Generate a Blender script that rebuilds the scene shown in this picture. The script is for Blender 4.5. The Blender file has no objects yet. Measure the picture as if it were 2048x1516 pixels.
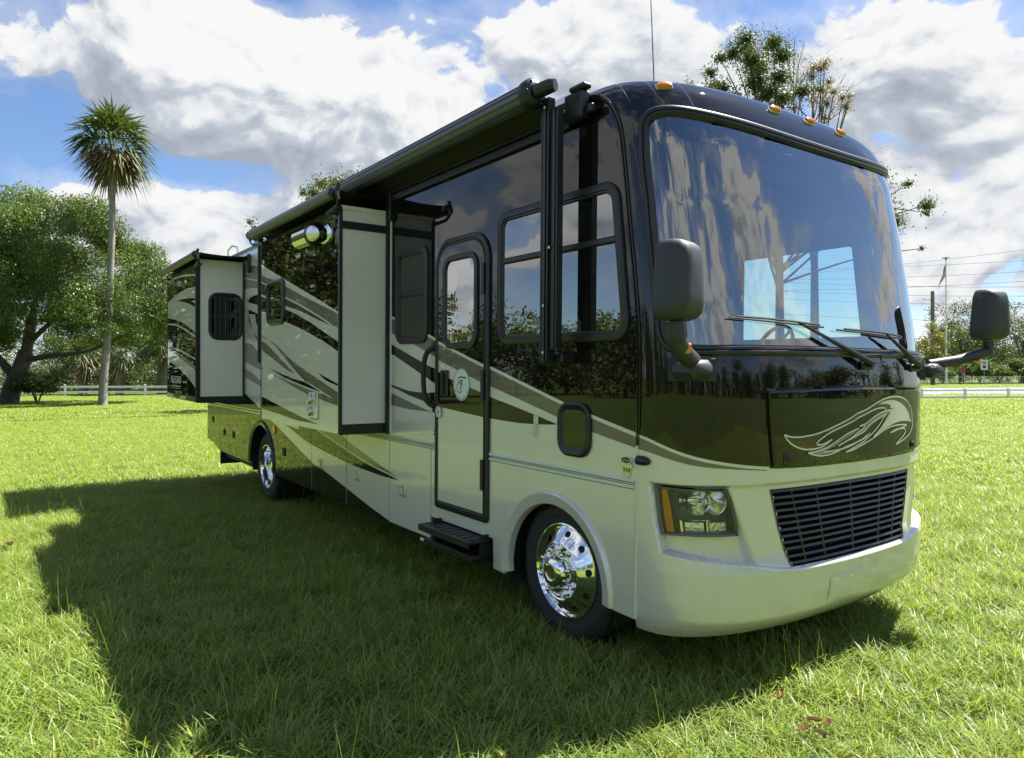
import bpy, math, random
import numpy as np
from mathutils import Vector, Matrix
from mathutils.geometry import delaunay_2d_cdt
rnd = random.Random(7)
nr = np.random.default_rng(11)
SC = bpy.context.scene
COL = SC.collection

# ------------------------------------------------------------------ camera
cd = bpy.data.cameras.new('camera'); cam = bpy.data.objects.new('camera', cd); COL.objects.link(cam)
cd.sensor_width = 36.0; cd.lens = 25.255; cd.clip_start = 0.05; cd.clip_end = 3000
cam.matrix_world = Matrix(((0.57845, 0.001906, 0.815716, 3.346), (0.815706, 0.004026, -0.578452, -4.0929),
                           (-0.004387, 0.99999, 0.000774, 1.6666), (0, 0, 0, 1)))
SC.camera = cam
SC.view_settings.view_transform = 'Standard'; SC.view_settings.look = 'None'
SC.view_settings.gamma = 1.0; SC.view_settings.use_curve_mapping = False
SC.view_settings.exposure = EXPOSURE = 2.25
SC.cycles.max_bounces = 10; SC.cycles.transparent_max_bounces = 24
SC.cycles.glossy_bounces = 5; SC.cycles.diffuse_bounces = 6; SC.cycles.transmission_bounces = 6
SC.cycles.sample_clamp_indirect = 8.0

# ------------------------------------------------------------------ sun and sky
TO_SUN = Vector((0.03, 0.62, 1.0)).normalized()
sd = bpy.data.lights.new('sun', 'SUN'); sd.energy = 3.15; sd.angle = math.radians(0.53); sd.color = (1.0, 0.955, 0.88)
sun = bpy.data.objects.new('sun', sd); COL.objects.link(sun)
sun.rotation_euler = TO_SUN.to_track_quat('Z', 'Y').to_euler(); sun.location = (0, 20, 40)

W = bpy.data.worlds.new('World'); SC.world = W; W.use_nodes = True
nt = W.node_tree; nt.nodes.clear()

def N(tree, typ, **kw):
    n = tree.nodes.new(typ)
    for k, v in kw.items():
        if k.startswith('in_'):
            k2 = k[3:]; k2 = int(k2) if k2.isdigit() else k2.replace('_', ' ')
            n.inputs[k2].default_value = v
        else: setattr(n, k, v)
    return n
def math_n(tree, op, a, b=None, c=None, clamp=False):
    n = tree.nodes.new('ShaderNodeMath'); n.operation = op; n.use_clamp = clamp
    for i, v in enumerate((a, b, c)):
        if v is None: continue
        if isinstance(v, (int, float)): n.inputs[i].default_value = v
        else: tree.links.new(v, n.inputs[i])
    return n.outputs[0]
def vmath(tree, op, a, b=None, scale=None):
    n = tree.nodes.new('ShaderNodeVectorMath'); n.operation = op
    for i, v in enumerate((a, b)):
        if v is None: continue
        if isinstance(v, (tuple, list)): n.inputs[i].default_value = v
        else: tree.links.new(v, n.inputs[i])
    if scale is not None: n.inputs['Scale'].default_value = scale
    return n.outputs['Value'] if op in ('LENGTH', 'DOT_PRODUCT') else n.outputs[0]
def mapr(tree, v, a, b, c=0.0, d=1.0, smooth=True):
    n = tree.nodes.new('ShaderNodeMapRange'); n.interpolation_type = 'SMOOTHSTEP' if smooth else 'LINEAR'
    for k, x in (('From Min', a), ('From Max', b), ('To Min', c), ('To Max', d)): n.inputs[k].default_value = x
    tree.links.new(v, n.inputs['Value']); return n.outputs['Result']
def mixc(tree, f, a, b, typ='MIX'):
    n = tree.nodes.new('ShaderNodeMix'); n.data_type = 'RGBA'; n.blend_type = typ
    for s, v in ((n.inputs[0], f), (n.inputs[6], a), (n.inputs[7], b)):
        if isinstance(v, (int, float)): s.default_value = v
        elif isinstance(v, (tuple, list)): s.default_value = (*v, 1) if len(v) == 3 else v
        else: tree.links.new(v, s)
    return n.outputs[2]

# cumulus field: a node group that gives cloud thickness for a direction
def direction(az, el):       # az measured from the camera's view axis, to its right, degrees
    f = Vector((-0.8157, 0.5785, 0)); r = Vector((0.5785, 0.8157, 0))
    a, e = math.radians(az), math.radians(el)
    return (f * math.cos(a) + r * math.sin(a)) * math.cos(e) + Vector((0, 0, math.sin(e)))
CLOUD_MASSES = [  # az, el, radius (horizontal, vertical) in degrees, weight
    (-24, 22.5, 9, 5.5, 0.75), (-17, 18.5, 11, 5.0, 0.75), (-31, 20.0, 9, 4.0, 0.55), (-8, 17, 12, 7, 0.62), (3, 24, 13, 7, 0.60),
    (13, 28, 13, 6, 0.80), (-26, 11.5, 10, 5.0, 0.70), (-16, 12.5, 8, 4.0, 0.62), (-33, 13, 6, 4, 0.3), (30.5, 20, 6.5, 7, 0.85), (34, 12, 9, 8, 0.75),
    (22, 12, 9, 7, 0.55), (-40, 8, 16, 5, 0.35), (-20, 6, 20, 4, 0.5),
    (-33, 16.8, 6, 2.2, -0.85), (-23, 15.0, 9, 1.7, -1.15), (-27, 9.5, 3, 1.6, -0.6), (-19, 9.0, 2.2, 1.5, -0.6), (-34, 27, 5, 4, -0.7), (-12, 27.5, 7, 3.5, -0.62), (-13, 23.5, 3, 2, -0.35), (29, 28, 6, 3.5, -0.65), (36, 26, 6, 6, -0.9),
    (30, 46, 30, 15, -0.95), (172, 27, 17, 13, 0.70), (142, 17, 10, 10, 0.5), (112, 21, 9, 11, 0.75), (98, 14, 7, 8, 0.5), (66, 15, 8, 8, 0.6), (84, 25, 5, 9, -0.4), (115, 43, 26, 9, -0.6), (-72, 12, 9, 4, 0.5), (-65, 7, 12, 3, 0.45), (-57, 13, 6, 4, 0.35), (-80, 17, 8, 4, 0.45), (-78, 34, 34, 15, 0.42), (-15, 52, 34, 15, 0.5), (-135, 30, 30, 16, 0.4), (-110, 60, 25, 18, -0.3)]  # broad masses out of view to the side and overhead also added as fill
cg = bpy.data.node_groups.new('cumulus_thickness', 'ShaderNodeTree')
cg.interface.new_socket('Direction', in_out='INPUT', socket_type='NodeSocketVector')
cg.interface.new_socket('Thickness', in_out='OUTPUT', socket_type='NodeSocketFloat')
gi, go = N(cg, 'NodeGroupInput'), N(cg, 'NodeGroupOutput')
dvec = gi.outputs[0]
stretch = vmath(cg, 'MULTIPLY', dvec, (1.0, 1.0, 1.35))
warp = N(cg, 'ShaderNodeTexNoise', in_Scale=5.0, in_Detail=3.0); cg.links.new(stretch, warp.inputs['Vector'])
wv = vmath(cg, 'SCALE', vmath(cg, 'SUBTRACT', warp.outputs['Color'], (0.5, 0.5, 0.5)), scale=0.16)
pv = vmath(cg, 'ADD', stretch, wv)
n1 = N(cg, 'ShaderNodeTexNoise', in_Scale=4.6, in_Detail=10.0, in_Roughness=0.55, in_Lacunarity=2.1); cg.links.new(pv, n1.inputs['Vector'])
v1 = N(cg, 'ShaderNodeTexVoronoi', feature='SMOOTH_F1', in_Scale=13.0, in_Smoothness=0.55); cg.links.new(pv, v1.inputs['Vector'])
v3 = N(cg, 'ShaderNodeTexVoronoi', feature='SMOOTH_F1', in_Scale=75.0, in_Smoothness=0.5); cg.links.new(pv, v3.inputs['Vector'])
v2 = N(cg, 'ShaderNodeTexVoronoi', feature='SMOOTH_F1', in_Scale=31.0, in_Smoothness=0.5); cg.links.new(pv, v2.inputs['Vector'])
bil = math_n(cg, 'ADD', math_n(cg, 'MULTIPLY', math_n(cg, 'SUBTRACT', 0.42, v1.outputs['Distance']), 0.42),
             math_n(cg, 'MULTIPLY', math_n(cg, 'SUBTRACT', 0.42, v2.outputs['Distance']), 0.22))
acc = math_n(cg, 'ADD', math_n(cg, 'MULTIPLY', math_n(cg, 'SUBTRACT', n1.outputs['Fac'], 0.5), 3.5), bil)
acc = math_n(cg, 'ADD', acc, -0.17)
zup = Vector((0, 0, 1))
wdir = vmath(cg, 'ADD', dvec, vmath(cg, 'SCALE', wv, scale=0.25))
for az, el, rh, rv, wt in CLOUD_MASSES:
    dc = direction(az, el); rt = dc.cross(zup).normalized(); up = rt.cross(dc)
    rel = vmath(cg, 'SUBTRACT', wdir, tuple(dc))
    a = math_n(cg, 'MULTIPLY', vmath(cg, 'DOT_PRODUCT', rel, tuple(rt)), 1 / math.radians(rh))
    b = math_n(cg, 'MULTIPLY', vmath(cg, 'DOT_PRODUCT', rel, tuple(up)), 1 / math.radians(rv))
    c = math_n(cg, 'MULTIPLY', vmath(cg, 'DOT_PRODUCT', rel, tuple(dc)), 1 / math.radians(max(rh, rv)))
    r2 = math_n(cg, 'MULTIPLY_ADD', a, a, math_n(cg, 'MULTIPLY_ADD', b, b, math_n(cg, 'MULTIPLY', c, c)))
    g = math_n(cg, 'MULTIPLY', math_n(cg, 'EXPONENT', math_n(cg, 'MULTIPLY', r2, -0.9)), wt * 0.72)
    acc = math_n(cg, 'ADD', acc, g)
cg.links.new(acc, go.inputs[0])

tc = N(nt, 'ShaderNodeTexCoord')
sky = N(nt, 'ShaderNodeTexSky', sky_type='NISHITA', sun_disc=False)
sky.sun_elevation = math.asin(TO_SUN.z); sky.sun_rotation = math.atan2(TO_SUN.x, TO_SUN.y)
sky.altitude = 20; sky.air_density = 1.0; sky.dust_density = 0.35; sky.ozone_density = 1.3
dn = vmath(nt, 'NORMALIZE', tc.outputs['Generated'])
def thick(v):
    g = N(nt, 'ShaderNodeGroup', node_tree=cg); nt.links.new(v, g.inputs[0]); return g.outputs[0]
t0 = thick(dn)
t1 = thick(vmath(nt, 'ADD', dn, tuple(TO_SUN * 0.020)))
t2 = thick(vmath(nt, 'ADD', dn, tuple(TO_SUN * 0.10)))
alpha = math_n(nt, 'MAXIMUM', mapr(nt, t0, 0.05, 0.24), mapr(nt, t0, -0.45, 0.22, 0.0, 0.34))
edge = math_n(nt, 'SUBTRACT', t0, t1)
edge2 = math_n(nt, 'SUBTRACT', t0, t2)
fine = N(nt, 'ShaderNodeTexNoise', in_Scale=9.0, in_Detail=7.0, in_Roughness=0.6); nt.links.new(dn, fine.inputs['Vector'])
lit = math_n(nt, 'MULTIPLY_ADD', edge, 2.4, math_n(nt, 'MULTIPLY_ADD', edge2, 0.8, 0.50))
lit = math_n(nt, 'ADD', lit, math_n(nt, 'MULTIPLY', math_n(nt, 'SUBTRACT', fine.outputs['Fac'], 0.5), 0.75))
core = mapr(nt, t0, 0.15, 0.95, 0.0, 0.46)
thin = mapr(nt, t0, 0.05, 0.40, 0.30, 0.0)
lit = math_n(nt, 'ADD', math_n(nt, 'SUBTRACT', lit, core), thin)
lit = mapr(nt, lit, -0.85, 1.22, 0.0, 1.0, smooth=False)
ramp = N(nt, 'ShaderNodeValToRGB'); nt.links.new(lit, ramp.inputs[0])
CB = 3.9
cr = ramp.color_ramp; cr.elements[0].position = 0.0; cr.elements[0].color = (0.42 * CB, 0.465 * CB, 0.55 * CB, 1)
cr.elements[1].position = 0.92; cr.elements[1].color = (1.02 * CB, 1.02 * CB, 1.02 * CB, 1)
e = cr.elements.new(0.40); e.color = (0.58 * CB, 0.635 * CB, 0.72 * CB, 1)
e = cr.elements.new(0.66); e.color = (0.88 * CB, 0.90 * CB, 0.93 * CB, 1)
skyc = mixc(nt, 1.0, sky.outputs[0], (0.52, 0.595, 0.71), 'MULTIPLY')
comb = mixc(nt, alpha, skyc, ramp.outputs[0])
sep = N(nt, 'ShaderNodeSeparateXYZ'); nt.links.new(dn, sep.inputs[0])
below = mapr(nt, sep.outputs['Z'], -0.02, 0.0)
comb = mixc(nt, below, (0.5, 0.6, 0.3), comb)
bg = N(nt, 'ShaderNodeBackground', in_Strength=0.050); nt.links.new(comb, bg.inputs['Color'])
wo = N(nt, 'ShaderNodeOutputWorld'); nt.links.new(bg.outputs[0], wo.inputs[0])
W.cycles.sampling_method = 'MANUAL'; W.cycles.sample_map_resolution = 512

# ------------------------------------------------------------------ helpers
def tag(o, label=None, cat=None, group=None, kind=None):
    for k, v in (('label', label), ('category', cat), ('group', group), ('kind', kind)):
        if v: o[k] = v
    return o
def empty(name, loc=(0, 0, 0), rot=(0, 0, 0)):
    o = bpy.data.objects.new(name, None); COL.objects.link(o); o.location = loc; o.rotation_euler = rot
    o.empty_display_size = 0.3
    return o
def link(name, me, parent=None):
    o = bpy.data.objects.new(name, me); COL.objects.link(o)
    if parent is not None: o.parent = parent
    return o
def mesh_np(name, co, faces, mat, parent=None, smooth=False, attr=None, uv=None):
    """faces: (n,k) int array or list of lists"""
    me = bpy.data.meshes.new(name)
    if isinstance(faces, np.ndarray):
        n, k = faces.shape
        me.vertices.add(len(co)); me.vertices.foreach_set('co', np.asarray(co, np.float32).ravel())
        me.loops.add(n * k); me.loops.foreach_set('vertex_index', faces.astype(np.int32).ravel())
        me.polygons.add(n); me.polygons.foreach_set('loop_start', np.arange(0, n * k, k, dtype=np.int32))
        me.update(calc_edges=True)
    else:
        me.from_pydata([tuple(c) for c in co], [], [list(f) for f in faces]); me.update()
    if attr is not None:
        for an, av in attr.items():
            a = me.attributes.new(an, 'FLOAT', 'POINT'); a.data.foreach_set('value', np.asarray(av, np.float32))
    if smooth is True: me.polygons.foreach_set('use_smooth', np.ones(len(me.polygons), bool))
    elif smooth:
        me.polygons.foreach_set('use_smooth', np.ones(len(me.polygons), bool)); me.set_sharp_from_angle(angle=math.radians(smooth))
    if mat: me.materials.append(mat)
    return link(name, me, parent)
class MB:
    def __init__(s): s.v = []; s.f = []
    def add(s, vs, fs):
        b = len(s.v); s.v += [tuple(v) for v in vs]; s.f += [[i + b for i in f] for f in fs]; return s
    def box(s, c, d, bev=0.0, M=None):
        x, y, z = (q / 2 for q in d)
        if bev <= 0:
            vs = [(sx * x, sy * y, sz * z) for sx in (-1, 1) for sy in (-1, 1) for sz in (-1, 1)]
            fs = [(0, 1, 3, 2), (4, 6, 7, 5), (0, 4, 5, 1), (2, 3, 7, 6), (0, 2, 6, 4), (1, 5, 7, 3)]
        else:
            b = min(bev, x, y, z) * 0.999; vs = []; idx = {}
            for sx in (-1, 1):
                for sy in (-1, 1):
                    for sz in (-1, 1):
                        for ax in range(3):
                            p = [sx * (x - b), sy * (y - b), sz * (z - b)]; p[ax] = (sx * x, sy * y, sz * z)[ax]
                            idx[(sx, sy, sz, ax)] = len(vs); vs.append(tuple(p))
            fs = []
            for ax in range(3):
                u, v = [a for a in range(3) if a != ax]
                for sg in (-1, 1):
                    q = []
                    for a, c2 in ((-1, -1), (1, -1), (1, 1), (-1, 1)):
                        k = [0, 0, 0]; k[ax] = sg; k[u] = a; k[v] = c2; q.append(idx[(*k, ax)])
                    if (sg > 0) != (ax != 1): q.reverse()
                    fs.append(q)
            for ax in range(3):
                u, v = [a for a in range(3) if a != ax]
                for a in (-1, 1):
                    for c2 in (-1, 1):
                        k0 = [0, 0, 0]; k0[ax] = -1; k0[u] = a; k0[v] = c2; k1 = list(k0); k1[ax] = 1
                        fs.append([idx[(*k0, u)], idx[(*k1, u)], idx[(*k1, v)], idx[(*k0, v)]])
            for sx in (-1, 1):
                for sy in (-1, 1):
                    for sz in (-1, 1): fs.append([idx[(sx, sy, sz, a)] for a in range(3)])
        vs = [Vector(v) for v in vs]
        if M is not None: vs = [M @ v for v in vs]
        return s.add([v + Vector(c) for v in vs], fs)
    def tube(s, pts, r, n=10, cap=True):
        pts = [Vector(p) for p in pts]; m = len(pts)
        rs = list(r) if hasattr(r, '__len__') else [r] * m
        vs = []; fs = []; ref = None
        for i, p in enumerate(pts):
            t = (pts[min(i + 1, m - 1)] - pts[max(i - 1, 0)]).normalized()
            if ref is None: ref = t.cross(Vector((0, 0, 1)) if abs(t.z) < 0.9 else Vector((1, 0, 0))).normalized()
            ref = (ref - t * ref.dot(t)).normalized(); bi = t.cross(ref)
            for k in range(n):
                a = 2 * math.pi * k / n; vs.append(p + (ref * math.cos(a) + bi * math.sin(a)) * rs[i])
        for i in range(m - 1):
            for k in range(n):
                a, b = i * n + k, i * n + (k + 1) % n; fs.append((a, b, b + n, a + n))
        if cap: fs.append(list(range(n))[::-1]); fs.append([(m - 1) * n + k for k in range(n)])
        return s.add(vs, fs)
    def lathe(s, prof, org, axis, n=32, ref=None):
        """prof: (radius, height along axis)"""
        ax = Vector(axis).normalized(); r1 = Vector(ref) if ref else ax.orthogonal(); r1 = (r1 - ax * r1.dot(ax)).normalized(); r2 = ax.cross(r1)
        vs = []; fs = []; org = Vector(org)
        for r, h in prof:
            for k in range(n):
                a = 2 * math.pi * k / n; vs.append(org + ax * h + (r1 * math.cos(a) + r2 * math.sin(a)) * r)
        for i in range(len(prof) - 1):
            for k in range(n):
                a, b = i * n + k, i * n + (k + 1) % n; fs.append((a, b, b + n, a + n))
        return s.add(vs, fs)
    def loops(s, lps, cap0=False, cap1=False, closed=True):
        n = len(lps[0]); vs = [p for l in lps for p in l]; fs = []
        for i in range(len(lps) - 1):
            for k in range(n if closed else n - 1):
                a, b = i * n + k, i * n + (k + 1) % n; fs.append((a, b, b + n, a + n))
        if cap0: fs.append(list(range(n))[::-1])
        if cap1: fs.append([(len(lps) - 1) * n + k for k in range(n)])
        return s.add(vs, fs)
    def build(s, name, mat, parent=None, smooth=35):
        return mesh_np(name, s.v, s.f, mat, parent, smooth=smooth)
def rrect(x0, x1, z0, z1, r, n=6, bot=None):
    """rounded rectangle, counter-clockwise from lower-left; bot = radius of the lower corners"""
    rb = r if bot is None else bot; out = []
    for cx, cz, a0, rr in ((x0 + rb, z0 + rb, 180, rb), (x1 - rb, z0 + rb, 270, rb), (x1 - r, z1 - r, 0, r), (x0 + r, z1 - r, 90, r)):
        for k in range(n + 1):
            a = math.radians(a0 + 90 * k / n); out.append((cx + rr * math.cos(a), cz + rr * math.sin(a)))
    return out
def smooth_line(pts, n=5):
    pts = [np.array(p, float) for p in pts]; out = []
    for i in range(len(pts) - 1):
        p0, p1, p2, p3 = pts[max(i - 1, 0)], pts[i], pts[i + 1], pts[min(i + 2, len(pts) - 1)]
        for k in range(n):
            t = k / n; out.append(0.5 * (2 * p1 + (p2 - p0) * t + (2 * p0 - 5 * p1 + 4 * p2 - p3) * t * t + (3 * p1 - p0 - 3 * p2 + p3) * t ** 3))
    out.append(pts[-1]); return [tuple(p) for p in out]
def in_poly(P, poly):
    P = np.asarray(P); x, y = P[:, 0], P[:, 1]; c = np.zeros(len(P), bool); q = np.asarray(poly)
    x0, y0 = q[:, 0], q[:, 1]; x1, y1 = np.roll(x0, -1), np.roll(y0, -1)
    for a, b, cc, d in zip(x0, y0, x1, y1):
        if b == d: continue
        c ^= ((b > y) != (d > y)) & (x < (cc - a) * (y - b) / (d - b) + a)
    return c
def densify(poly, mp):
    if not hasattr(mp, 'scale'): return list(poly)
    out = []
    for i in range(len(poly)):
        a, b = np.array(poly[i], float), np.array(poly[(i + 1) % len(poly)], float); n = max(1, int(max(abs(b[0] - a[0]) / 2.0, abs(b[1] - a[1]) / 0.04))); out += [tuple(a + (b - a) * t) for t in np.arange(n) / n]
    return out
def cdt(poly, holes=(), grid=None, mp=None):
    k = getattr(mp, 'scale', 1.0)
    if k != 1.0:
        sc = lambda l: [(p[0] * k, p[1]) for p in densify(l, mp)]
        v, f = cdt(sc(poly), [sc(h) for h in holes], (grid[0] * k, grid[1]) if grid else None); v[:, 0] /= k; return v, f
    pts = []; edges = []
    for lp in (poly, *holes):
        b = len(pts); m = len(lp); pts += [Vector((p[0], p[1])) for p in lp]; edges += [(b + i, b + (i + 1) % m) for i in range(m)]
    if grid:
        a = np.asarray(poly); gx = np.arange(a[:, 0].min() + grid[0] * .37, a[:, 0].max(), grid[0]); gy = np.arange(a[:, 1].min() + grid[1] * .41, a[:, 1].max(), grid[1])
        X, Y = np.meshgrid(gx, gy); G = np.stack([X.ravel(), Y.ravel()], 1)
        if len(G):
            k = in_poly(G, poly)
            for h in holes: k &= ~in_poly(G, h)
            pts += [Vector(p) for p in G[k]]
    v, e, f, *_ = delaunay_2d_cdt(pts, edges, [], 0, 1e-5)
    v = np.array([tuple(p) for p in v]); f = np.array([t for t in f if len(t) == 3])
    cen = v[f].mean(1); k = in_poly(cen, poly)
    for h in holes: k &= ~in_poly(cen, h)
    return v, f[k]
def clip_rect(poly, x0, x1, z0, z1):
    def cl(ps, ins, cut):
        o = []
        for i in range(len(ps)):
            a, b = ps[i - 1], ps[i]
            if ins(b):
                if not ins(a): o.append(cut(a, b))
                o.append(b)
            elif ins(a): o.append(cut(a, b))
        return o
    def at(a, b, i, v): t = (v - a[i]) / (b[i] - a[i]); return (a[0] + (b[0] - a[0]) * t, a[1] + (b[1] - a[1]) * t)
    for i, v, sg in ((0, x0, 1), (0, x1, -1), (1, z0, 1), (1, z1, -1)):
        if not poly: break
        poly = cl(poly, lambda p: (p[i] - v) * sg >= 0, lambda a, b: at(a, b, i, v))
    return poly
def side_map(Y, sgn=-1):
    def m(u, z, off=0.0):
        u = np.asarray(u, float); return np.stack([u, np.full_like(u, Y) + sgn * np.asarray(off) * np.ones_like(u), np.asarray(z, float) * np.ones_like(u)], -1)
    m.normal = lambda u, z: np.tile([0, sgn, 0], (len(np.atleast_1d(u)), 1)); return m
def end_map(X):
    def m(u, z, off=0.0):
        u = np.asarray(u, float); return np.stack([np.full_like(u, X) + off, u, np.asarray(z, float) * np.ones_like(u)], -1)
    m.normal = lambda u, z: np.tile([1.0, 0, 0], (len(np.atleast_1d(u)), 1)); return m
def sheet(name, poly, mp, off, mat, parent, holes=(), grid=None, smooth=False):
    if len(poly) < 3: return None
    v, f = cdt(poly, holes, grid, mp)
    if not len(f): return None
    P = mp(v[:, 0], v[:, 1], off)
    # outward facing
    nrm = np.cross(P[f[:, 1]] - P[f[:, 0]], P[f[:, 2]] - P[f[:, 0]])
    fl = (nrm * mp.normal(v[f[:, 0], 0], v[f[:, 0], 1])).sum(1) < 0; f[fl] = f[fl][:, ::-1]
    return mesh_np(name, P, f, mat, parent, smooth=smooth or hasattr(mp, 'scale'))
def bead(mb, line, mp, prof, closed=True, off=0.0):
    """sweep a profile [(across, height)] along a parametric line lying on a mapped surface"""
    L = np.asarray(line, float); u, z = L[:, 0], L[:, 1]; P = mp(u, z, off); Nn = mp.normal(u, z)
    if closed: T = np.roll(P, -1, 0) - np.roll(P, 1, 0)
    else: T = np.gradient(P, axis=0)
    T /= np.linalg.norm(T, axis=1)[:, None] + 1e-9
    S = np.cross(Nn, T); S /= np.linalg.norm(S, axis=1)[:, None] + 1e-9
    lps = [P + S * a + Nn * h for a, h in prof]
    n = len(L); vs = np.concatenate(lps); fs = []
    for i in range(len(prof) - 1):
        for k in range(n if closed else n - 1):
            a, b = i * n + k, i * n + (k + 1) % n; fs.append((a, b, b + n, a + n))
    mb.add(vs, fs); return mb
def ribbon(name, line, mp, width, off, mat, parent, closed=False):
    mb = MB(); bead(mb, line, mp, [(-width / 2, 0), (width / 2, 0)], closed, off); return mb.build(name, mat, parent, smooth=False)
def slab(name, poly, mp, thick, off, mat, parent, bev=0.004, grid=None, holes=()):
    """a panel with thickness: bevelled edge, standing off..off+thick above the mapped surface"""
    a = np.asarray(poly); c = a.mean(0)
    v, f = cdt(poly, holes, grid); mb = MB()
    P = mp(v[:, 0], v[:, 1], off + thick)
    t = f[0]; nn = np.cross(P[t[1]] - P[t[0]], P[t[2]] - P[t[0]])
    if np.dot(nn, mp.normal(v[t[:1], 0], v[t[:1], 1])[0]) < 0: f = f[:, ::-1]
    mb.add(P, f.tolist())
    A = [mp(a[:, 0], a[:, 1], off + thick), mp(a[:, 0], a[:, 1], off)]
    mb.loops(A); return mb.build(name, mat, parent, smooth=30)

# ------------------------------------------------------------------ materials
def pmat(name, col, rough=0.5, metal=0.0, coat=0.0, spec=0.5, bump=None, coat_rough=0.02, ior=1.5, emis=None, var=None, bump_dist=0.01):
    m = bpy.data.materials.new(name); m.use_nodes = True; t = m.node_tree; b = t.nodes['Principled BSDF']
    b.inputs['Base Color'].default_value = (*col, 1); b.inputs['Roughness'].default_value = rough; b.inputs['Metallic'].default_value = metal
    b.inputs['Coat Weight'].default_value = coat; b.inputs['Coat Roughness'].default_value = coat_rough; b.inputs['Specular IOR Level'].default_value = spec; b.inputs['IOR'].default_value = ior
    tcn = None
    if bump or var:
        tcn = N(t, 'ShaderNodeTexCoord')
    if bump:
        sc, st = bump; n = N(t, 'ShaderNodeTexNoise', in_Scale=sc, in_Detail=4.0); t.links.new(tcn.outputs['Object'], n.inputs['Vector'])
        bp = N(t, 'ShaderNodeBump', in_Strength=st, in_Distance=bump_dist); t.links.new(n.outputs['Fac'], bp.inputs['Height'])
        t.links.new(bp.outputs[0], b.inputs['Normal'])
        if coat: t.links.new(bp.outputs[0], b.inputs['Coat Normal'])
    if var:
        sc, amt = var; n = N(t, 'ShaderNodeTexNoise', in_Scale=sc, in_Detail=6.0, in_Roughness=0.65); t.links.new(tcn.outputs['Object'], n.inputs['Vector'])
        c = mixc(t, mapr(t, n.outputs['Fac'], 0.3, 0.7), tuple(x * (1 - amt) for x in col), tuple(min(1, x * (1 + amt)) for x in col))
        t.links.new(c, b.inputs['Base Color'])
        r = mapr(t, n.outputs['Fac'], 0.3, 0.7, rough * 0.85, min(1, rough * 1.2)); t.links.new(r, b.inputs['Roughness'])
    return m
def paint(name, col, metal, rough, wave=0.0005, dust=0.010):
    """automotive clear coat over flake; panels are slightly wavy, with a thin film of dust"""
    m = bpy.data.materials.new(name); m.use_nodes = True; t = m.node_tree; b = t.nodes['Principled BSDF']
    tcn = N(t, 'ShaderNodeTexCoord')
    b.inputs['Metallic'].default_value = metal; b.inputs['Roughness'].default_value = rough
    b.inputs['Specular IOR Level'].default_value = 0.0 if metal == 0 else 0.08; b.inputs['Coat Weight'].default_value = 1.0; b.inputs['Coat Roughness'].default_value = 0.015; b.inputs['Coat IOR'].default_value = 1.55
    vo = N(t, 'ShaderNodeTexNoise', in_Scale=900.0, in_Detail=1.0); t.links.new(tcn.outputs['Object'], vo.inputs['Vector'])
    du = N(t, 'ShaderNodeTexNoise', in_Scale=2.2, in_Detail=7.0, in_Roughness=0.7); t.links.new(tcn.outputs['Object'], du.inputs['Vector'])
    c = mixc(t, mapr(t, vo.outputs['Fac'], 0.35, 0.65), tuple(x * 0.82 for x in col), tuple(min(1, x * 1.18) for x in col))
    c = mixc(t, mapr(t, du.outputs['Fac'], 0.45, 0.85, 0.0, dust), c, (0.35, 0.33, 0.28))
    t.links.new(c, b.inputs['Base Color'])
    mp = N(t, 'ShaderNodeMapping'); mp.inputs['Scale'].default_value = (2.2, 2.2, 0.55); t.links.new(tcn.outputs['Object'], mp.inputs['Vector'])
    w1 = N(t, 'ShaderNodeTexNoise', in_Scale=1.6, in_Detail=0.5); t.links.new(mp.outputs[0], w1.inputs['Vector'])
    bp = N(t, 'ShaderNodeBump', in_Strength=1.0, in_Distance=wave); t.links.new(w1.outputs['Fac'], bp.inputs['Height'])
    t.links.new(bp.outputs[0], b.inputs['Coat Normal'])
    return m
def glass(name, tint, ior=1.5, base=0.0, rough=0.0, wave=0.0):
    m = bpy.data.materials.new(name); m.use_nodes = True; t = m.node_tree; t.nodes.clear()
    o = N(t, 'ShaderNodeOutputMaterial'); tr = N(t, 'ShaderNodeBsdfTransparent'); tr.inputs[0].default_value = (*tint, 1)
    gl = N(t, 'ShaderNodeBsdfGlossy'); gl.inputs['Roughness'].default_value = rough; gl.inputs[0].default_value = (1, 1, 1, 1)
    fr = N(t, 'ShaderNodeFresnel', in_IOR=ior)
    ge = N(t, 'ShaderNodeNewGeometry'); fl = mixc(t, ge.outputs['Backfacing'], (ior, ior, ior), (ior, ior, ior))
    f = math_n(t, 'ADD', fr.outputs[0], base, clamp=True)
    if wave:
        tcn = N(t, 'ShaderNodeTexCoord'); mp = N(t, 'ShaderNodeMapping'); mp.inputs['Scale'].default_value = (3.0, 3.0, 0.35); t.links.new(tcn.outputs['Object'], mp.inputs['Vector'])
        w1 = N(t, 'ShaderNodeTexNoise', in_Scale=2.4, in_Detail=1.0); t.links.new(mp.outputs[0], w1.inputs['Vector'])
        bp = N(t, 'ShaderNodeBump', in_Strength=1.0, in_Distance=wave); t.links.new(w1.outputs['Fac'], bp.inputs['Height']); t.links.new(bp.outputs[0], gl.inputs['Normal'])
    mx = N(t, 'ShaderNodeMixShader'); t.links.new(f, mx.inputs[0]); t.links.new(tr.outputs[0], mx.inputs[1]); t.links.new(gl.outputs[0], mx.inputs[2]); t.links.new(mx.outputs[0], o.inputs[0])
    return m
M = {}
M['silver'] = paint('champagne silver clearcoat', (0.68, 0.675, 0.605), 0.30, 0.34, dust=0.20)
M['dark'] = paint('dark bronze clearcoat', (0.0075, 0.0060, 0.0055), 0.0, 0.5)
M['taupe'] = paint('taupe clearcoat', (0.16, 0.142, 0.118), 0.35, 0.4)
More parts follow.
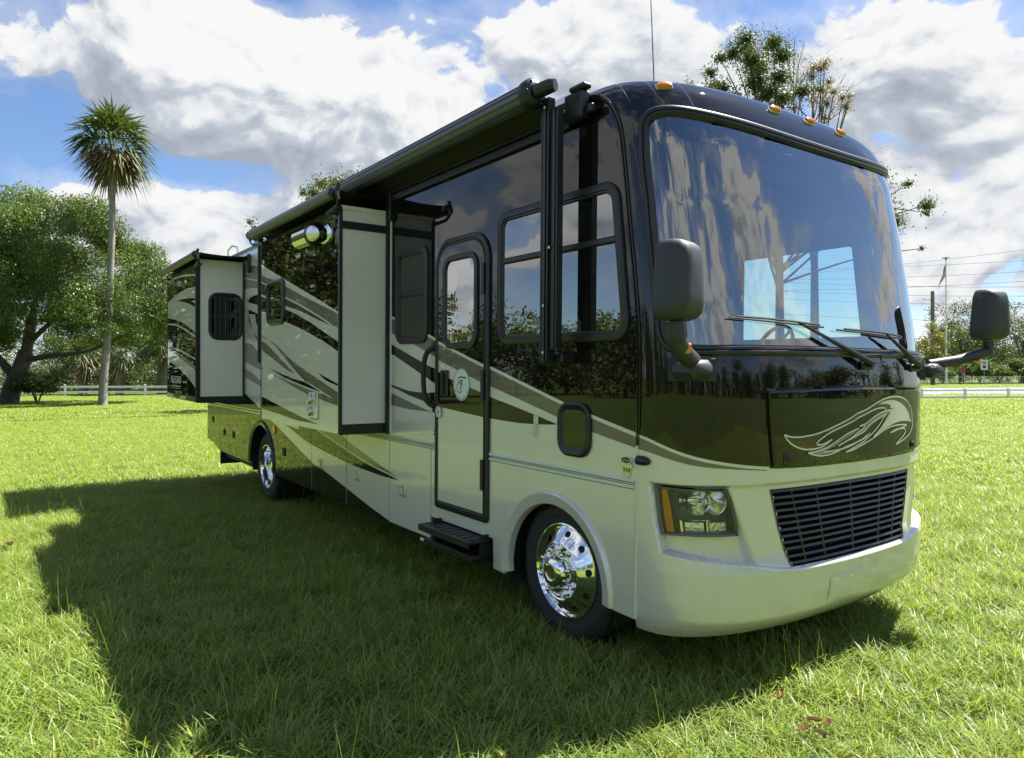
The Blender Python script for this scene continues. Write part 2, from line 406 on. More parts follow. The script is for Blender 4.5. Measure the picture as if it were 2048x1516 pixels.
M['brown'] = paint('brown clearcoat', (0.05, 0.026, 0.012), 0.35, 0.4)
M['cream'] = paint('cream pinstripe', (0.66, 0.65, 0.56), 0.1, 0.4)
M['graystripe'] = paint('grey stripe', (0.25, 0.25, 0.22), 0.4, 0.4)
M['endgray'] = pmat('plain grey fibreglass', (0.78, 0.75, 0.68), 0.32, coat=0.35, coat_rough=0.12, var=(1.2, 0.03))
M['black'] = pmat('black anodised trim', (0.014, 0.014, 0.016), 0.38, bump=(60, 0.02))
M['blackgloss'] = pmat('gloss black trim', (0.01, 0.01, 0.011), 0.16)
M['rubber'] = pmat('black rubber', (0.016, 0.016, 0.017), 0.62, bump=(120, 0.08))
M['tyre'] = pmat('tyre rubber', (0.02, 0.02, 0.02), 0.7, bump=(90, 0.15), var=(6, 0.25))
M['mirror_plastic'] = pmat('dark grey textured plastic', (0.032, 0.033, 0.037), 0.5, bump=(300, 0.25), bump_dist=0.002)
M['chrome'] = pmat('chrome', (0.86, 0.86, 0.86), 0.075, metal=1.0)
M['satin'] = pmat('satin aluminium', (0.62, 0.63, 0.64), 0.28, metal=1.0)
M['amber'] = pmat('amber lens', (0.75, 0.20, 0.015), 0.12, coat=0.5, bump=(160, 0.35), bump_dist=0.003)
M['clear'] = glass('clear polycarbonate', (0.93, 0.94, 0.92), 1.5)
M['windshield'] = glass('laminated windshield', (0.84, 0.96, 0.93), 1.8, 0.15, wave=0.0004)
M['window'] = glass('tinted window glass', (0.34, 0.38, 0.35), 2.1, 0.12, wave=0.0003)
M['cabglass'] = glass('pale green window glass', (0.62, 0.76, 0.72), 1.5, 0.02)
M['reflector'] = pmat('headlamp reflector', (0.88, 0.88, 0.88), 0.20, metal=1.0)
M['latchsilver'] = pmat('silver latch', (0.62, 0.62, 0.60), 0.33, metal=0.55, coat=0.3)
M['darkglass'] = glass('deep tinted glass', (0.03, 0.033, 0.035), 1.6, 0.02, wave=0.0003)
M['fabric'] = pmat('black awning fabric', (0.012, 0.012, 0.014), 0.8, bump=(50, 0.2))
M['awntube'] = pmat('grey awning cover', (0.10, 0.105, 0.115), 0.35, metal=0.4, bump=(30, 0.03))
M['topper'] = pmat('grey vinyl topper', (0.13, 0.13, 0.12), 0.45, bump=(40, 0.05))
M['chassis'] = pmat('black chassis', (0.01, 0.01, 0.01), 0.8)
M['interior'] = pmat('cream interior panel', (0.62, 0.58, 0.50), 0.6, var=(3, 0.05))
M['seat'] = pmat('pale leather', (0.42, 0.38, 0.29), 0.5, bump=(14, 0.15))
M['wood'] = pmat('cherry cabinet', (0.10, 0.042, 0.018), 0.35, var=(5, 0.25))
M['dash'] = pmat('grey dashboard', (0.17, 0.18, 0.17), 0.6, bump=(80, 0.1))
M['white'] = pmat('white plastic', (0.72, 0.72, 0.69), 0.45)
M['decalwhite'] = pmat('white decal', (0.70, 0.74, 0.70), 0.35)
M['decalgrey'] = pmat('pale grey print', (0.45, 0.50, 0.47), 0.35)
M['ink'] = pmat('black ink', (0.012, 0.014, 0.014), 0.4)
M['headlight_in'] = pmat('headlight housing', (0.15, 0.153, 0.155), 0.35)
M['fluted'] = pmat('fluted reflector', (0.8, 0.8, 0.8), 0.12, metal=1.0, bump=(70, 0.6))
M['roof'] = pmat('white roof membrane', (0.62, 0.62, 0.60), 0.55, var=(2, 0.1))
D={
'line_up':[(-2.554,2.139),(-2.386,2.092),(-1.822,1.94),(-1.684,1.896),(-1.388,1.811),(-1.005,1.705),(-0.919,1.686),(-0.573,1.594),(-0.089,1.464),(0.144,1.409),(0.521,1.328)],
'taupe_low':[(-2.553,1.998),(-2.385,1.957),(-2.142,1.891),(-1.829,1.804),(-1.605,1.736),(-1.003,1.579),(-0.918,1.556),(-0.572,1.477),(-0.141,1.378),(0.155,1.316),(0.518,1.256)],
'dark_up':[(-2.552,1.887),(-2.462,1.872),(-1.853,1.704),(-1.682,1.667),(-1.484,1.606),(-1.385,1.583),(-1.002,1.506),(-0.917,1.479),(-0.571,1.416),(-0.151,1.336)],
'dark_low_a':[(-2.551,1.799),(-2.461,1.79),(-1.852,1.599),(-1.68,1.543)],
'dark_low_b':[(-1.549,1.371),(-1.0,1.334),(-0.915,1.327),(-0.57,1.318),(-0.33,1.325)],
'cres_up':[(-2.548,1.527),(-2.458,1.521),(-2.156,1.481),(-1.851,1.474),(-1.68,1.488)],
'cres_low':[(-2.548,1.515),(-2.458,1.504),(-2.155,1.443),(-1.808,1.394)],
'tri':[(-2.547,1.455),(-2.458,1.445),(-2.155,1.388),(-1.766,1.324),(-2.154,1.325),(-2.457,1.344),(-2.546,1.345)],
'skirt_dark':[(-7.245,1.293),(-6.45,1.101),(-6.079,0.999),(-5.75,0.92),(-5.29,0.81),(-4.508,0.612),(-4.144,0.567),(-3.516,0.465),(-2.946,0.359),(-3.502,0.441),(-2.551,0.313)],
'skirt_d2':[(-5.44,0.967),(-5.182,0.926),(-4.902,0.864),(-4.478,0.814),(-3.518,0.723),(-2.949,0.694),(-3.504,0.729),(-2.531,0.692),(-2.267,0.697),(-2.532,0.722),(-3.505,0.846),(-2.949,0.75),(-3.519,0.843),(-4.295,0.966),(-4.479,0.99),(-4.903,0.999),(-4.937,0.939)],
'skirt_taupe':[(-4.295,0.98),(-3.728,0.975),(-2.95,0.806),(-3.477,0.927),(-2.532,0.73),(-2.276,0.7),(-2.532,0.722),(-3.505,0.85),(-2.949,0.758),(-3.519,0.851)],
'b_dark':[(-4.896,2.817),(-4.537,2.703),(-4.086,2.572),(-3.557,2.42),(-3.033,2.27),(-2.616,2.148)],
'b_taupe':[(-4.895,2.703),(-4.358,2.584),(-3.556,2.371),(-3.033,2.242),(-2.616,2.139),(-2.594,2.009),(-2.731,2.039),(-3.094,2.142),(-3.663,2.293),(-4.058,2.393),(-4.651,2.566),(-4.888,2.623)],
'b_line1':[(-4.866,2.616),(-4.651,2.56),(-4.058,2.391),(-3.663,2.299),(-3.094,2.147),(-2.73,2.036)],
'b_brown':[(-4.874,2.609),(-4.651,2.554),(-4.058,2.38),(-3.663,2.286),(-3.094,2.136),(-2.765,2.039),(-3.093,2.11),(-3.52,2.206),(-4.026,2.299),(-4.63,2.439),(-4.874,2.483)],
'b_line2':[(-4.865,2.476),(-4.651,2.428),(-4.252,2.343),(-4.026,2.295)],
'b_dark2':[(-4.874,2.457),(-4.651,2.409),(-4.025,2.262),(-3.663,2.187),(-3.301,2.097),(-2.944,1.992),(-2.593,1.892),(-2.593,1.809),(-2.943,1.907),(-3.3,1.99),(-3.691,2.073),(-4.056,2.14),(-4.63,2.256),(-4.65,2.267),(-4.873,2.287)],
'b_s1':[(-4.848,2.018),(-4.628,1.977),(-4.35,1.91),(-4.183,1.855),(-3.807,1.731),(-3.406,1.636),(-2.989,1.545),(-2.59,1.452),(-2.589,1.345),(-2.842,1.365),(-3.296,1.409),(-2.939,1.391),(-2.76,1.411),(-2.964,1.443),(-3.351,1.524),(-3.405,1.543),(-3.747,1.657),(-3.96,1.731),(-4.349,1.893),(-4.628,1.968),(-4.848,2.011)],
'b_s2':[(-4.847,1.677),(-4.663,1.633),(-4.053,1.559),(-3.297,1.469),(-2.964,1.439),(-2.76,1.407),(-2.589,1.388),(-2.589,1.345),(-2.842,1.365),(-3.296,1.409),(-3.629,1.454),(-4.053,1.526),(-4.555,1.609),(-4.847,1.655)],
'b_s2l':[(-4.847,1.675),(-4.663,1.628),(-4.053,1.551),(-3.297,1.464),(-2.964,1.439),(-3.351,1.526)],
'b_s1l':[(-3.405,1.534),(-3.089,1.471),(-2.76,1.408),(-2.939,1.424)],
'b_s3':[(-4.848,1.956),(-4.737,1.94),(-4.349,1.816),(-3.96,1.681),(-3.732,1.603),(-4.054,1.66),(-4.451,1.764),(-4.736,1.831),(-4.848,1.863)],
'b_wedge':[(-4.556,1.655),(-4.053,1.589),(-3.688,1.55),(-3.391,1.527),(-3.63,1.609),(-3.944,1.723),(-3.63,1.619),(-3.351,1.528),(-2.964,1.443),(-3.191,1.467),(-3.46,1.495),(-4.053,1.564)],
'b_blade':[(-3.115,1.629),(-2.941,1.594),(-2.59,1.528),(-2.59,1.514),(-2.892,1.556)],
'b_low':[(-4.846,1.34),(-4.734,1.328),(-4.346,1.281),(-3.957,1.236),(-3.514,1.188),(-3.061,1.15),(-3.685,1.15),(-4.212,1.181),(-4.734,1.2),(-4.845,1.208)],
'b_bottom':[(-4.845,1.102),(-3.598,1.11),(-2.587,1.088)],
'd_s1':[(-9.429,2.693),(-8.719,2.765),(-7.996,2.793),(-7.217,2.77),(-7.218,2.083),(-7.607,2.18),(-8.161,2.294),(-8.857,2.386),(-9.43,2.433)],
'd_blade':[(-8.72,2.665),(-8.243,2.663),(-7.76,2.641),(-7.218,2.595),(-7.218,2.563),(-7.457,2.586),(-7.683,2.593),(-7.457,2.548),(-7.218,2.519),(-7.218,2.465),(-7.838,2.567),(-8.243,2.623)],
'd_l0':[(-9.427,3.01),(-8.854,3.024),(-8.159,3.0),(-7.217,2.918)],
'd_l1':[(-9.43,2.341),(-8.676,2.291),(-7.918,2.175),(-7.218,2.042)],
'd_l2':[(-9.383,1.976),(-8.501,1.907),(-7.761,1.814),(-7.219,1.738)],
'd_s2':[(-9.432,1.958),(-8.678,1.872),(-7.84,1.739),(-7.219,1.619),(-7.219,1.279),(-7.609,1.428),(-8.246,1.569),(-8.86,1.679),(-9.434,1.743)],
'd_s2t':[(-9.432,1.954),(-8.678,1.865),(-7.84,1.731),(-7.219,1.612),(-7.219,1.564),(-7.84,1.686),(-8.678,1.83),(-9.236,1.909)],
'd_text':[(-9.21,1.373),(-8.357,1.391),(-9.209,1.517),(-8.356,1.515),(-9.048,1.345),(-8.417,1.361)],
'r_taupe':[(-7.445,3.178),(-7.203,3.109),(-6.45,3.006),(-6.449,2.708),(-6.856,2.753),(-7.172,2.764),(-7.506,2.767)],
'r_line':[(-7.506,2.951),(-7.173,2.912),(-6.449,2.809)],
'r_dark':[(-7.049,2.588),(-6.94,2.625),(-6.772,2.638),(-6.412,2.644),(-6.409,1.996),(-6.579,2.02),(-6.826,2.141),(-7.025,2.301)],
'r_sil':[(-7.172,2.585),(-6.474,2.483),(-6.411,2.472),(-6.411,2.341),(-6.474,2.359),(-7.171,2.495)],
'r_sil2':[(-7.025,2.406),(-6.716,2.38),(-6.661,2.26),(-6.41,2.126),(-6.472,2.005),(-6.854,2.158)],
'r_t2':[(-7.188,2.006),(-6.853,1.975),(-6.409,1.804),(-6.408,1.62),(-7.187,1.728)],
'r_t3':[(-7.186,1.63),(-6.852,1.585),(-6.407,1.467),(-6.407,1.398),(-7.186,1.515)],
'f_bnd':[(-89.3,1.324),(-78.1,1.279),(-67.0,1.241),(-56.8,1.214),(-47.4,1.194),(-38.4,1.177),(-29.8,1.164)],
'f_taupe':[(-89.3,1.252),(-78.0,1.224),(-67.0,1.197),(-56.8,1.18),(-47.4,1.171),(-30.6,1.153)],
'w_out1':[(-25.1,1.341),(-22.6,1.328),(-19.7,1.324),(-16.5,1.327),(-12.8,1.336),(-9.2,1.353),(-5.4,1.379),(-2.0,1.41),(0.0,1.445),(2.4,1.48),(5.2,1.508),(8.0,1.522),(11.3,1.526),(14.7,1.521),(18.2,1.501),(21.2,1.467),(23.2,1.423),(23.7,1.369),(24.0,1.337),(22.7,1.301),(19.9,1.272),(15.7,1.246),(12.2,1.23)],
'w_out2':[(12.2,1.23),(14.6,1.255),(17.4,1.286),(18.4,1.305),(17.3,1.322),(15.0,1.326),(12.0,1.321),(9.2,1.306)],
'w_out3':[(-25.1,1.341),(-23.9,1.312),(-21.9,1.285),(-19.3,1.265),(-16.5,1.254),(-13.3,1.254),(-10.9,1.262),(-8.9,1.28),(-7.3,1.299)],
'w_in1':[(-7.3,1.299),(-9.2,1.283),(-11.2,1.274),(-12.6,1.278),(-12.5,1.289),(-11.0,1.308),(-8.1,1.337),(-4.3,1.365),(-1.2,1.394),(0.5,1.429),(2.5,1.451),(4.6,1.461),(6.3,1.459),(7.1,1.446)],
'w_g1':[(-15.8,1.234),(-12.7,1.239),(-9.2,1.255),(-6.1,1.283),(-2.9,1.32),(-0.2,1.348)],
'w_g2':[(-15.8,1.234),(-13.3,1.219),(-10.3,1.212),(-6.6,1.222),(-3.3,1.247),(-0.4,1.271),(1.6,1.316)],
'w_g3':[(-3.1,1.218),(-0.8,1.231),(0.6,1.259),(2.8,1.286),(6.1,1.323),(9.8,1.344),(14.5,1.349),(19.1,1.343),(14.5,1.326),(9.2,1.306)],
'w_g4':[(-10.3,1.232),(-7.4,1.233),(-3.7,1.241),(-0.8,1.263),(0.9,1.307)],
'w_g5':[(-5.3,1.258),(-2.8,1.282),(-0.8,1.302),(0.3,1.326),(2.0,1.372),(4.7,1.403),(7.4,1.423)],
'w_g6':[(-0.1,1.36),(0.2,1.368),(0.4,1.358),(-0.0,1.337),(-1.6,1.298),(-5.3,1.258)],
'w_g7':[(-0.1,1.36),(1.2,1.383),(3.0,1.413),(6.3,1.439),(12.3,1.45)],
'w_g8':[(-3.1,1.218),(-0.5,1.247),(0.9,1.285),(3.1,1.33),(5.0,1.372),(6.6,1.416)],
'w_g9':[(2.6,1.291),(4.8,1.333),(7.0,1.38),(9.3,1.429)],
'w_F_cream':[(4.0,1.481),(5.9,1.497),(8.4,1.505),(10.9,1.504),(14.2,1.488),(17.6,1.459),(20.6,1.42),(22.1,1.376),(22.6,1.36),(17.8,1.37),(13.4,1.368),(9.4,1.352),(6.1,1.328),(3.2,1.295),(4.8,1.328),(7.0,1.375),(9.3,1.429),(7.4,1.425),(9.3,1.438),(12.3,1.45),(9.4,1.457),(9.0,1.475),(7.3,1.484),(5.6,1.485)],
'w_F_brown':[(-24.7,1.337),(-22.6,1.324),(-19.4,1.32),(-15.9,1.325),(-12.5,1.333),(-9.7,1.346),(-11.3,1.318),(-12.8,1.292),(-12.6,1.276),(-11.2,1.269),(-12.7,1.257),(-16.1,1.257),(-19.3,1.268),(-21.9,1.289),(-23.9,1.316)],
'w_F_brown2':[(-9.5,1.347),(-5.4,1.375),(-2.0,1.406),(0.0,1.441),(2.4,1.476),(5.9,1.508),(8.8,1.52),(12.2,1.522),(15.2,1.515),(18.8,1.489),(22.0,1.445),(22.8,1.397),(22.5,1.376),(20.6,1.42),(17.6,1.459),(14.2,1.488),(10.9,1.504),(8.4,1.505),(5.9,1.497),(4.3,1.483),(2.0,1.461),(0.5,1.436),(-1.2,1.4),(-4.3,1.37),(-8.1,1.341)],
'w_F_brown3':[(9.5,1.452),(8.8,1.478),(6.9,1.485),(5.2,1.483),(2.5,1.458),(4.6,1.465),(6.3,1.463),(7.3,1.446)],
'w_F_gray':[(-15.2,1.232),(-12.4,1.234),(-8.9,1.251),(-5.6,1.28),(-2.6,1.314),(-0.4,1.339),(-1.6,1.313),(-3.8,1.288),(-6.3,1.26),(-10.3,1.232),(-8.0,1.227),(-10.9,1.219),(-13.3,1.222)],
'w_F_gray2':[(0.4,1.36),(1.4,1.378),(3.3,1.41),(6.3,1.434),(10.5,1.447),(7.4,1.426),(4.7,1.405),(2.0,1.374),(0.3,1.329),(-0.8,1.305),(-2.6,1.285),(-1.2,1.302),(0.1,1.336)],
'w_F_brown4':[(2.8,1.296),(4.8,1.338),(6.3,1.381),(7.0,1.418),(9.3,1.429),(7.4,1.385),(5.1,1.332)],
}

sl = smooth_line
# ================================================================== GROUND
VF = Vector((-0.8157, 0.5785, 0)); VR = Vector((0.5785, 0.8157, 0)); CAMXY = Vector((3.346, -4.093, 0))
def gz(x, y):
    r = np.hypot(np.asarray(x, float) - 3.346, np.asarray(y, float) + 4.093); ss = lambda a, b: (lambda t: t * t * (3 - 2 * t))(np.clip((r - a) / (b - a), 0, 1))
    return 0.11 * ss(24, 46) + 0.32 * ss(66, 110)
def view(lat, dep, z=None):
    """a spot on the ground: metres across the photograph's view and metres away from where it was taken"""
    p = CAMXY + VF * dep + VR * lat; p.z = float(gz(p.x, p.y)) if z is None else z; return p
def lawn_mat():
    m = bpy.data.materials.new('lawn thatch'); m.use_nodes = True; t = m.node_tree; b = t.nodes['Principled BSDF']; g = N(t, 'ShaderNodeNewGeometry')
    n1 = N(t, 'ShaderNodeTexNoise', in_Scale=0.22, in_Detail=5.0); n2 = N(t, 'ShaderNodeTexNoise', in_Scale=7.0, in_Detail=8.0, in_Roughness=0.75); n3 = N(t, 'ShaderNodeTexNoise', in_Scale=55.0, in_Detail=4.0)
    for n in (n1, n2, n3): t.links.new(g.outputs['Position'], n.inputs['Vector'])
    c = mixc(t, mapr(t, n1.outputs['Fac'], 0.35, 0.65), (0.070, 0.115, 0.018), (0.100, 0.135, 0.028))
    c = mixc(t, mapr(t, n2.outputs['Fac'], 0.45, 0.75, 0, 0.55), c, (0.055, 0.080, 0.015))
    c = mixc(t, mapr(t, n3.outputs['Fac'], 0.52, 0.72, 0, 0.4), c, (0.16, 0.165, 0.055))
    t.links.new(c, b.inputs['Base Color']); b.inputs['Roughness'].default_value = 0.9; b.inputs['Specular IOR Level'].default_value = 0.15
    bp = N(t, 'ShaderNodeBump', in_Strength=0.9, in_Distance=0.05); t.links.new(n3.outputs['Fac'], bp.inputs['Height']); t.links.new(bp.outputs[0], b.inputs['Normal']); return m
M['lawn'] = lawn_mat()
rr = np.concatenate([np.linspace(0, 20, 21), np.linspace(24, 130, 54), [160, 220, 320, 500, 800, 1500]]); aa = np.linspace(0, 2 * np.pi, 97)[:-1]
co = []; 
for r in rr:
    x = 3.346 + r * np.cos(aa); y = -4.093 + r * np.sin(aa); co.append(np.stack([x, y, gz(x, y)], 1))
co = np.concatenate(co); na = len(aa); i0 = (np.arange(len(rr) - 1)[:, None] * na + np.arange(na)[None]); j = (np.arange(na) + 1) % na
i1 = (np.arange(len(rr) - 1)[:, None] * na + j[None]); q_ = np.stack([i0, i0 + na, i1 + na, i1], -1).reshape(-1, 4)
tag(mesh_np('lawn', co, q_, M['lawn'], smooth=True), kind='structure')
# ---- grass: a few patches of blades, laid out over the lawn
def grass_mat():
    m = bpy.data.materials.new('grass blades'); m.use_nodes = True; t = m.node_tree; t.nodes.clear(); o = N(t, 'ShaderNodeOutputMaterial'); g = N(t, 'ShaderNodeNewGeometry')
    a = N(t, 'ShaderNodeAttribute', attribute_name='tint'); h = N(t, 'ShaderNodeAttribute', attribute_name='along')
    rp = N(t, 'ShaderNodeValToRGB'); t.links.new(a.outputs['Fac'], rp.inputs[0]); r = rp.color_ramp
    r.elements[0].position = 0.0; r.elements[0].color = (0.132, 0.225, 0.042, 1); r.elements[1].position = 1.0; r.elements[1].color = (0.55, 0.49, 0.28, 1)
    for p, c in ((0.45, (0.228, 0.350, 0.056, 1)), (0.80, (0.335, 0.425, 0.066, 1)), (0.90, (0.36, 0.37, 0.10, 1))): e_ = r.elements.new(p); e_.color = c
    n1 = N(t, 'ShaderNodeTexNoise', in_Scale=0.55, in_Detail=4.0); t.links.new(g.outputs['Position'], n1.inputs['Vector'])
    c = mixc(t, mapr(t, n1.outputs['Fac'], 0.35, 0.68, 0.0, 0.45), rp.outputs[0], (0.32, 0.39, 0.11))
    n4 = N(t, 'ShaderNodeTexNoise', in_Scale=1.9, in_Detail=5.0, in_Roughness=0.7); t.links.new(g.outputs['Position'], n4.inputs['Vector'])
    c = mixc(t, mapr(t, n4.outputs['Fac'], 0.56, 0.76, 0.0, 0.40), c, (0.40, 0.38, 0.17)); c = mixc(t, mapr(t, n4.outputs['Fac'], 0.42, 0.26, 0.0, 0.6), c, (0.12, 0.22, 0.04))
    c = mixc(t, mapr(t, h.outputs['Fac'], 0.0, 0.5, 0.65, 0.0), c, (0.29, 0.37, 0.14))  # blade feet coloured paler to lift the shade between blades
    d = N(t, 'ShaderNodeBsdfPrincipled', in_Roughness=0.42); d.inputs['Specular IOR Level'].default_value = 0.35; t.links.new(c, d.inputs['Base Color'])
    tr = N(t, 'ShaderNodeBsdfTranslucent'); tc_ = mixc(t, 1.0, c, (1.25, 1.15, 0.55), 'MULTIPLY'); t.links.new(tc_, tr.inputs[0])
    mx = N(t, 'ShaderNodeMixShader'); mx.inputs[0].default_value = 0.48; t.links.new(d.outputs[0], mx.inputs[1]); t.links.new(tr.outputs[0], mx.inputs[2]); t.links.new(mx.outputs[0], o.inputs[0]); return m
M['grass'] = grass_mat()
def blades(n, size, hlo, hhi, w, seed, lean=0.75):
    g = np.random.default_rng(seed); x = (g.random(n) - 0.5) * size; y = (g.random(n) - 0.5) * size
    cl = g.random((max(4, n // 60), 2)) * size - size / 2; k = g.integers(0, len(cl), n); pick = g.random(n) < 0.55
    x = np.where(pick, cl[k, 0] + g.normal(0, 0.035, n), x); y = np.where(pick, cl[k, 1] + g.normal(0, 0.035, n), y)
    h = hlo + (hhi - hlo) * g.random(n) ** 1.6; az = g.random(n) * 2 * np.pi; ln = lean * (0.25 + 0.9 * g.random(n)); ww = w * (0.65 + 0.7 * g.random(n)); bend = 0.3 + 0.9 * g.random(n)
    st = g.random(n) < (0.004 if w < 0.008 else 0.0); h = np.where(st, 0.20 + 0.16 * g.random(n), h); ln = np.where(st, 0.18, ln); bend = np.where(st, 0.15, bend); ww = np.where(st, 0.0028, ww)
    dx, dy = np.cos(az), np.sin(az); rot = az + np.pi / 2 + g.normal(0, 0.5, n); sx, sy = np.cos(rot), np.sin(rot); cos = []
    for f, wf in ((0.0, 0.75), (0.38, 1.0), (0.74, 0.72)):
        out = h * (ln * f + bend * 0.55 * f * f); z = h * (f * np.cos(np.clip(ln, 0, 1.2) * 0.75) - 0.28 * bend * f * f) + 0.002
        for s in (-1, 1): cos.append(np.stack([x + dx * out + s * sx * ww * wf / 2, y + dy * out + s * sy * ww * wf / 2, z], 1))
    out = h * (ln + bend * 0.55); cos.append(np.stack([x + dx * out, y + dy * out, np.maximum(h * (np.cos(np.clip(ln, 0, 1.2) * 0.75) - 0.28 * bend), 0.006)], 1))
    co = np.stack(cos, 1); b = np.arange(n)[:, None] * 7
    tri = np.concatenate([b + np.array(t)[None] for t in ((0, 1, 3), (0, 3, 2), (2, 3, 5), (2, 5, 4), (4, 5, 6))]); tint = np.repeat(np.clip(g.normal(0.45, 0.22, n), 0, 0.86) * (g.random(n) > 0.09) + 0, 7)
    straw = np.repeat(g.random(n) < 0.10, 7); tint = np.where(straw, 0.95, tint); al = np.tile([0, 0, .38, .38, .74, .74, 1.0], n)
    return co.reshape(-1, 3), tri, {'tint': tint, 'along': al}
def scatter(name, pts, rot, scl, src):
    me = bpy.data.meshes.new(name); me.vertices.add(len(pts)); me.vertices.foreach_set('co', np.asarray(pts, np.float32).ravel())
    for an, tp_, dat in (('rot', 'FLOAT_VECTOR', np.asarray(rot, np.float32).ravel()), ('scl', 'FLOAT', np.asarray(scl, np.float32))):
        a = me.attributes.new(an, tp_, 'POINT'); a.data.foreach_set('vector' if tp_ == 'FLOAT_VECTOR' else 'value', dat)
    o = link(name, me); ng = bpy.data.node_groups.new('grass_layout', 'GeometryNodeTree'); ng.interface.new_socket('Geometry', in_out='INPUT', socket_type='NodeSocketGeometry'); ng.interface.new_socket('Geometry', in_out='OUTPUT', socket_type='NodeSocketGeometry')
    gi_, go_ = ng.nodes.new('NodeGroupInput'), ng.nodes.new('NodeGroupOutput'); mp_ = ng.nodes.new('GeometryNodeMeshToPoints'); ip = ng.nodes.new('GeometryNodeInstanceOnPoints'); oi = ng.nodes.new('GeometryNodeObjectInfo'); oi.inputs['Object'].default_value = src
    na1 = ng.nodes.new('GeometryNodeInputNamedAttribute'); na1.data_type = 'FLOAT_VECTOR'; na1.inputs[0].default_value = 'rot'; na2 = ng.nodes.new('GeometryNodeInputNamedAttribute'); na2.data_type = 'FLOAT'; na2.inputs[0].default_value = 'scl'
    L_ = ng.links.new; L_(gi_.outputs[0], mp_.inputs['Mesh']); L_(mp_.outputs[0], ip.inputs['Points']); L_(oi.outputs['Geometry'], ip.inputs['Instance']); L_(na1.outputs[0], ip.inputs['Rotation']); L_(na2.outputs[0], ip.inputs['Scale']); L_(ip.outputs[0], go_.inputs[0])
    md = o.modifiers.new('layout', 'NODES'); md.node_group = ng; return tag(o, kind='stuff')
def lay(cells, size, nvar, n, hlo, hhi, w, seed, lean, scl=(0.85, 1.2)):
    g = np.random.default_rng(seed); var = g.integers(0, nvar, len(cells))
    for v in range(nvar):
        P = cells[var == v]
        if len(P) < 2: continue
        co, tri, at = blades(n, size * 1.12, hlo, hhi, w, seed * 10 + v, lean); src = mesh_np('grass', co, tri, M['grass'], attr=at); tag(src, kind='stuff'); src.location = tuple(P[0])
        P = P[1:]; ang = np.stack([np.zeros(len(P)), np.zeros(len(P)), g.integers(0, 4, len(P)) * np.pi / 2 + g.normal(0, 0.12, len(P))], 1); scatter('grass', P, ang, scl[0] + (scl[1] - scl[0]) * g.random(len(P)), src)
def cells(size, rmin, rmax, test):
    k = np.arange(-rmax, rmax + size, size); X, Y = np.meshgrid(k, k); X, Y = X.ravel(), Y.ravel(); r = np.hypot(X, Y); lat = X * VR.x + Y * VR.y; dep = X * VF.x + Y * VF.y; kk = (r >= rmin) & (r < rmax) & test(lat, dep)
    x, y = X[kk] + 3.346, Y[kk] - 4.093; return np.stack([x, y, gz(x, y)], 1)
near = cells(0.6, 0, 13, lambda l, d: (d > -5.5)); lay(near, 0.6, 7, 1900, 0.045, 0.165, 0.0052, 3, 0.85)
mid = cells(1.2, 13, 34, lambda l, d: (d > 0) & (np.abs(l) < d * 0.85 + 3)); lay(mid, 1.2, 4, 2600, 0.05, 0.15, 0.010, 4, 0.8)
fr_ = cells(3.0, 34, 78, lambda l, d: (d > 0) & (np.abs(l) < d * 0.82) & ~((d > 60.5) & (l > 3))); lay(fr_, 3.0, 3, 3000, 0.06, 0.16, 0.026, 5, 0.7)
fr2 = cells(3.0, 84, 122, lambda l, d: (d > 0) & (l > d * 0.45) & (l < d * 0.82) & (d > 83)); lay(fr2, 3.0, 2, 1500, 0.07, 0.16, 0.035, 6, 0.7)

# ---- road with verge
def strip(name, l0, l1, d0, d1, dz, mat, n=40):
    mb = MB(); lps = []
    for d in np.linspace(d0, d1, 7): lps.append([tuple(view(l, d) + Vector((0, 0, dz))) for l in np.linspace(l0, l1, n)])
    mb.loops(lps, closed=False); o = mb.build(name, mat, None, smooth=True); return tag(o, kind='structure')
M['asphalt'] = pmat('sun-bleached asphalt', (0.16, 0.16, 0.165), 0.85, bump=(30, 0.3), var=(0.5, 0.15)); M['kerb'] = pmat('concrete edge', (0.42, 0.41, 0.38), 0.8, var=(2, 0.1))
strip('road', 3, 150, 62.5, 82, 0.006, M['asphalt'])
for d in (62.1, 82.0): strip('road_edge', 3, 150, d, d + 0.4, 0.012, M['kerb'])

# ================================================================== TREES
def leaf_mat(name, ca, cb, trans=0.35, rough=0.45):
    m = bpy.data.materials.new(name); m.use_nodes = True; t = m.node_tree; t.nodes.clear(); o = N(t, 'ShaderNodeOutputMaterial'); a = N(t, 'ShaderNodeAttribute', attribute_name='tint')
    c = mixc(t, a.outputs['Fac'], ca, cb); d = N(t, 'ShaderNodeBsdfPrincipled', in_Roughness=rough); d.inputs['Specular IOR Level'].default_value = 0.4; t.links.new(c, d.inputs['Base Color'])
    tr = N(t, 'ShaderNodeBsdfTranslucent'); t.links.new(mixc(t, 1.0, c, (1.2, 1.2, 0.5), 'MULTIPLY'), tr.inputs[0]); mx = N(t, 'ShaderNodeMixShader'); mx.inputs[0].default_value = trans
    t.links.new(d.outputs[0], mx.inputs[1]); t.links.new(tr.outputs[0], mx.inputs[2]); t.links.new(mx.outputs[0], o.inputs[0]); return m
M['leaf'] = leaf_mat('camphor leaves', (0.040, 0.085, 0.016), (0.145, 0.205, 0.042)); M['leafdark'] = leaf_mat('dark oak leaves', (0.045, 0.070, 0.020), (0.125, 0.155, 0.045)); M['leafyel'] = leaf_mat('yellowing leaves', (0.11, 0.13, 0.02), (0.26, 0.24, 0.04)); M['leafdry'] = leaf_mat('dry leaves', (0.11, 0.10, 0.03), (0.22, 0.17, 0.06))
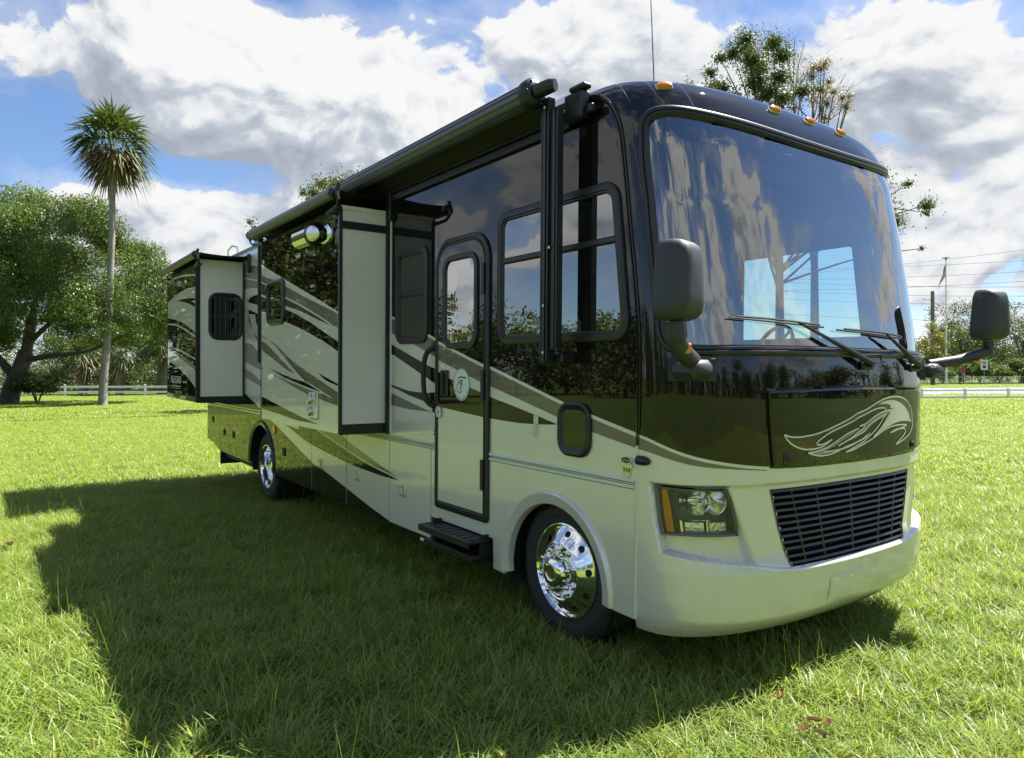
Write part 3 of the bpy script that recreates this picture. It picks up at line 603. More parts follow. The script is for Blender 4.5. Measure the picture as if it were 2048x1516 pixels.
M['frond'] = leaf_mat('palm fronds', (0.045, 0.075, 0.020), (0.125, 0.160, 0.045), 0.25); M['fronddry'] = leaf_mat('dead palm fronds', (0.15, 0.10, 0.045), (0.26, 0.19, 0.09), 0.2)
M['bark'] = pmat('rough grey bark', (0.11, 0.095, 0.078), 0.9, bump=(9, 1.0), var=(3, 0.35), bump_dist=0.05); M['palmbark'] = pmat('ringed palm bark', (0.23, 0.21, 0.18), 0.9, bump=(14, 1.0), var=(1.6, 0.3), bump_dist=0.03); M['twig'] = pmat('bare twigs', (0.13, 0.11, 0.095), 0.9)
def foliage(name, clumps, per, size, mat, parent, seed, droop=0.3, shell=0.55, asp=0.5, fuzz=0.16):
    """leaf-sized faces spread through rounded clumps (x, y, z, rx, rz)"""
    g = np.random.default_rng(seed); C = np.asarray(clumps, float); k = np.repeat(np.arange(len(C)), np.maximum(6, (per * (C[:, 3] / C[:, 3].mean()) ** 2)).astype(int)); n = len(k)
    d = g.normal(0, 1, (n, 3)); d /= np.linalg.norm(d, axis=1)[:, None]; rad = shell + (1.06 - shell) * g.random(n) ** 0.7; rad *= 1 + fuzz * g.normal(0, 1, n)
    ce = C[k, :3] + d * rad[:, None] * np.stack([C[k, 3], C[k, 3], C[k, 4]], 1)
    ax = g.normal(0, 1, (n, 3)); ax[:, 2] -= droop * 1.5; ax += d * 0.6; ax /= np.linalg.norm(ax, axis=1)[:, None]; nr_ = d * 0.7 + g.normal(0, 0.75, (n, 3)) + np.array([0, 0, 0.5]); sd_ = np.cross(ax, nr_); sd_ /= np.linalg.norm(sd_, axis=1)[:, None] + 1e-9
    s = size * (0.6 + 0.8 * g.random(n))[:, None]; co = np.stack([ce - ax * s * 0.5, ce + sd_ * s * asp * 0.5, ce + ax * s * 0.5, ce - sd_ * s * asp * 0.5], 1).reshape(-1, 3)
    b = np.arange(n)[:, None] * 4 + np.array([[0, 1, 2, 3]]); ct = g.random(len(C)); tint = np.clip(0.5 * ct[k] + 0.5 * g.random(n), 0, 1)
    return mesh_np(name, co, b, mat, parent, attr={'tint': np.repeat(tint, 4)})
def limbs(mb, paths):
    for pts, r0, r1 in paths:
        P = sl(pts, 5); P = [Vector(p) for p in P]; m = len(P); mb.tube(P, [r0 + (r1 - r0) * (i / (m - 1)) ** 0.8 for i in range(m)], 8)
    return mb
def blob(rng, c, r, rz, n, cr, flat=0.0):
    out = []
    for _ in range(n):
        d = Vector((rng.gauss(0, 1), rng.gauss(0, 1), rng.gauss(0, 1))).normalized(); f = 0.45 + 0.55 * rng.random() ** 0.6
        z = d.z * rz * f
        if z < -flat * rz: z = -flat * rz * rng.random()
        k = cr * rng.uniform(0.65, 1.3); out.append((c[0] + d.x * r * f, c[1] + d.y * r * f, c[2] + z, k, k * 0.75))
    return out
V = lambda l, d, z: tuple(view(l, d, z))
# spreading tree at the left
t = empty('broadleaf_tree', tuple(view(-33.0, 47))); tag(t, 'broad domed green tree with a thick forked trunk beside the tall palm', 'tree')
def rel(o, obj): obj.parent = o; obj.matrix_parent_inverse = Matrix.Translation(-o.location); return obj
mb = limbs(MB(), [([V(-33.0, 47, 0.0), V(-32.7, 47, 1.2), V(-32.1, 47, 2.6), V(-31.8, 47, 3.6)], 0.62, 0.42), ([V(-31.8, 47, 3.4), V(-31.4, 47, 5.2), V(-30.8, 46.6, 7.4), V(-30.2, 46, 9.8)], 0.36, 0.10), ([V(-31.8, 47, 3.5), V(-31.9, 47.5, 5.5), V(-31.3, 48, 8.0), V(-31, 48.5, 10.5)], 0.30, 0.08),
    ([V(-32.6, 47, 1.9), V(-33.5, 46.8, 3.2), V(-34.8, 46.5, 4.8), V(-36.5, 46, 6.8)], 0.34, 0.08), ([V(-31.9, 47, 3.0), V(-29.6, 46.5, 3.3), V(-27.4, 46, 3.5), V(-24.8, 45, 4.2), V(-23.6, 45, 4.9)], 0.22, 0.05), ([V(-31.7, 47, 4.0), V(-29.8, 46.4, 5.4), V(-28.0, 46, 6.4), V(-25.6, 45.2, 7.0)], 0.2, 0.05), ([V(-30.5, 46.4, 5.6), V(-27, 45.5, 5.6), V(-24.6, 45, 6.4), V(-22.6, 44.8, 6.1)], 0.13, 0.03),
    ([V(-24.9, 45, 6.4), V(-23.8, 45, 7.2), V(-22.8, 45, 7.2)], 0.05, 0.02), ([V(-33, 47, 0.5), V(-33.8, 46.5, 0.1)], 0.4, 0.1), ([V(-32.9, 47, 0.5), V(-32.1, 46.5, 0.1)], 0.4, 0.1)])
tr_ = mb.build('trunk', M['bark'], None, smooth=60); rel(t, tr_)
rg = random.Random(5); cl = []
for i in range(330):
    a = rg.uniform(0, 2 * math.pi); u = rg.random() ** 0.55; e_ = math.acos(rg.random()) if rg.random() < 0.75 else 1.5; L_, D_ = 9.6 * math.sin(e_) * math.cos(a), 7.5 * math.sin(e_) * math.sin(a); zz = 5.2 + 8.6 * math.cos(e_)
    f = 0.80 + 0.2 * rg.random(); bump_ = 0.35 * math.sin(a * 3 + e_ * 5); zz = 5.2 + (zz - 5.2) * f + bump_ + rg.uniform(-0.3, 0.4); L_ = L_ * f
    k = rg.uniform(0.6, 1.15); p = view(-31.2 + L_ * 0.97, 47 + D_ * f, zz); cl.append((p.x, p.y, p.z, k, k * 0.72))
for i in range(70):
    p = view(-31.2 + rg.uniform(-8.5, 8.2), 47 + rg.uniform(-5, 5), rg.uniform(3.9, 6.6)); k = rg.uniform(0.5, 0.9); cl.append((p.x, p.y, p.z, k, k * 0.8))
for i in range(110):
    a = rg.uniform(0, 6.283); u = rg.uniform(0.25, 0.82); e_ = rg.uniform(0, 1.35); p = view(-31.2 + 9.2 * u * math.sin(e_) * math.cos(a), 47 + 7 * u * math.sin(e_) * math.sin(a), 6.2 + 7.2 * u * math.cos(e_)); k = rg.uniform(0.7, 1.2); cl.append((p.x, p.y, p.z, k, k * 0.75))
cr_ = foliage('crown', cl, 560, 0.14, M['leaf'], None, 21, 0.5); rel(t, cr_)
# tall cabbage palm
def frond(org, yaw, pitch, length, rng, n=16, spread=1.9, drop=0.5):
    """fan of leaflets at the end of a stalk"""
    d = Vector((math.cos(yaw) * math.cos(pitch), math.sin(yaw) * math.cos(pitch), math.sin(pitch))); sdv = d.cross(Vector((0, 0, 1))); sdv = sdv.normalized() if sdv.length > 0.05 else Vector((1, 0, 0)); up = sdv.cross(d)
    hub = Vector(org) + d * length * 0.33 - Vector((0, 0, 0.06 * length)); vs = []; fs = []
    vs += [Vector(org) + sdv * 0.02, Vector(org) - sdv * 0.02, hub - sdv * 0.015, hub + sdv * 0.015]; fs.append((0, 1, 2, 3))
    for i in range(n):
        a = (i / (n - 1) - 0.5) * 2 * spread * 0.62; dir_ = (d * math.cos(a) + sdv * math.sin(a) + up * (0.10 * math.cos(a) + rng.uniform(-0.38, 0.38))).normalized(); ln = length * 0.76 * (1 - 0.28 * (abs(a) / spread) ** 2) * rng.uniform(0.85, 1.1); w_ = length * (0.036 if n > 14 else 0.052)
        s2 = dir_.cross(up).normalized(); m_ = hub + dir_ * ln * 0.5 - Vector((0, 0, 1)) * ln * 0.05 * drop; tip = hub + dir_ * ln - Vector((0, 0, 1)) * ln * 0.42 * drop * rng.uniform(0.6, 1.4)
        b = len(vs); vs += [hub, m_ - s2 * w_ * 0.5, m_ + s2 * w_ * 0.5, tip]; fs += [(b, b + 1, b + 2), (b + 1, b + 3, b + 2)]
    return vs, fs
def palm(name, label, path, r0, r1, nf, length, seed, dead=12, group=None, n=16, boots=False):
    o = empty(name, tuple(path[0])); tag(o, label, 'palm', group); rng = random.Random(seed); P = [Vector(p) for p in sl(path, 6)]; m = len(P); mb = MB(); rad = [r0 * (1.25 if i == 0 else 1) + (r1 - r0) * i / (m - 1) + rng.uniform(-0.01, 0.01) for i in range(m)]; mb.tube(P, rad, 14)
    if boots:
        for i in range(90):
            f = rng.random(); k = int(f * (m - 1)); p = P[k].lerp(P[min(k + 1, m - 1)], f * (m - 1) - k); a = rng.uniform(0, 6.283); d = Vector((math.cos(a), math.sin(a), 0)); s = d.cross(Vector((0, 0, 1))); rr_ = r0 * 0.95
            mb.add([p + d * rr_ - s * 0.07, p + d * rr_ + s * 0.07, p + d * (rr_ + 0.16) + s * 0.03 + Vector((0, 0, 0.38)), p + d * (rr_ + 0.16) - s * 0.03 + Vector((0, 0, 0.38))], [(0, 1, 2, 3)])
    rel(o, mb.build('trunk', M['palmbark'], None, smooth=60)); top = P[-1]; A = MB(); B = MB(); ta, tb = [], []
    for i in range(nf):
        yaw = i * 2.39996 + rng.uniform(-0.3, 0.3); f = i / (nf - 1); pitch = math.radians(84 - 104 * f ** 0.9) + rng.uniform(-0.30, 0.30); vs, fs = frond(top + Vector((0, 0, 0.25 * (1 - f))), yaw, pitch, length * rng.uniform(0.85, 1.08), rng, n, drop=0.5 + 0.9 * f); A.add(vs, fs); ta += [rng.uniform(0.1, 0.9)] * len(vs)
    for i in range(dead):
        yaw = rng.uniform(0, 6.283); pitch = math.radians(rng.uniform(-74, -14)); vs, fs = frond(top - Vector((0, 0, 0.15)), yaw, pitch, length * rng.uniform(0.65, 0.92), rng, n, drop=0.9); B.add(vs, fs); tb += [rng.random()] * len(vs)
    rel(o, mesh_np('crown', A.v, A.f, M['frond'], None, attr={'tint': ta}))
    if dead: rel(o, mesh_np('dead_fronds', B.v, B.f, M['fronddry'], None, attr={'tint': tb}))
    return o
palm('cabbage_palm', 'tall slender cabbage palm with a round shaggy crown, standing alone on the lawn', [V(-24.5, 43, 0.1), V(-24.45, 43, 1.6), V(-24.2, 43, 4.4), V(-24.05, 43, 7.2), V(-23.9, 43, 11), V(-23.85, 43, 15.8)], 0.26, 0.155, 46, 2.75, 31, 44, n=13)
# palms and shrubs behind the fence
UP = 'short palms behind the white fence'
for lat, dep, h, sd_, lb in ((-43.6, 73, 4.0, 41, 'short palm with criss-cross bark behind the fence, next to the forked tree'), (-38.8, 71, 4.3, 42, 'stout palm with drooping fronds behind the fence, directly beyond the tall palm'), (-36.2, 74, 6.6, 43, 'palm whose crown stands above the other fence palms'), (-34.6, 72, 5.0, 44, 'palm behind the fence nearest the motorhome')):
    palm('fan_palm', lb, [V(lat, dep, 0.2), V(lat + 0.05, dep, h * 0.5), V(lat + 0.1, dep, h)], 0.36, 0.30, 30, 2.7, sd_, 9, UP, 14, True)
def shrub(name, label, lat, dep, r, h, mat, seed, size=0.16, per=230, cat='shrub', group=None, n=26):
    o = empty(name, tuple(view(lat, dep))); tag(o, label, cat, group); rng = random.Random(seed); c = view(lat, dep); cl = blob(rng, (c.x, c.y, c.z + h * 0.52), r, h * 0.5, n, r * 0.32); rel(o, foliage('foliage', cl, per, size, mat, None, seed)); mb = MB()
    for k in range(5):
        a = rng.uniform(0, 6.28); mb.tube([tuple(c), (c.x + math.cos(a) * r * 0.4, c.y + math.sin(a) * r * 0.4, c.z + h * 0.7)], [0.05, 0.015], 6)
    rel(o, mb.build('stem', M['bark'], None)); return o
shrub('shrub', 'dark low shrub growing against the foot of the forked tree', -30.4, 46, 1.35, 2.2, M['leafdark'], 51)
shrub('shrub', 'dark bushy shrub behind the fence between two palms', -41.5, 74, 2.2, 3.6, M['leafdark'], 52)
shrub('shrub', 'light yellow-green shrub behind the fence beside the motorhome', -33.0, 76, 2.6, 5.5, M['leafyel'], 53, 0.2)
shrub('shrub', 'spreading shrub behind the fence at the edge of the trees', -47.0, 72, 2.4, 4.0, M['leafdark'], 54)
def tree(name, label, lat, dep, trunk_h, r, h, mat, seed, n=60, cr=1.2, per=150, size=0.25, group=None, flat=0.5, lean=0.0):
    o = empty(name, tuple(view(lat, dep))); tag(o, label, 'tree', group); rng = random.Random(seed); c = view(lat, dep); top = c + VR * lean; cz = c.z + trunk_h + (h - trunk_h) * 0.45; cl = blob(rng, (top.x, top.y, cz), r, (h - trunk_h) * 0.55, n, cr, flat); rel(o, foliage('crown', cl, per, size, mat, None, seed, 0.3)); paths = [([tuple(c), tuple(c * 0.5 + top * 0.5 + Vector((0, 0, (cz - c.z) * 0.5))), (top.x, top.y, cz)], 0.028 * h, 0.012 * h)]
    for k in range(9):
        q = rng.choice(cl); s_ = rng.uniform(0.35, 0.8); b = Vector(c).lerp(Vector((top.x, top.y, cz)), s_); paths.append(([tuple(b), tuple(b.lerp(Vector(q[:3]), 0.5) + Vector((0, 0, 0.4))), q[:3]], 0.012 * h, 0.003 * h))
    rel(o, limbs(MB(), paths).build('trunk', M['bark'], None, smooth=60)); return o
tree('broadleaf_tree', 'yellowing tree behind the fence, partly hidden by the motorhome', -31.0, 75.0, 2.2, 3.8, 8.6, M['leafyel'], 61, 46, 1.0, 190, 0.2)
for lat, dep, h, sd_ in ((-52, 88, 11, 62), (-44, 92, 9.0, 63), (-36, 95, 7.5, 64)): tree('broadleaf_tree', {62: 'tall shaded tree standing behind the forked tree', 63: 'shaded tree in the wood behind the short palms', 64: 'lowest shaded tree in the wood, at the motorhome end'}[sd_], lat, dep, 2.0, 5.0, h, M['leafdark'], sd_, 60, 1.5, 150, 0.3)
rg = random.Random(31); cl = []
for i in range(230):
    p = view(rg.uniform(-70, -22), rg.uniform(82, 98)); k = rg.uniform(0.9, 1.9); cl.append((p.x, p.y, p.z + rg.uniform(0.3, 6.2) * rg.random() ** 0.6, k, k * 0.85))
for i in range(120): p = view(rg.uniform(56, 112), rg.uniform(137, 150)); k = rg.uniform(1.2, 2.2); cl.append((p.x, p.y, p.z + rg.uniform(0.5, 8.0), k, k * 0.85))
tag(foliage('woods', cl, 300, 0.28, M['leafdark'], None, 92), kind='stuff')
# trees beyond the road
RT = 'oaks beyond the road'
for lat, dep, h, r, sd_, lb in ((80.0, 128, 15.0, 6.2, 71, 'large oak behind the flagpole'), (92.5, 130, 14.6, 6.5, 72, 'oak at the picture edge beyond the far mirror'), (70, 134, 9.5, 4.8, 73, 'low oak partly hidden by the motorhome front'), (86.5, 138, 11.5, 6, 74, 'lower oak between the two tallest ones beyond the road'), (99, 134, 13, 6, 75, 'oak beyond the road at the far end of the row')):
    tree('oak_tree', lb, lat, dep, 2.0, r, h, M['leafdark'], sd_, 80, 1.5, 150, 0.32, RT, 0.85)
tree('broadleaf_tree', 'small yellow-green tree beside the windshield edge', 58.6, 100, 1.6, 1.6, 8.6, M['leafyel'], 76, 26, 0.75, 200, 0.22)
for lat, dep, r, h, sd_, lb in ((77.5, 119, 2.4, 3.6, 77, 'rounded bush behind the wire fence, near the flagpole'), (81.5, 120, 2.2, 3.2, 78, 'rounded bush behind the wire fence, by the white sign'), (85.5, 121, 2.6, 4.0, 79, 'rounded bush behind the wire fence, under the far mirror arm'), (72.5, 121, 2.2, 3.0, 80, 'low bush behind the wire fence, by the wooden pole')): shrub('bush', lb, lat, dep, r, h, M['leaf'], sd_, 0.28, 200, 'bush', 'bushes along the wire fence', 20)
# trees that rise over the motorhome
def px_tree(name, label, lat, dep, spots, trunk, mat, seed, per, size, extra=()):
    o = empty(name, tuple(view(lat, dep))); tag(o, label, 'tree'); cl = []
    for l, z, k in spots:
        p = view(l, dep + random.Random(seed + int(l * 31 + z * 17)).uniform(-1.5, 1.5), z); cl.append((p.x, p.y, p.z, k, k * 0.8))
    rel(o, foliage('crown', cl, per, size, mat, None, seed, 0.3, 0.05, 0.5, 0.62)); base = view(lat, dep); paths = [([tuple(base), V(lat, dep, trunk * 0.5), V(lat, dep, trunk)], 0.26, 0.10)]; rng = random.Random(seed)
    for c_ in cl:
        s_ = rng.uniform(0.45, 1.0); b = Vector(V(lat, dep, trunk * s_)); paths.append(([tuple(b), tuple(b.lerp(Vector(c_[:3]), 0.55) + Vector((0, 0, 0.25))), c_[:3]], 0.06, 0.012))
    for e_ in extra: paths.append(e_)
    rel(o, limbs(MB(), paths).build('trunk', M['bark'], None, smooth=60)); return o
K = 30 / 1437.0; pz = lambda y, d: 1.667 + (757 - y) * d / 1437.0; pl_ = lambda x, d: (x - 1024) * d / 1437.0
sp = [(pl_(x, 30), pz(y, 30), k) for x, y, k in ((1478, 105, .42), (1505, 92, .38), (1545, 95, .45), (1562, 120, .42), (1458, 125, .40), (1450, 150, .42), (1485, 150, .5), (1525, 130, .5), (1560, 160, .45), (1500, 185, .5), (1540, 185, .5), (1470, 190, .42), (1450, 175, .3), (1560, 210, .42), (1520, 225, .5), (1480, 220, .5), (1395, 152, .28), (1375, 156, .24), (1415, 158, .28), (1440, 172, .3), (1545, 250, .5), (1800, 400, .30), (1815, 430, .30), (1800, 445, .28), (1795, 382, .18), (1832, 438, .16), (1808, 512, .12), (1600, 190, .35), (1430, 200, .4), (1440, 125, .25), (1500, 300, .9), (1600, 350, .9), (1680, 400, .9), (1740, 420, .8), (1560, 420, 1.0), (1450, 330, .9), (1780, 440, .6))]
px_tree('oak_tree', 'leafy oak whose crown rises above the windshield end of the roof', pl_(1560, 30), 30, sp, 9.5, M['leafdark'], 81, 1700, 0.10)
rg = random.Random(9); tw = []
for x0, y0, x1, y1 in ((1590, 250, 1592, 78), (1592, 200, 1612, 85), (1598, 180, 1640, 130), (1588, 170, 1572, 75), (1625, 260, 1640, 130), (1630, 250, 1690, 160), (1640, 260, 1712, 165), (1650, 250, 1700, 205), (1610, 250, 1605, 150), (1640, 240, 1665, 165), (1620, 240, 1575, 180)):
    d = 31 + rg.uniform(-1, 1); a, b = Vector(V(pl_(x0, d), d, pz(y0, d))), Vector(V(pl_(x1, d), d, pz(y1, d))); mid_ = a.lerp(b, 0.5) + VR * rg.uniform(-0.15, 0.15); tw.append(([tuple(a), tuple(mid_), tuple(b)], 0.030, 0.006))
    for k in range(7):
        f = rg.uniform(0.3, 0.95); s_ = a.lerp(b, f); e_ = s_ + (b - a) * rg.uniform(0.1, 0.25) + VR * rg.uniform(-0.5, 0.5) + Vector((0, 0, rg.uniform(0, .25))); tw.append(([tuple(s_), tuple(s_.lerp(e_, .5) + Vector((0, 0, .04))), tuple(e_)], 0.010, 0.003))
tw.append(([tuple(view(pl_(1630, 31), 31)), V(pl_(1628, 31), 31, 6), V(pl_(1610, 31), 31, 12.6)], 0.16, 0.05))
sp = [(pl_(x, 31), pz(y, 31), k) for x, y, k in ((1618, 150, .20), (1640, 142, .22), (1612, 170, .22), (1660, 165, .20), (1635, 175, .25), (1625, 200, .25), (1655, 200, .2), (1605, 205, .22), (1675, 185, .18), (1690, 205, .16), (1695, 220, .14), (1615, 230, .2), (1680, 225, .15), (1640, 225, .2), (1605, 130, .15), (1650, 185, .22), (1668, 215, .2), (1630, 155, .2), (1600, 235, .2), (1655, 235, .2))]
sp = [(a, b, c * 1.55) for a, b, c in sp]
o_ = px_tree('sparse_tree', 'thin half-bare tree with dry leaves and twigs behind the roof', pl_(1630, 31), 31, sp, 10.5, M['leafdry'], 82, 300, 0.075, tw)
sp = [(pl_(x, 38), pz(y, 38), k) for x, y, k in ((640, 360, .5), (665, 355, .5), (690, 352, .5), (712, 358, .5), (630, 385, .45), (655, 385, .6), (685, 380, .7), (640, 410, .6), (622, 395, .25), (700, 420, .9), (512, 448, .2), (522, 462, .25), (530, 480, .3))]
px_tree('broadleaf_tree', 'grey-green treetop showing above the middle of the awning', pl_(680, 38), 38, sp, 8.5, M['leafdark'], 83, 800, 0.12)
# the wood around the lawn behind the photographer's place: reflected in the paint and the glass
rg = random.Random(77); cl = []; tk = []
for a_, R_, h, r in ((186.6, 50, 12.5, 2.4), (188.8, 49, 13, 2.8), (191, 47, 13.5, 3.0), (194, 45, 12.5, 3.4), (196.5, 43, 11.5, 3.0)):
    x, y = 3 + R_ * math.cos(math.radians(a_)), -4 + R_ * math.sin(math.radians(a_)); cl += [(x + rg.gauss(0, r * .5), y + rg.gauss(0, r * .5), h * rg.uniform(0.08, 0.95), r * .42, r * .42) for _ in range(64)]; tk.append(([(x, y, 0), (x, y, h * .5), (x, y, h * .9)], 0.3, 0.08))
for i in range(74):
    a = math.radians(-167 + 245 * (i + rg.uniform(-.4, .4)) / 74); R_ = rg.uniform(52, 74); x, y = 3 + R_ * math.cos(a), -4 + R_ * math.sin(a); h = rg.uniform(4.4, 8.4) * (1.2 if i % 7 == 0 else 1); r = rg.uniform(2.4, 4.6) if i % 5 else 1.3
    cl += [(x + rg.gauss(0, r * .5), y + rg.gauss(0, r * .5), h * rg.uniform(0.15, 1.0), r * .42, r * .42) for _ in range(24)]; tk.append(([(x, y, 0), (x, y, h * .5), (x, y, h * .9)], 0.22, 0.06))
o_ = tag(foliage('woods', cl, 110, 0.42, M['leafdark'], None, 91), kind='stuff'); o_ = tag(limbs(MB(), tk).build('woods_trunks', M['bark'], None), kind='stuff')

# ================================================================== FENCES, POLES, SIGNS
M['fence'] = pmat('white vinyl fence', (0.82, 0.83, 0.82), 0.45, var=(1.5, 0.06))
def rail_fence(label, pts, post_h, rails, w, group):
    o = empty('rail_fence', tuple(pts[0])); tag(o, label, 'fence', group)
    for p in pts:
        mb = MB(); mb.box((p.x, p.y, p.z + post_h / 2), (w * 1.25, w * 1.25, post_h), 0.008); mb.box((p.x, p.y, p.z + post_h + 0.02), (w * 1.5, w * 1.5, 0.04), 0.012); rel(o, mb.build('post', M['fence'], None))
    for a, b in zip(pts[:-1], pts[1:]):
        d = (b - a).normalized(); ang = math.atan2(d.y, d.x)
        for h, t in rails:
            mb = MB(); m = (a + b) / 2; mb.box((m.x, m.y, m.z + h), ((b - a).length - w * 1.26, 0.05, t), 0.006, Matrix.Rotation(ang, 3, 'Z')); rel(o, mb.build('rail', M['fence'], None))
    return o
A, B = Vector((-78.5, -5.42, 0)), Vector((-67.87, 9.57, 0)); d_ = (B - A) / 5.0; fp = []
for k in range(-3, 8): p = A + d_ * k; p.z = float(gz(p.x, p.y)); fp.append(p)
rail_fence('white two-rail fence in front of the palms', fp, 1.10, ((0.90, 0.19), (0.42, 0.16)), 0.13, 'white rail fences')
A, B = Vector((-18.75, 49.45, 0)), Vector((-17.04, 51.87, 0)); d_ = (B - A); fp = []
for k in range(-5, 9): p = A + d_ * k; p.z = float(gz(p.x, p.y)) - 0.04; fp.append(p)
rail_fence('low white two-rail fence along the near side of the road', fp, 0.76, ((0.66, 0.11), (0.20, 0.14)), 0.13, 'white rail fences')
# wire fence
o = empty('wire_fence', tuple(view(64, 115))); tag(o, 'grey wire mesh fence across the far verge, in front of the bushes', 'fence'); M['galv'] = pmat('galvanised steel', (0.30, 0.31, 0.32), 0.45, metal=0.6)
mb = MB()
for k in range(13): p = view(60 + k * 3.4, 115.5); mb = MB(); mb.tube([tuple(p), (p.x, p.y, p.z + 1.25)], 0.035, 6); rel(o, mb.build('post', M['galv'], None))
mb = MB(); mb.tube([tuple(view(60, 115.5) + Vector((0, 0, 1.2))), tuple(view(101, 115.5) + Vector((0, 0, 1.2)))], 0.03, 6); rel(o, mb.build('rail', M['galv'], None))
mb = MB()
for k in range(150):
    for s in (1.1, -1.1):
        a = view(60 + k * 0.27, 115.5) + Vector((0, 0, 0.05 if s > 0 else 1.18)); b = view(60 + k * 0.27 + 1.1, 115.5) + Vector((0, 0, 1.18 if s > 0 else 0.05)); mb.tube([tuple(a), tuple(b)], 0.007, 3, False)
rel(o, tag(mb.build('wire_mesh', M['galv'], None), kind='stuff'))
# flagpole and flag
fpz = view(66.5, 110); o = empty('flagpole', tuple(fpz)); tag(o, 'tall pale flagpole standing on the far verge', 'flagpole'); M['polepaint'] = pmat('white painted pole', (0.70, 0.70, 0.70), 0.4)
mb = MB(); mb.tube([tuple(fpz), tuple(fpz + Vector((0, 0, 19.1)))], [0.16, 0.07], 12); rel(o, mb.build('pole', M['polepaint'], None, smooth=60)); mb = MB(); mb.lathe([(0, 0.2), (0.12, 0.14), (0.16, 0.0), (0.12, -0.12), (0, -0.16)], tuple(fpz + Vector((0, 0, 19.2))), (0, 0, 1), 14); mb.box(tuple(fpz + Vector((0, 0, 19.42))), (0.9, 0.9, 0.07), 0.02); rel(o, mb.build('finial', M['galv'], None, smooth=60))
M['red'] = pmat('flag red', (0.33, 0.03, 0.04), 0.8); M['flagwhite'] = pmat('flag white', (0.66, 0.65, 0.63), 0.8); M['blue'] = pmat('flag blue', (0.025, 0.035, 0.13), 0.8)
fl = empty('flag', tuple(fpz + Vector((0, 0, 18.6)))); tag(fl, 'limp flag with red and white stripes hanging from the flagpole', 'flag')
def flag_pt(u, v):      # u across the hoist (0 top .. 1 bottom), v out along the fly; hanging in folds
    f = VF; base = Vector(fpz) + Vector((0, 0, 18.4)); drop = v * 3.5; out = -0.10 - 1.05 * v ** 0.8 - 0.42 * (u - 0.2) * v; wob = 0.20 * math.sin(v * 9 + u * 3) * v
    return base + VR * (out * (0.85 + 0.15 * u)) + f * wob + Vector((0, 0, -u * 1.9 * (1 - 0.35 * v) - drop * 0.85))
for k in range(13):
    mb = MB(); lps = [[tuple(flag_pt((k + s) / 13, v)) for v in np.linspace(0.0 if k >= 7 else 0.38, 1, 12)] for s in (0, 1)]; mb.loops(lps, closed=False); rel(fl, mb.build('stripe', M['red'] if k % 2 == 0 else M['flagwhite'], None, smooth=True))
mb = MB(); mb.loops([[tuple(flag_pt(u, v)) for v in np.linspace(0, 0.38, 6)] for u in np.linspace(0, 7 / 13, 6)], closed=False); rel(fl, mb.build('canton', M['blue'], None, smooth=True))
mb = MB()
for i in range(5):
    for jj in range(5): p = flag_pt(0.05 + 0.10 * i, 0.04 + 0.075 * jj); mb.add([p + VR * a + Vector((0, 0, b)) - VF * 0.012 for a, b in ((-.05, 0), (0, -.05), (.05, 0), (0, .05))], [(0, 1, 2, 3)])
rel(fl, mb.build('star', M['flagwhite'], None))
wp = view(65.9, 112.5); o = empty('utility_pole', tuple(wp)); tag(o, 'weathered wooden utility pole beside the flagpole', 'utility pole'); M['poleoak'] = pmat('weathered pole timber', (0.17, 0.14, 0.11), 0.9, var=(2, 0.2))
mb = MB(); mb.tube([tuple(wp), tuple(wp + Vector((0, 0, 14.6)))], [0.36, 0.26], 12); rel(o, mb.build('pole', M['poleoak'], None, smooth=60))
for z_ in (13.2, 11.6, 9.9):
    mb = MB(); mb.tube([tuple(wp + Vector((0, 0, z_))), tuple(wp - VR * 1.3 + Vector((0, 0, z_ + 0.12)))], 0.05, 6); mb.lathe([(0.0, 0.2), (0.09, 0.16), (0.07, 0.08), (0.1, 0.0), (0, 0)], tuple(wp - VR * 1.3 + Vector((0, 0, z_ + 0.14))), (0, 0, 1), 8); rel(o, mb.build('insulator_arm', M['galv'], None))
M['cable'] = pmat('black cable', (0.03, 0.03, 0.035), 0.6)
WN = ('topmost of the power lines above the far trees', 'second power line from the top, level with the flagpole finial', 'third power line from the top, crossing the flag', 'fourth power line from the top, meeting the flat one', 'flat power line just below the flag', 'power line that passes the wooden pole top', 'power line crossing between the two poles', 'lowest power line, near the treetops')
for lb, (za, zb) in zip(WN, ((19.0, 21.9), (18.5, 19.6), (16.9, 17.95), (15.4, 16.55), (15.45, 15.15), (14.1, 13.8), (12.9, 12.5), (10.5, 9.9))):
    a, b = view(40, 106, za - (zb - za) * 0.8), view(92, 106, zb + (zb - za) * 0.25); pts = [a.lerp(b, t) - Vector((0, 0, 0.5 * 4 * t * (1 - t))) for t in np.linspace(0, 1, 14)]; mb = MB(); mb.tube([tuple(p) for p in pts], 0.028, 5, False); tag(mb.build('power_line', M['cable'], None, smooth=60), lb, 'power line', 'power lines')
def sign(label, lat, dep, h, shape, mat, cat='road sign'):
    p = view(lat, dep); o = empty('road_sign', tuple(p)); tag(o, label, cat); mb = MB(); mb.tube([tuple(p), tuple(p + Vector((0, 0, h)))], 0.045, 6); rel(o, mb.build('post', M['galv'], None)); mb = MB()
    f = [p + VR * a + Vector((0, 0, h - 0.1 + b)) - VF * 0.06 for a, b in shape]; k = [q + VF * 0.02 for q in f]; mb.loops([[tuple(q) for q in k], [tuple(q) for q in f]], cap0=True, cap1=True); rel(o, mb.build('plate', mat, None, smooth=False)); return o, p
M['signwhite'] = pmat('white sign face', (0.72, 0.72, 0.72), 0.4); M['signred'] = pmat('red sign face', (0.32, 0.04, 0.035), 0.4)
s_, p = sign('white upright road sign on a leaning post by the bushes', 73.6, 112, 3.1, [(-.55, -.75), (.55, -.75), (.55, .75), (-.55, .75)], M['signwhite'])
mb = MB()
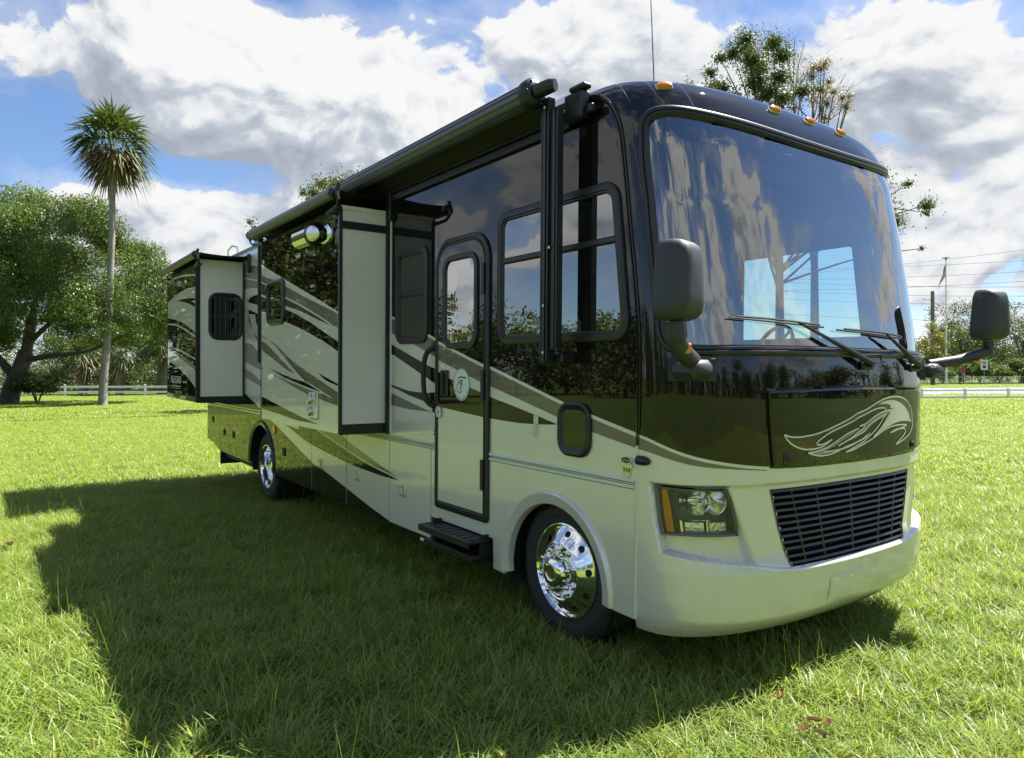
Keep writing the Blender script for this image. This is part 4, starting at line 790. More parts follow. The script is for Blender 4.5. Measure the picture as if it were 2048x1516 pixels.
for z_, w_, h_ in ((0.42, 0.6, 0.16), (0.16, 0.5, 0.14), (-0.28, 0.5, 0.42)):
    c_ = p + Vector((0, 0, 3.0 + z_)) - VF * 0.068; mb.add([tuple(c_ + VR * a * w_ / 2 + Vector((0, 0, b * h_ / 2))) for a, b in ((-1, -1), (1, -1), (1, 1), (-1, 1))], [(0, 1, 2, 3)])
rel(s_, mb.build('dark_print', M['ink'], None)); s_.rotation_euler = (0, 0, 0)
sign('small red road sign near the flagpole', 70.2, 112, 2.3, [(0.5 * math.cos(a + math.pi / 8), 0.5 * math.sin(a + math.pi / 8)) for a in np.linspace(0, 2 * math.pi, 8, endpoint=False)], M['signred'])
# small black bird on the verge
p = view(62.8, 100.5); o = empty('bird', tuple(p)); tag(o, 'small black bird on the grass strip beyond the road', 'bird'); M['feather'] = pmat('black feathers', (0.012, 0.012, 0.014), 0.5)
mb = MB(); c_ = Vector(p) + Vector((0, 0, 0.26)); mb.loops([[tuple(c_ + VR * x + VF * (r * math.cos(a)) + Vector((0, 0, zc + r * math.sin(a)))) for a in np.linspace(0, 2 * math.pi, 10, endpoint=False)] for x, r, zc in ((-0.34, 0.02, -0.10), (-0.24, 0.06, -0.05), (-0.10, 0.11, 0), (0.06, 0.12, 0.02), (0.16, 0.08, 0.08), (0.21, 0.07, 0.14), (0.27, 0.06, 0.16), (0.32, 0.03, 0.15), (0.40, 0.008, 0.13))], cap0=True, cap1=True)
for s in (-0.04, 0.04): mb.tube([tuple(c_ + VF * s + Vector((0, 0, -0.05))), tuple(c_ + VF * s + Vector((0, 0, -0.26)))], 0.012, 5)
rel(o, mb.build('body', M['feather'], None, smooth=60))
# fallen leaves near the bumper
M['deadleaf'] = pmat('dead leaf', (0.10, 0.048, 0.022), 0.95, spec=0.05, var=(20, 0.3))
def dead_leaf(x, y, yaw, s, label, group=None, z=0.085):
    mb = MB(); lps = []
    for u in np.linspace(-1, 1, 7): w_ = 0.42 * (1 - u * u) ** 0.8 + 0.01; lps.append([tuple(Matrix.Rotation(yaw, 3, 'Z') @ Vector((u * s, v * w_ * s, 0.35 * s * abs(v) * w_ * 2 + 0.12 * s * u * u)) + Vector((x, y, z))) for v in (-1, 0, 1)])
    mb.loops(lps, closed=False); mb.tube([lps[0][1], tuple(Vector(lps[0][1]) + Matrix.Rotation(yaw, 3, 'Z') @ Vector((-0.5 * s, 0, 0.1 * s)))], 0.002, 4); tag(mb.build('fallen_leaf', M['deadleaf'], None, smooth=60), label, 'leaf', group)

# ================================================================== MOTORHOME
RV = empty('motorhome', (0, 0, 0.04), (0, math.radians(1.15), 0))
tag(RV, 'dark bronze and champagne motorhome with slide-outs extended, parked on the lawn', 'motorhome')
TZ = [0.26,0.31,0.36,0.45,0.62,0.70,1.15,1.55,1.70,2.0,2.6,2.95,3.1,3.22,3.30,3.36,3.40,3.43]
XF = [0.95,1.01,1.045,1.065,1.08,1.06,1.05,1.05,1.04,1.00,0.90,0.83,0.785,0.72,0.64,0.50,0.32,0.05]
X0 = [0.50,0.51,0.52,0.53,0.53,0.53,0.53,0.53,0.53,0.52,0.44,0.35,0.26,0.15,0.07,0.0,-.1,-.25]
NN = [2.6,2.7,2.8,2.8,2.8,2.8,2.8,2.8,2.8,2.75,2.7,2.7,2.8,2.9,3.0,3.0,2.8,2.5]
WW = [1.24,1.265,1.275,1.28,1.28,1.28,1.28,1.28,1.28,1.28,1.28,1.28,1.28,1.27,1.245,1.20,1.10,0.8]
_zf = np.linspace(0.26, 3.43, 1200); _ker = np.hanning(61); _ker /= _ker.sum()
def _sm(tab):
    a = np.interp(_zf, TZ, tab); p = np.concatenate([2 * a[0] - a[30:0:-1], a, 2 * a[-1] - a[-2:-32:-1]]); b = np.convolve(p, _ker, 'valid')
    w = np.clip((_zf - 0.8) / 0.4, 0, 1) * np.clip((3.43 - _zf) / 0.06, 0, 1); return a * (1 - w) + b * w
_xf, _x0, _nn, _ww = _sm(XF), np.interp(_zf, TZ, X0), _sm(NN), _sm(WW)
def FS(th, z):
    th = np.radians(np.asarray(th, float)); z = np.asarray(z, float) * np.ones_like(th)
    n = np.interp(z, _zf, _nn); x0 = np.interp(z, _zf, _x0); xf = np.interp(z, _zf, _xf); w = np.interp(z, _zf, _ww)
    c, s = np.abs(np.cos(th)), np.sin(th)
    return np.stack([x0 + (xf - x0) * c ** (2 / n), w * np.sign(s) * np.abs(s) ** (2 / n), z], -1)
def FN(th, z):
    th = np.atleast_1d(np.asarray(th, float)); z = np.asarray(z, float) * np.ones_like(th); t0 = np.clip(th, -88.5, 88.5); zz = np.clip(z, 0.28, 3.41)
    a = FS(t0 + 0.5, zz) - FS(t0 - 0.5, zz); b = FS(t0, zz + 0.008) - FS(t0, zz - 0.008)
    n = np.cross(a, b); n /= np.linalg.norm(n, axis=1)[:, None] + 1e-12
    k = np.abs(th) > 87.5; n[k] = np.stack([np.zeros(k.sum()), np.sign(th[k]), np.zeros(k.sum())], -1); return n
def front(th, z, off=0.0):
    th = np.atleast_1d(np.asarray(th, float)); z = np.asarray(z, float) * np.ones_like(th)
    return FS(th, z) + FN(th, z) * (np.asarray(off) * np.ones_like(th))[:, None]
front.normal = FN; front.scale = 0.0155
sst = lambda v, a, b: (lambda t: t * t * (3 - 2 * t))(np.clip((v - a) / (b - a), 0, 1))
def pocket(th, z):
    """how far the headlight pocket and the grille surround lie below the cap's skin"""
    t = np.abs(th); zb = np.interp(t, [0, 20, 36, 57, 79, 84], [0.600, 0.605, 0.655, 0.690, 0.715, 0.75])
    te = np.interp(z, [0.70, 0.86, 1.09], [79.2, 82.9, 86.2]); d = (te - t) * 0.012
    ins = sst(1.085 - z, 0.0, 0.022) * sst(z - zb, 0.0, 0.012) * sst(d, 0.0, 0.022)
    tl = np.interp(z, [0.66, 1.07], [33.0, 44.5]); k = sst((t - tl) * 0.0165, 0.0, 0.055)
    return ins * (0.028 + 0.050 * k)
side = side_map(-1.28); big = side_map(-1.73); bedm = side_map(-1.90)
def mirror_th(l): return [(-a, b) for a, b in l]
def sym(l): return list(l) + [(-a, b) for a, b in reversed(l)]

def msheet(name, poly, mask, mp, off, mat, parent, holes=(), grid=None):
    """the part of poly that lies on the panel outlined by mask"""
    ks = getattr(mp, 'scale', 1.0)
    if ks != 1.0:
        scl_ = lambda l: [(p[0] * ks, p[1]) for p in densify(l, mp)]; poly, mask, holes = scl_(poly), scl_(mask), [scl_(h) for h in holes]
        if grid: grid = (grid[0] * ks, grid[1])
    a = np.asarray(mask); b = np.asarray(poly)
    if b[:, 0].max() <= a[:, 0].min() or b[:, 0].min() >= a[:, 0].max() or b[:, 1].max() <= a[:, 1].min() or b[:, 1].min() >= a[:, 1].max(): return None
    pts = []; edges = []
    for lp in (poly, mask, *holes):
        k = len(pts); m = len(lp); pts += [Vector((p[0], p[1])) for p in lp]; edges += [(k + i, k + (i + 1) % m) for i in range(m)]
    if grid:
        X, Y = np.meshgrid(np.arange(b[:, 0].min(), b[:, 0].max(), grid[0]), np.arange(b[:, 1].min(), b[:, 1].max(), grid[1])); pts += [Vector(p) for p in np.stack([X.ravel(), Y.ravel()], 1)]
    v, e, f, *_ = delaunay_2d_cdt(pts, edges, [], 0, 1e-5)
    v = np.array([tuple(p) for p in v]); f = np.array([t for t in f if len(t) == 3]); cen = v[f].mean(1)
    k = in_poly(cen, poly) & in_poly(cen, mask)
    for h in holes: k &= ~in_poly(cen, h)
    f = f[k]
    if not len(f): return None
    ar = v[f]; area = np.abs(np.cross(ar[:, 1] - ar[:, 0], ar[:, 2] - ar[:, 0])).sum() / 2
    if area < 2e-4: return None
    us = np.unique(f); rm = -np.ones(len(v), int); rm[us] = np.arange(len(us)); v = v[us]; f = rm[f]; v[:, 0] /= ks
    P = mp(v[:, 0], v[:, 1], off); nrm = np.cross(P[f[:, 1]] - P[f[:, 0]], P[f[:, 2]] - P[f[:, 0]])
    fl = (nrm * mp.normal(v[f[:, 0], 0], v[f[:, 0], 1])).sum(1) < 0; f[fl] = f[fl][:, ::-1]
    return mesh_np(name, P, f, mat, parent, smooth=ks != 1.0)
def lpoly(line, w):
    L = np.asarray(line, float); T = np.gradient(L, axis=0); T /= np.linalg.norm(T, axis=1)[:, None] + 1e-9; S = np.stack([-T[:, 1], T[:, 0]], 1) * w / 2
    return [tuple(p) for p in L + S] + [tuple(p) for p in (L - S)[::-1]]
cut = lambda *ls: [p for l in ls for p in l]
sl = smooth_line

# ---- paint layout of the door side, in metres on the wall (x, z)
lu = sl([(-6.3, 3.14), (-4.9, 2.82), (-3.6, 2.436)] + D['line_up'] + [(0.56, 1.319)], 3)
tl = sl([(-6.3, 2.98), (-4.9, 2.68), (-3.6, 2.30)] + D['taupe_low'] + [(0.56, 1.246)], 3)
top_edge = [(float(np.interp(z, TZ, X0)) + 0.004, z) for z in np.linspace(1.319, 3.2, 24)]
WALL_ART = [('paint_stripe', cut(lu, top_edge[1:], [(-6.3, 3.2)]), 'dark', 0.0012),
            ('paint_stripe', cut(lu, tl[::-1]), 'taupe', 0.0012),
            ('paint_stripe', cut(sl(D['dark_up'], 3), sl(D['dark_low_b'], 3)[::-1], [(-1.66, 1.39), (-1.68, 1.545)], D['dark_low_a'][::-1]), 'dark', 0.0014),
            ('paint_stripe', cut(D['cres_up'], [(-1.60, 1.49), (-1.55, 1.372)], [(-1.68, 1.385)], D['cres_low'][::-1]), 'dark', 0.0016),
            ('paint_stripe', D['tri'], 'taupe', 0.0014),
            ('paint_stripe', D['r_taupe'], 'taupe', 0.0012), ('paint_stripe', D['r_dark'], 'dark', 0.0014), ('paint_stripe', D['r_sil2'], 'silver', 0.0022),
            ('paint_stripe', D['r_sil'], 'cream', 0.0024), ('paint_stripe', D['r_t2'], 'taupe', 0.0012), ('paint_stripe', D['r_t3'], 'taupe', 0.0012),
            ('pinstripe', lpoly(lu, 0.022), 'cream', 0.0026), ('pinstripe', lpoly(D['r_line'], 0.02), 'cream', 0.0026),
            ('paint_stripe', [(-9.5, 1.03), (-9.5, 1.9), (-7.6, 1.42), (-7.245, 1.293), (-6.45, 1.101), (-6.2, 1.03)], 'dark', 0.0011)]
sd_ = D['skirt_dark']
skirt_line = sl([(-6.5, 1.113)] + [p for i, p in enumerate(sd_) if i in (1, 2, 3, 4, 5, 6, 7)] + [(-3.0, 0.378), (-2.551, 0.313), (-2.3, 0.27)], 3)
SKIRT_ART = [('paint_stripe', cut(skirt_line, [(-2.3, 0.2), (-9.6, 0.2), (-9.6, 1.2), (-6.6, 1.2)]), 'dark', 0.0012),
             ('paint_stripe', cut(sl([(-5.44, 0.967), (-5.182, 0.926), (-4.902, 0.868), (-4.478, 0.806), (-3.518, 0.723), (-2.9, 0.697), (-2.531, 0.692), (-2.267, 0.697)], 3), sl([(-2.267, 0.698), (-2.532, 0.728), (-2.949, 0.765), (-3.505, 0.846), (-4.295, 0.972), (-4.40, 1.04)], 3), [(-4.9, 1.04), (-4.937, 0.945), (-5.1, 0.95)]), 'dark', 0.0014),
             ('paint_stripe', cut(sl([(-4.36, 1.04), (-4.24, 0.985), (-3.505, 0.856), (-2.949, 0.772), (-2.532, 0.731), (-2.27, 0.70)], 3), sl([(-2.27, 0.701), (-2.532, 0.748), (-2.95, 0.83), (-3.477, 0.94), (-3.75, 1.04)], 3)), 'taupe', 0.0014),
             ('pinstripe', lpoly(sl([(-4.38, 1.04), (-4.26, 0.98), (-3.505, 0.85), (-2.949, 0.767), (-2.532, 0.728), (-2.2, 0.69)], 3), 0.016), 'cream', 0.0024)]
ART_SIDE = WALL_ART + SKIRT_ART
def art(mask, mp, base_off, parent, items, holes=(), dmap=None):
    for nm, poly, mt, off in items: msheet(nm, poly, mask, mp, base_off + off, M[mt], parent, holes)

# ---- side wall, door side
BIGWIN = [(-0.775, 1.89), (0.40, 1.89)] + [(0.425, 1.93), (0.38, 2.30), (0.325, 2.66), (0.28, 2.705)] + [(-0.74, 2.705), (-0.775, 2.67)]
def win_outline(xl, xr0, xr1, z0, z1, r, n=6):
    """window outline whose forward edge leans: xr0 at the sill, xr1 at the head"""
    out = []
    for x, z in rrect(0, 1, z0, z1, 1e-4, 1): pass
    base = rrect(xl, xl + 1.0, z0, z1, r, n)
    for x, z in base:
        xr = xr0 + (xr1 - xr0) * (z - z0) / (z1 - z0)
        out.append((x, z) if x < xl + 0.5 else (x - (xl + 1.0) + xr, z))
    return out
bw_hole = win_outline(-0.76, 0.41, 0.315, 1.90, 2.69, 0.06); md_hole = rrect(-2.345, -1.885, 1.94, 2.625, 0.05)
front_edge = [(float(np.interp(z, TZ, X0)), z) for z in np.linspace(1.035, 3.12, 30)]
wall_poly = [(-9.5, 1.035)] + front_edge + [(-9.5, 3.12)]
wall = sheet('side_wall', wall_poly, side, 0.0, M['silver'], RV, holes=[bw_hole, md_hole])
art(wall_poly, side, 0.0, wall, WALL_ART, holes=[bw_hole, md_hole])
# far wall with its own windows, rear wall, floor, inner lining
far = side_map(1.28, 1)
fw1 = [(x, z) for x, z in bw_hole]; fw2 = rrect(-2.9, -1.45, 1.86, 2.66, 0.08)
fw = sheet('far_wall', [(-9.5, 0.33)] + [(float(np.interp(z, TZ, X0)), z) for z in np.linspace(0.33, 3.12, 30)] + [(-9.5, 3.12)], far, 0.0, M['dark'], RV, holes=[fw1, fw2])
for h in (fw1, fw2):
    mb = MB(); bead(mb, h, far, [(-0.045, 0), (-0.04, 0.014), (0.005, 0.014), (0.008, -0.06)], True); mb.build('far_window_frame', M['black'], fw)
    sheet('far_window_pane', h, far, -0.02, M['cabglass'], fw)
rear = MB(); prof = [(float(np.interp(z, TZ, WW)), z) for z in np.linspace(0.45, 3.43, 40)]
ol = [(w, z) for w, z in prof] + [(-w, z) for w, z in prof[::-1]]
rear.add([(-9.5, y, z) for y, z in ol], [list(range(len(ol)))]); rear.build('rear_wall', M['dark'], RV)
# roof
rz = np.linspace(3.12, 3.43, 16); mb = MB()
for sg in (-1, 1):
    lp = []
    for z in rz:
        y = sg * float(np.interp(z, TZ, WW)); lp.append([(x, y, float(z)) for x in (-9.5, -6.35)])
    pass
def roof_strip(name, xa, xb, mat):
    mb = MB()
    for sg in (-1, 1):
        lps = []
        for z in rz:
            y = sg * float(np.interp(z, _zf, _ww)); e = float(np.interp(z, TZ, X0)) if xb is None else xb
            lps.append([(e, y, float(z)), (xa, y, float(z))] if sg < 0 else [(xa, y, float(z)), (e, y, float(z))])
        mb.loops(lps, closed=False)
    return mb.build(name, mat, RV, smooth=60)
roof_strip('roof_edge', -6.35, None, M['dark']); roof_strip('roof_edge', -9.5, -6.35, M['silver'])
th = np.linspace(-90, 90, 41); tp = FS(th, 3.43)
roof = MB(); ring = [tuple(p) for p in tp] + [(-9.5, 0.8, 3.43), (-9.5, -0.8, 3.43)]; roof.add(ring, [list(range(len(ring)))]); roof = roof.build('roof', M['dark'], RV, smooth=False)
mb = MB(); mb.box((-4.6, 0, 3.445), (8.6, 1.7, 0.02)); mb.build('roof_membrane', M['roof'], roof, smooth=False)
for ax in (-6.6, -2.6):
    mb = MB(); mb.box((ax, 0.0, 3.56), (0.95, 0.70, 0.24), 0.09); ac = mb.build('air_conditioner', M['white'], RV, smooth=50)
    mb = MB()
    for k in range(5): mb.box((ax + 0.48, 0, 3.50 + k * 0.03), (0.02, 0.5, 0.012))
    mb.build('vent_grille', M['black'], ac)
mb = MB(); mb.tube([(-9.3, -1.2, 3.36), (-6.4, -1.2, 3.36)], 0.018, 10); mb.box((-7.9, -1.235, 3.29), (3.0, 0.02, 0.06), 0.006); mb.box((-3.15, -1.238, 3.345), (6.3, 0.03, 0.05), 0.008); mb.build('drip_rail_and_sun_block', M['satin'], RV)  # long front box added to block a lit slit in the awning shadow
mb = MB(); mb.tube([(-9.42, -0.98, 3.30), (-9.36, -0.98, 3.62), (-9.1, -0.98, 3.66), (-8.8, -0.98, 3.60), (-8.75, -0.98, 3.42)], 0.016, 8); mb.tube([(-9.42, -0.5, 3.30), (-9.36, -0.5, 3.62), (-9.1, -0.5, 3.66), (-8.8, -0.5, 3.60), (-8.75, -0.5, 3.42)], 0.016, 8); mb.build('ladder_hoop', M['satin'], RV)
mb = MB(); mb.tube([(0.12, -0.75, 3.40), (0.12, -0.75, 3.46)], 0.018, 10); mb.tube([(0.12, -0.75, 3.44), (0.07, -0.76, 4.35)], [0.004, 0.002], 6); mb.build('antenna', M['black'], RV)
# floor and lining
mb = MB(); mb.box((-4.35, 0, 0.945), (9.9, 2.48, 0.04)); mb.box((-4.4, 0, 0.50), (9.6, 1.9, 0.26)); mb.build('floor_pan', M['chassis'], RV, smooth=False)
mb = MB(); mb.box((-2.0, 0, 0.985), (5.0, 2.44, 0.03)); mb.build('cab_floor', M['seat'], RV, smooth=False)
mb = MB(); mb.box((-2.0, 0, 3.16), (4.2, 2.44, 0.03)); mb.build('ceiling', M['interior'], RV, smooth=False)
mb = MB(); mb.box((-4.5, 0, 1.95), (0.04, 2.46, 2.4)); mb.build('partition', M['interior'], RV, smooth=False)
lin = sheet('wall_lining', [(-4.4, 1.0), (0.38, 1.0), (0.45, 1.6), (0.40, 2.2), (0.20, 3.14), (-4.4, 3.14)], side_map(1.24, -1), 0.0, M['interior'], RV, holes=[fw1, fw2])
sheet('wall_lining', [(-4.4, 1.0), (0.38, 1.0), (0.45, 1.6), (0.40, 2.2), (0.20, 3.14), (-4.4, 3.14)], side_map(-1.24, 1), 0.0, M['interior'], RV, holes=[bw_hole, md_hole])
mb = MB(); mb.box((-0.25, 0, 2.98), (0.45, 2.3, 0.30), 0.03); mb.build('overhead_cabinet', M['wood'], RV)
mb = MB(); mb.box((-3.6, 0.75, 1.45), (1.3, 0.7, 0.9), 0.02); mb.box((-3.6, 1.02, 2.75), (1.5, 0.36, 0.6), 0.02); mb.build('galley_cabinet', M['wood'], RV)
mb = MB(); mb.add([(x, y, z) for y in (-1.16, -0.8, 0.8, 1.16) for x, z in ((0.18, 0.98), (0.18, 1.60), (0.30, 1.70), (0.56 if abs(y) > 1 else 0.66, 1.73), (0.62 if abs(y) > 1 else 0.86, 1.70), (0.62 if abs(y) > 1 else 0.86, 1.2))], [[s * 6 + a, s * 6 + (a + 1) % 6, s * 6 + 6 + (a + 1) % 6, s * 6 + 6 + a] for s in range(3) for a in range(6)] + [[5, 4, 3, 2, 1, 0], [18, 19, 20, 21, 22, 23]])
mb.box((0.22, 0.62, 1.74), (0.24, 0.62, 0.16), 0.05); mb.build('dashboard', M['dash'], RV)
def seat(y):
    mb = MB(); mb.box((-0.62, y, 1.22), (0.56, 0.54, 0.18), 0.06); mb.box((-0.93, y, 1.70), (0.17, 0.54, 0.86), 0.07, Matrix.Rotation(-0.14, 3, 'Y')); mb.box((-1.01, y, 2.18), (0.13, 0.34, 0.22), 0.05)
    for s in (-1, 1): mb.box((-0.70, y + s * 0.31, 1.46), (0.42, 0.08, 0.08), 0.03)
    o = mb.build('cab_seat', M['seat'], RV, smooth=50); m2 = MB(); m2.box((-0.65, y, 0.94), (0.4, 0.4, 0.40), 0.02); m2.build('pedestal', M['chassis'], o)
seat(-0.68); seat(0.66)
mb = MB(); ring = [(0.02 + 0.09 * math.cos(a), 0.66 + 0.21 * math.sin(a), 1.82 + 0.19 * math.cos(a)) for a in np.linspace(0, 2 * math.pi, 33)]
mb.tube(ring, 0.014, 8, False); mb.tube([(0.02, 0.66, 1.82), (0.28, 0.66, 1.66)], 0.03, 8)
for a in (0.5, 2.6, 4.7): mb.tube([(0.02, 0.66, 1.82), (0.02 + 0.09 * math.cos(a), 0.66 + 0.21 * math.sin(a), 1.82 + 0.19 * math.cos(a))], 0.012, 6)
mb.build('steering_wheel', M['black'], RV)
for y in (-1.19, 1.19):
    mb = MB(); mb.tube([(0.33, y, 3.05), (0.50, y, 1.72)], 0.05, 8); mb.build('windshield_pillar', M['interior'], RV)

# ---- front cap
ws_l = [(-57.1, 1.757), (-68.8, 1.764), (-75.6, 1.782), (-79.4, 1.822), (-81.2, 1.889), (-81.9, 2.05), (-81.9, 2.35), (-81.6, 2.584), (-80.2, 2.827), (-76.8, 3.00), (-71.6, 3.071), (-65.8, 3.104), (-58.0, 3.116)]
ws_top = [(-50.5, 3.113), (-39.5, 3.098), (-25.5, 3.079), (-10.1, 3.060), (0, 3.055)]
ws_bot = [(0, 1.763), (-14, 1.763), (-27.2, 1.762), (-42, 1.760)]
half = sl(ws_bot + ws_l + ws_top, 4)
WS = half + [(-a, b) for a, b in half[::-1]][1:-1]
def inset(poly, d):
    """shrink a front outline by d metres, working in arc length"""
    Q = np.asarray(poly, float); out = []
    P = front(Q[:, 0], Q[:, 1]); T = np.roll(P, -1, 0) - np.roll(P, 1, 0); T /= np.linalg.norm(T, axis=1)[:, None]
    Sd = np.cross(FN(Q[:, 0], Q[:, 1]), T)
    c = P.mean(0); sg = np.sign(((c - P) * Sd).sum(1).sum()); R_ = P + Sd * d * sg
    for (t, z), r, p in zip(Q, R_, P):
        u = FS(t + 0.5, z) - FS(t - 0.5, z); lu_ = np.linalg.norm(u); dt = np.dot(r - p, u) / lu_ ** 2; out.append((t + dt, z + (r - p)[2]))
    return out
WSi = inset(WS, 0.03)
HEAD = [(-83.8, 1.062), (-76, 1.061), (-68.6, 1.059), (-57, 1.056), (-45.5, 1.051), (-43.6, 1.0), (-42.4, 0.93), (-40.6, 0.812), (-52, 0.810), (-65.1, 0.812), (-79.6, 0.807), (-81.6, 0.88), (-83.0, 0.968)]
GR = [(-27.5, 1.045), (0, 1.045), (27.5, 1.045), (24.2, 0.825), (20.2, 0.622), (0, 0.617), (-20.2, 0.622), (-24.2, 0.825)]
ths = np.unique(np.concatenate([np.linspace(-90, 90, 145), np.arange(-87, -30, 0.6), np.arange(30, 87, 0.6)]))
zs = np.unique(np.round(np.concatenate([np.arange(0.26, 0.58, 0.02), np.arange(0.58, 1.12, 0.006), np.arange(1.12, 3.1, 0.03), np.arange(3.1, 3.431, 0.012), [3.43]]), 4))
Tg, Zg = np.meshgrid(ths, zs); tf, zf2 = Tg.ravel(), Zg.ravel()
P = FS(tf, zf2) - FN(tf, zf2) * pocket(tf, zf2)[:, None]
nth = len(ths); ii = np.arange(len(zs) - 1)[:, None] * nth + np.arange(nth - 1)[None]; q = np.stack([ii, ii + 1, ii + nth + 1, ii + nth], -1).reshape(-1, 4)
cen = np.stack([tf[q].mean(1), zf2[q].mean(1)], 1)
keep = ~in_poly(cen, inset(WS, 0.045)) & ~in_poly(cen, GR) & ~in_poly(cen, HEAD) & ~in_poly(cen, mirror_th(HEAD))
lower = cen[:, 1] < 1.35
def sub(k, name, mat, parent):
    f = q[k]; us = np.unique(f); rm = -np.ones(len(P), int); rm[us] = np.arange(len(us)); return mesh_np(name, P[us], rm[f], mat, parent, smooth=70)
cap = sub(keep & lower, 'front_cap', M['silver'], RV); capu = sub(keep & ~lower, 'upper_cap', M['dark'], cap)
fb = sl([(-90, 1.326)] + D['f_bnd'][1:] + [(-24, 1.158), (-12, 1.153), (0, 1.152)], 3)
FBp = fb + [(-a, b) for a, b in fb[::-1]][1:]
msheet('dark_paint', FBp + [(90, 1.37), (-90, 1.37)], FBp + [(90, 1.37), (-90, 1.37)], front, 0.0025, M['dark'], cap, grid=(1.2, 0.02))
ft = sl([(-90, 1.253)] + D['f_taupe'][1:], 3)
for m_ in (lambda l: l, mirror_th):
    a = m_(fb[:18]); b = m_(ft); msheet('paint_stripe', a + b[::-1], a + b[::-1], front, 0.0036, M['taupe'], cap, grid=(1.2, 0.02))
    ribbon('pinstripe', m_(fb[:19]), front, 0.016, 0.0046, M['cream'], cap)
# windscreen, gasket and wipers
ws = sheet('windshield', WSi, front, -0.012, M['windshield'], RV, grid=(3.0, 0.05), smooth=True)
mb = MB(); bead(mb, WS, front, [(0.004, -0.01), (0.0, 0.012), (-0.012, 0.020), (-0.026, 0.016), (-0.03, 0.006), (-0.034, 0.012), (-0.046, 0.010), (-0.056, -0.02)], True)
# keep the bead's inside on the glass side whatever the winding
mb.build('gasket', M['black'], ws, smooth=50)
mb = MB(); bead(mb, inset(WS, 0.047), front, [(-0.012, -0.0095), (0.018, -0.0095)], True); mb.build('frit_band', M['ink'], ws)
def wiper(pt, pz, ta, tb, zb_, tm):
    piv = front(pt, pz, 0.045)[0]; a = front(ta, zb_, 0.02)[0]; b = front(tb, zb_ - 0.03, 0.02)[0]; m = a * 0.36 + b * 0.64; m = m + np.array([0.035, 0, 0.005])
    w = MB(); w.tube([piv, piv + (m - piv) * 0.45, m], [0.020, 0.014, 0.007], 8); w = w.build('wiper', M['black'], RV)
    k = MB(); base = front(pt, pz, 0.0)[0]; k.tube([base, piv + np.array([0.01, 0, 0])], 0.024, 12); k.box(tuple(base + np.array([0.012, 0, -0.01])), (0.03, 0.12, 0.05), 0.01); k.tube([piv, piv + np.array([0.02, 0.07, 0.01]), piv + np.array([0.0, 0.09, 0.05]), piv + (m - piv) * 0.2], 0.005, 6); k.build('wiper_pivot', M['black'], w)
    bl = MB(); ln = [front(ta + (tb - ta) * t, zb_ - 0.03 * t, 0.008)[0] for t in np.linspace(0, 1, 14)]; bl.tube(ln, 0.006, 6)
    ln2 = [front(ta + (tb - ta) * t, zb_ + 0.006 - 0.03 * t, 0.020 + 0.018 * math.sin(math.pi * t))[0] for t in np.linspace(0.06, 0.94, 14)]; bl.tube(ln2, 0.006, 6); bl.build('wiper_blade', M['rubber'], w)
wiper(1.5, 1.725, -45, -8, 1.958, -16); wiper(29.0, 1.715, -3.7, 20, 1.918, 14)
# hood panel with its painted swirl
HP = [(-28.7, 1.172), (0, 1.160), (28.7, 1.172), (29.8, 1.325), (31.0, 1.560), (30.4, 1.574), (0, 1.586), (-30.4, 1.574), (-31.0, 1.560), (-29.8, 1.325)]
HPo = [(a * 1.025, b + (0.014 if b > 1.4 else -0.010 if b < 1.2 else 0)) for a, b in HP]
hood = sheet('hood_recess', HPo, front, 0.0022, M['blackgloss'], RV, grid=(3, 0.04))
mb = MB(); hpd = []
for i in range(len(HP)):
    a, b = np.array(HP[i]), np.array(HP[(i + 1) % len(HP)]); hpd += [tuple(a + (b - a) * t) for t in np.linspace(0, 1, 8)[:-1]]
A = np.asarray(hpd); mb.loops([front(A[:, 0], A[:, 1], 0.003), front(A[:, 0], A[:, 1], 0.013)])
Ai = np.asarray(inset(hpd, 0.012)); mb.loops([front(A[:, 0], A[:, 1], 0.013), front(Ai[:, 0], Ai[:, 1], 0.020)])
mb.build('hood_edge', M['dark'], hood, smooth=40)
door = sheet('hood_panel', [tuple(p) for p in Ai], front, 0.020, M['dark'], hood, grid=(2.5, 0.04), smooth=True)
for nm, mt, lv in (('F_brown', 'brown', 0.0215), ('F_brown2', 'brown', 0.0215), ('F_brown3', 'brown', 0.0217), ('F_cream', 'cream', 0.0220), ('F_gray', 'graystripe', 0.0216), ('F_gray2', 'graystripe', 0.0224), ('F_brown4', 'brown', 0.0226)):
    p = sl(D['w_' + nm] + [D['w_' + nm][0]], 3)[:-1]; msheet('swirl', p, p, front, lv, M[mt], hood, grid=(2.0, 0.03))
for nm in ('out1', 'out2', 'out3', 'in1', 'g1', 'g2', 'g3', 'g4', 'g5', 'g6', 'g7', 'g8', 'g9'):
    ribbon('swirl_line', sl(D['w_' + nm], 4), front, 0.0085, 0.0232, M['cream'], hood)
for t_, z_ in ((-23.5, 1.215), (24.5, 1.215)):
    c = rrect(-2.0, 2.0, -0.032, 0.032, 0.012); o = sheet('hood_latch', [(t_ + a * 0.9 + b * 3, z_ + b) for a, b in rrect(-1.8, 1.8, -0.03, 0.03, 0.006, 3)], front, 0.0225, M['blackgloss'], hood)
    pc = front(t_, z_, 0.022)[0]; mb = MB(); mb.lathe([(0.0, 0.012), (0.012, 0.012), (0.016, 0.008), (0.022, 0.0)], pc, FN(t_, z_)[0], 16); mb.build('latch_knob', M['black'], hood)
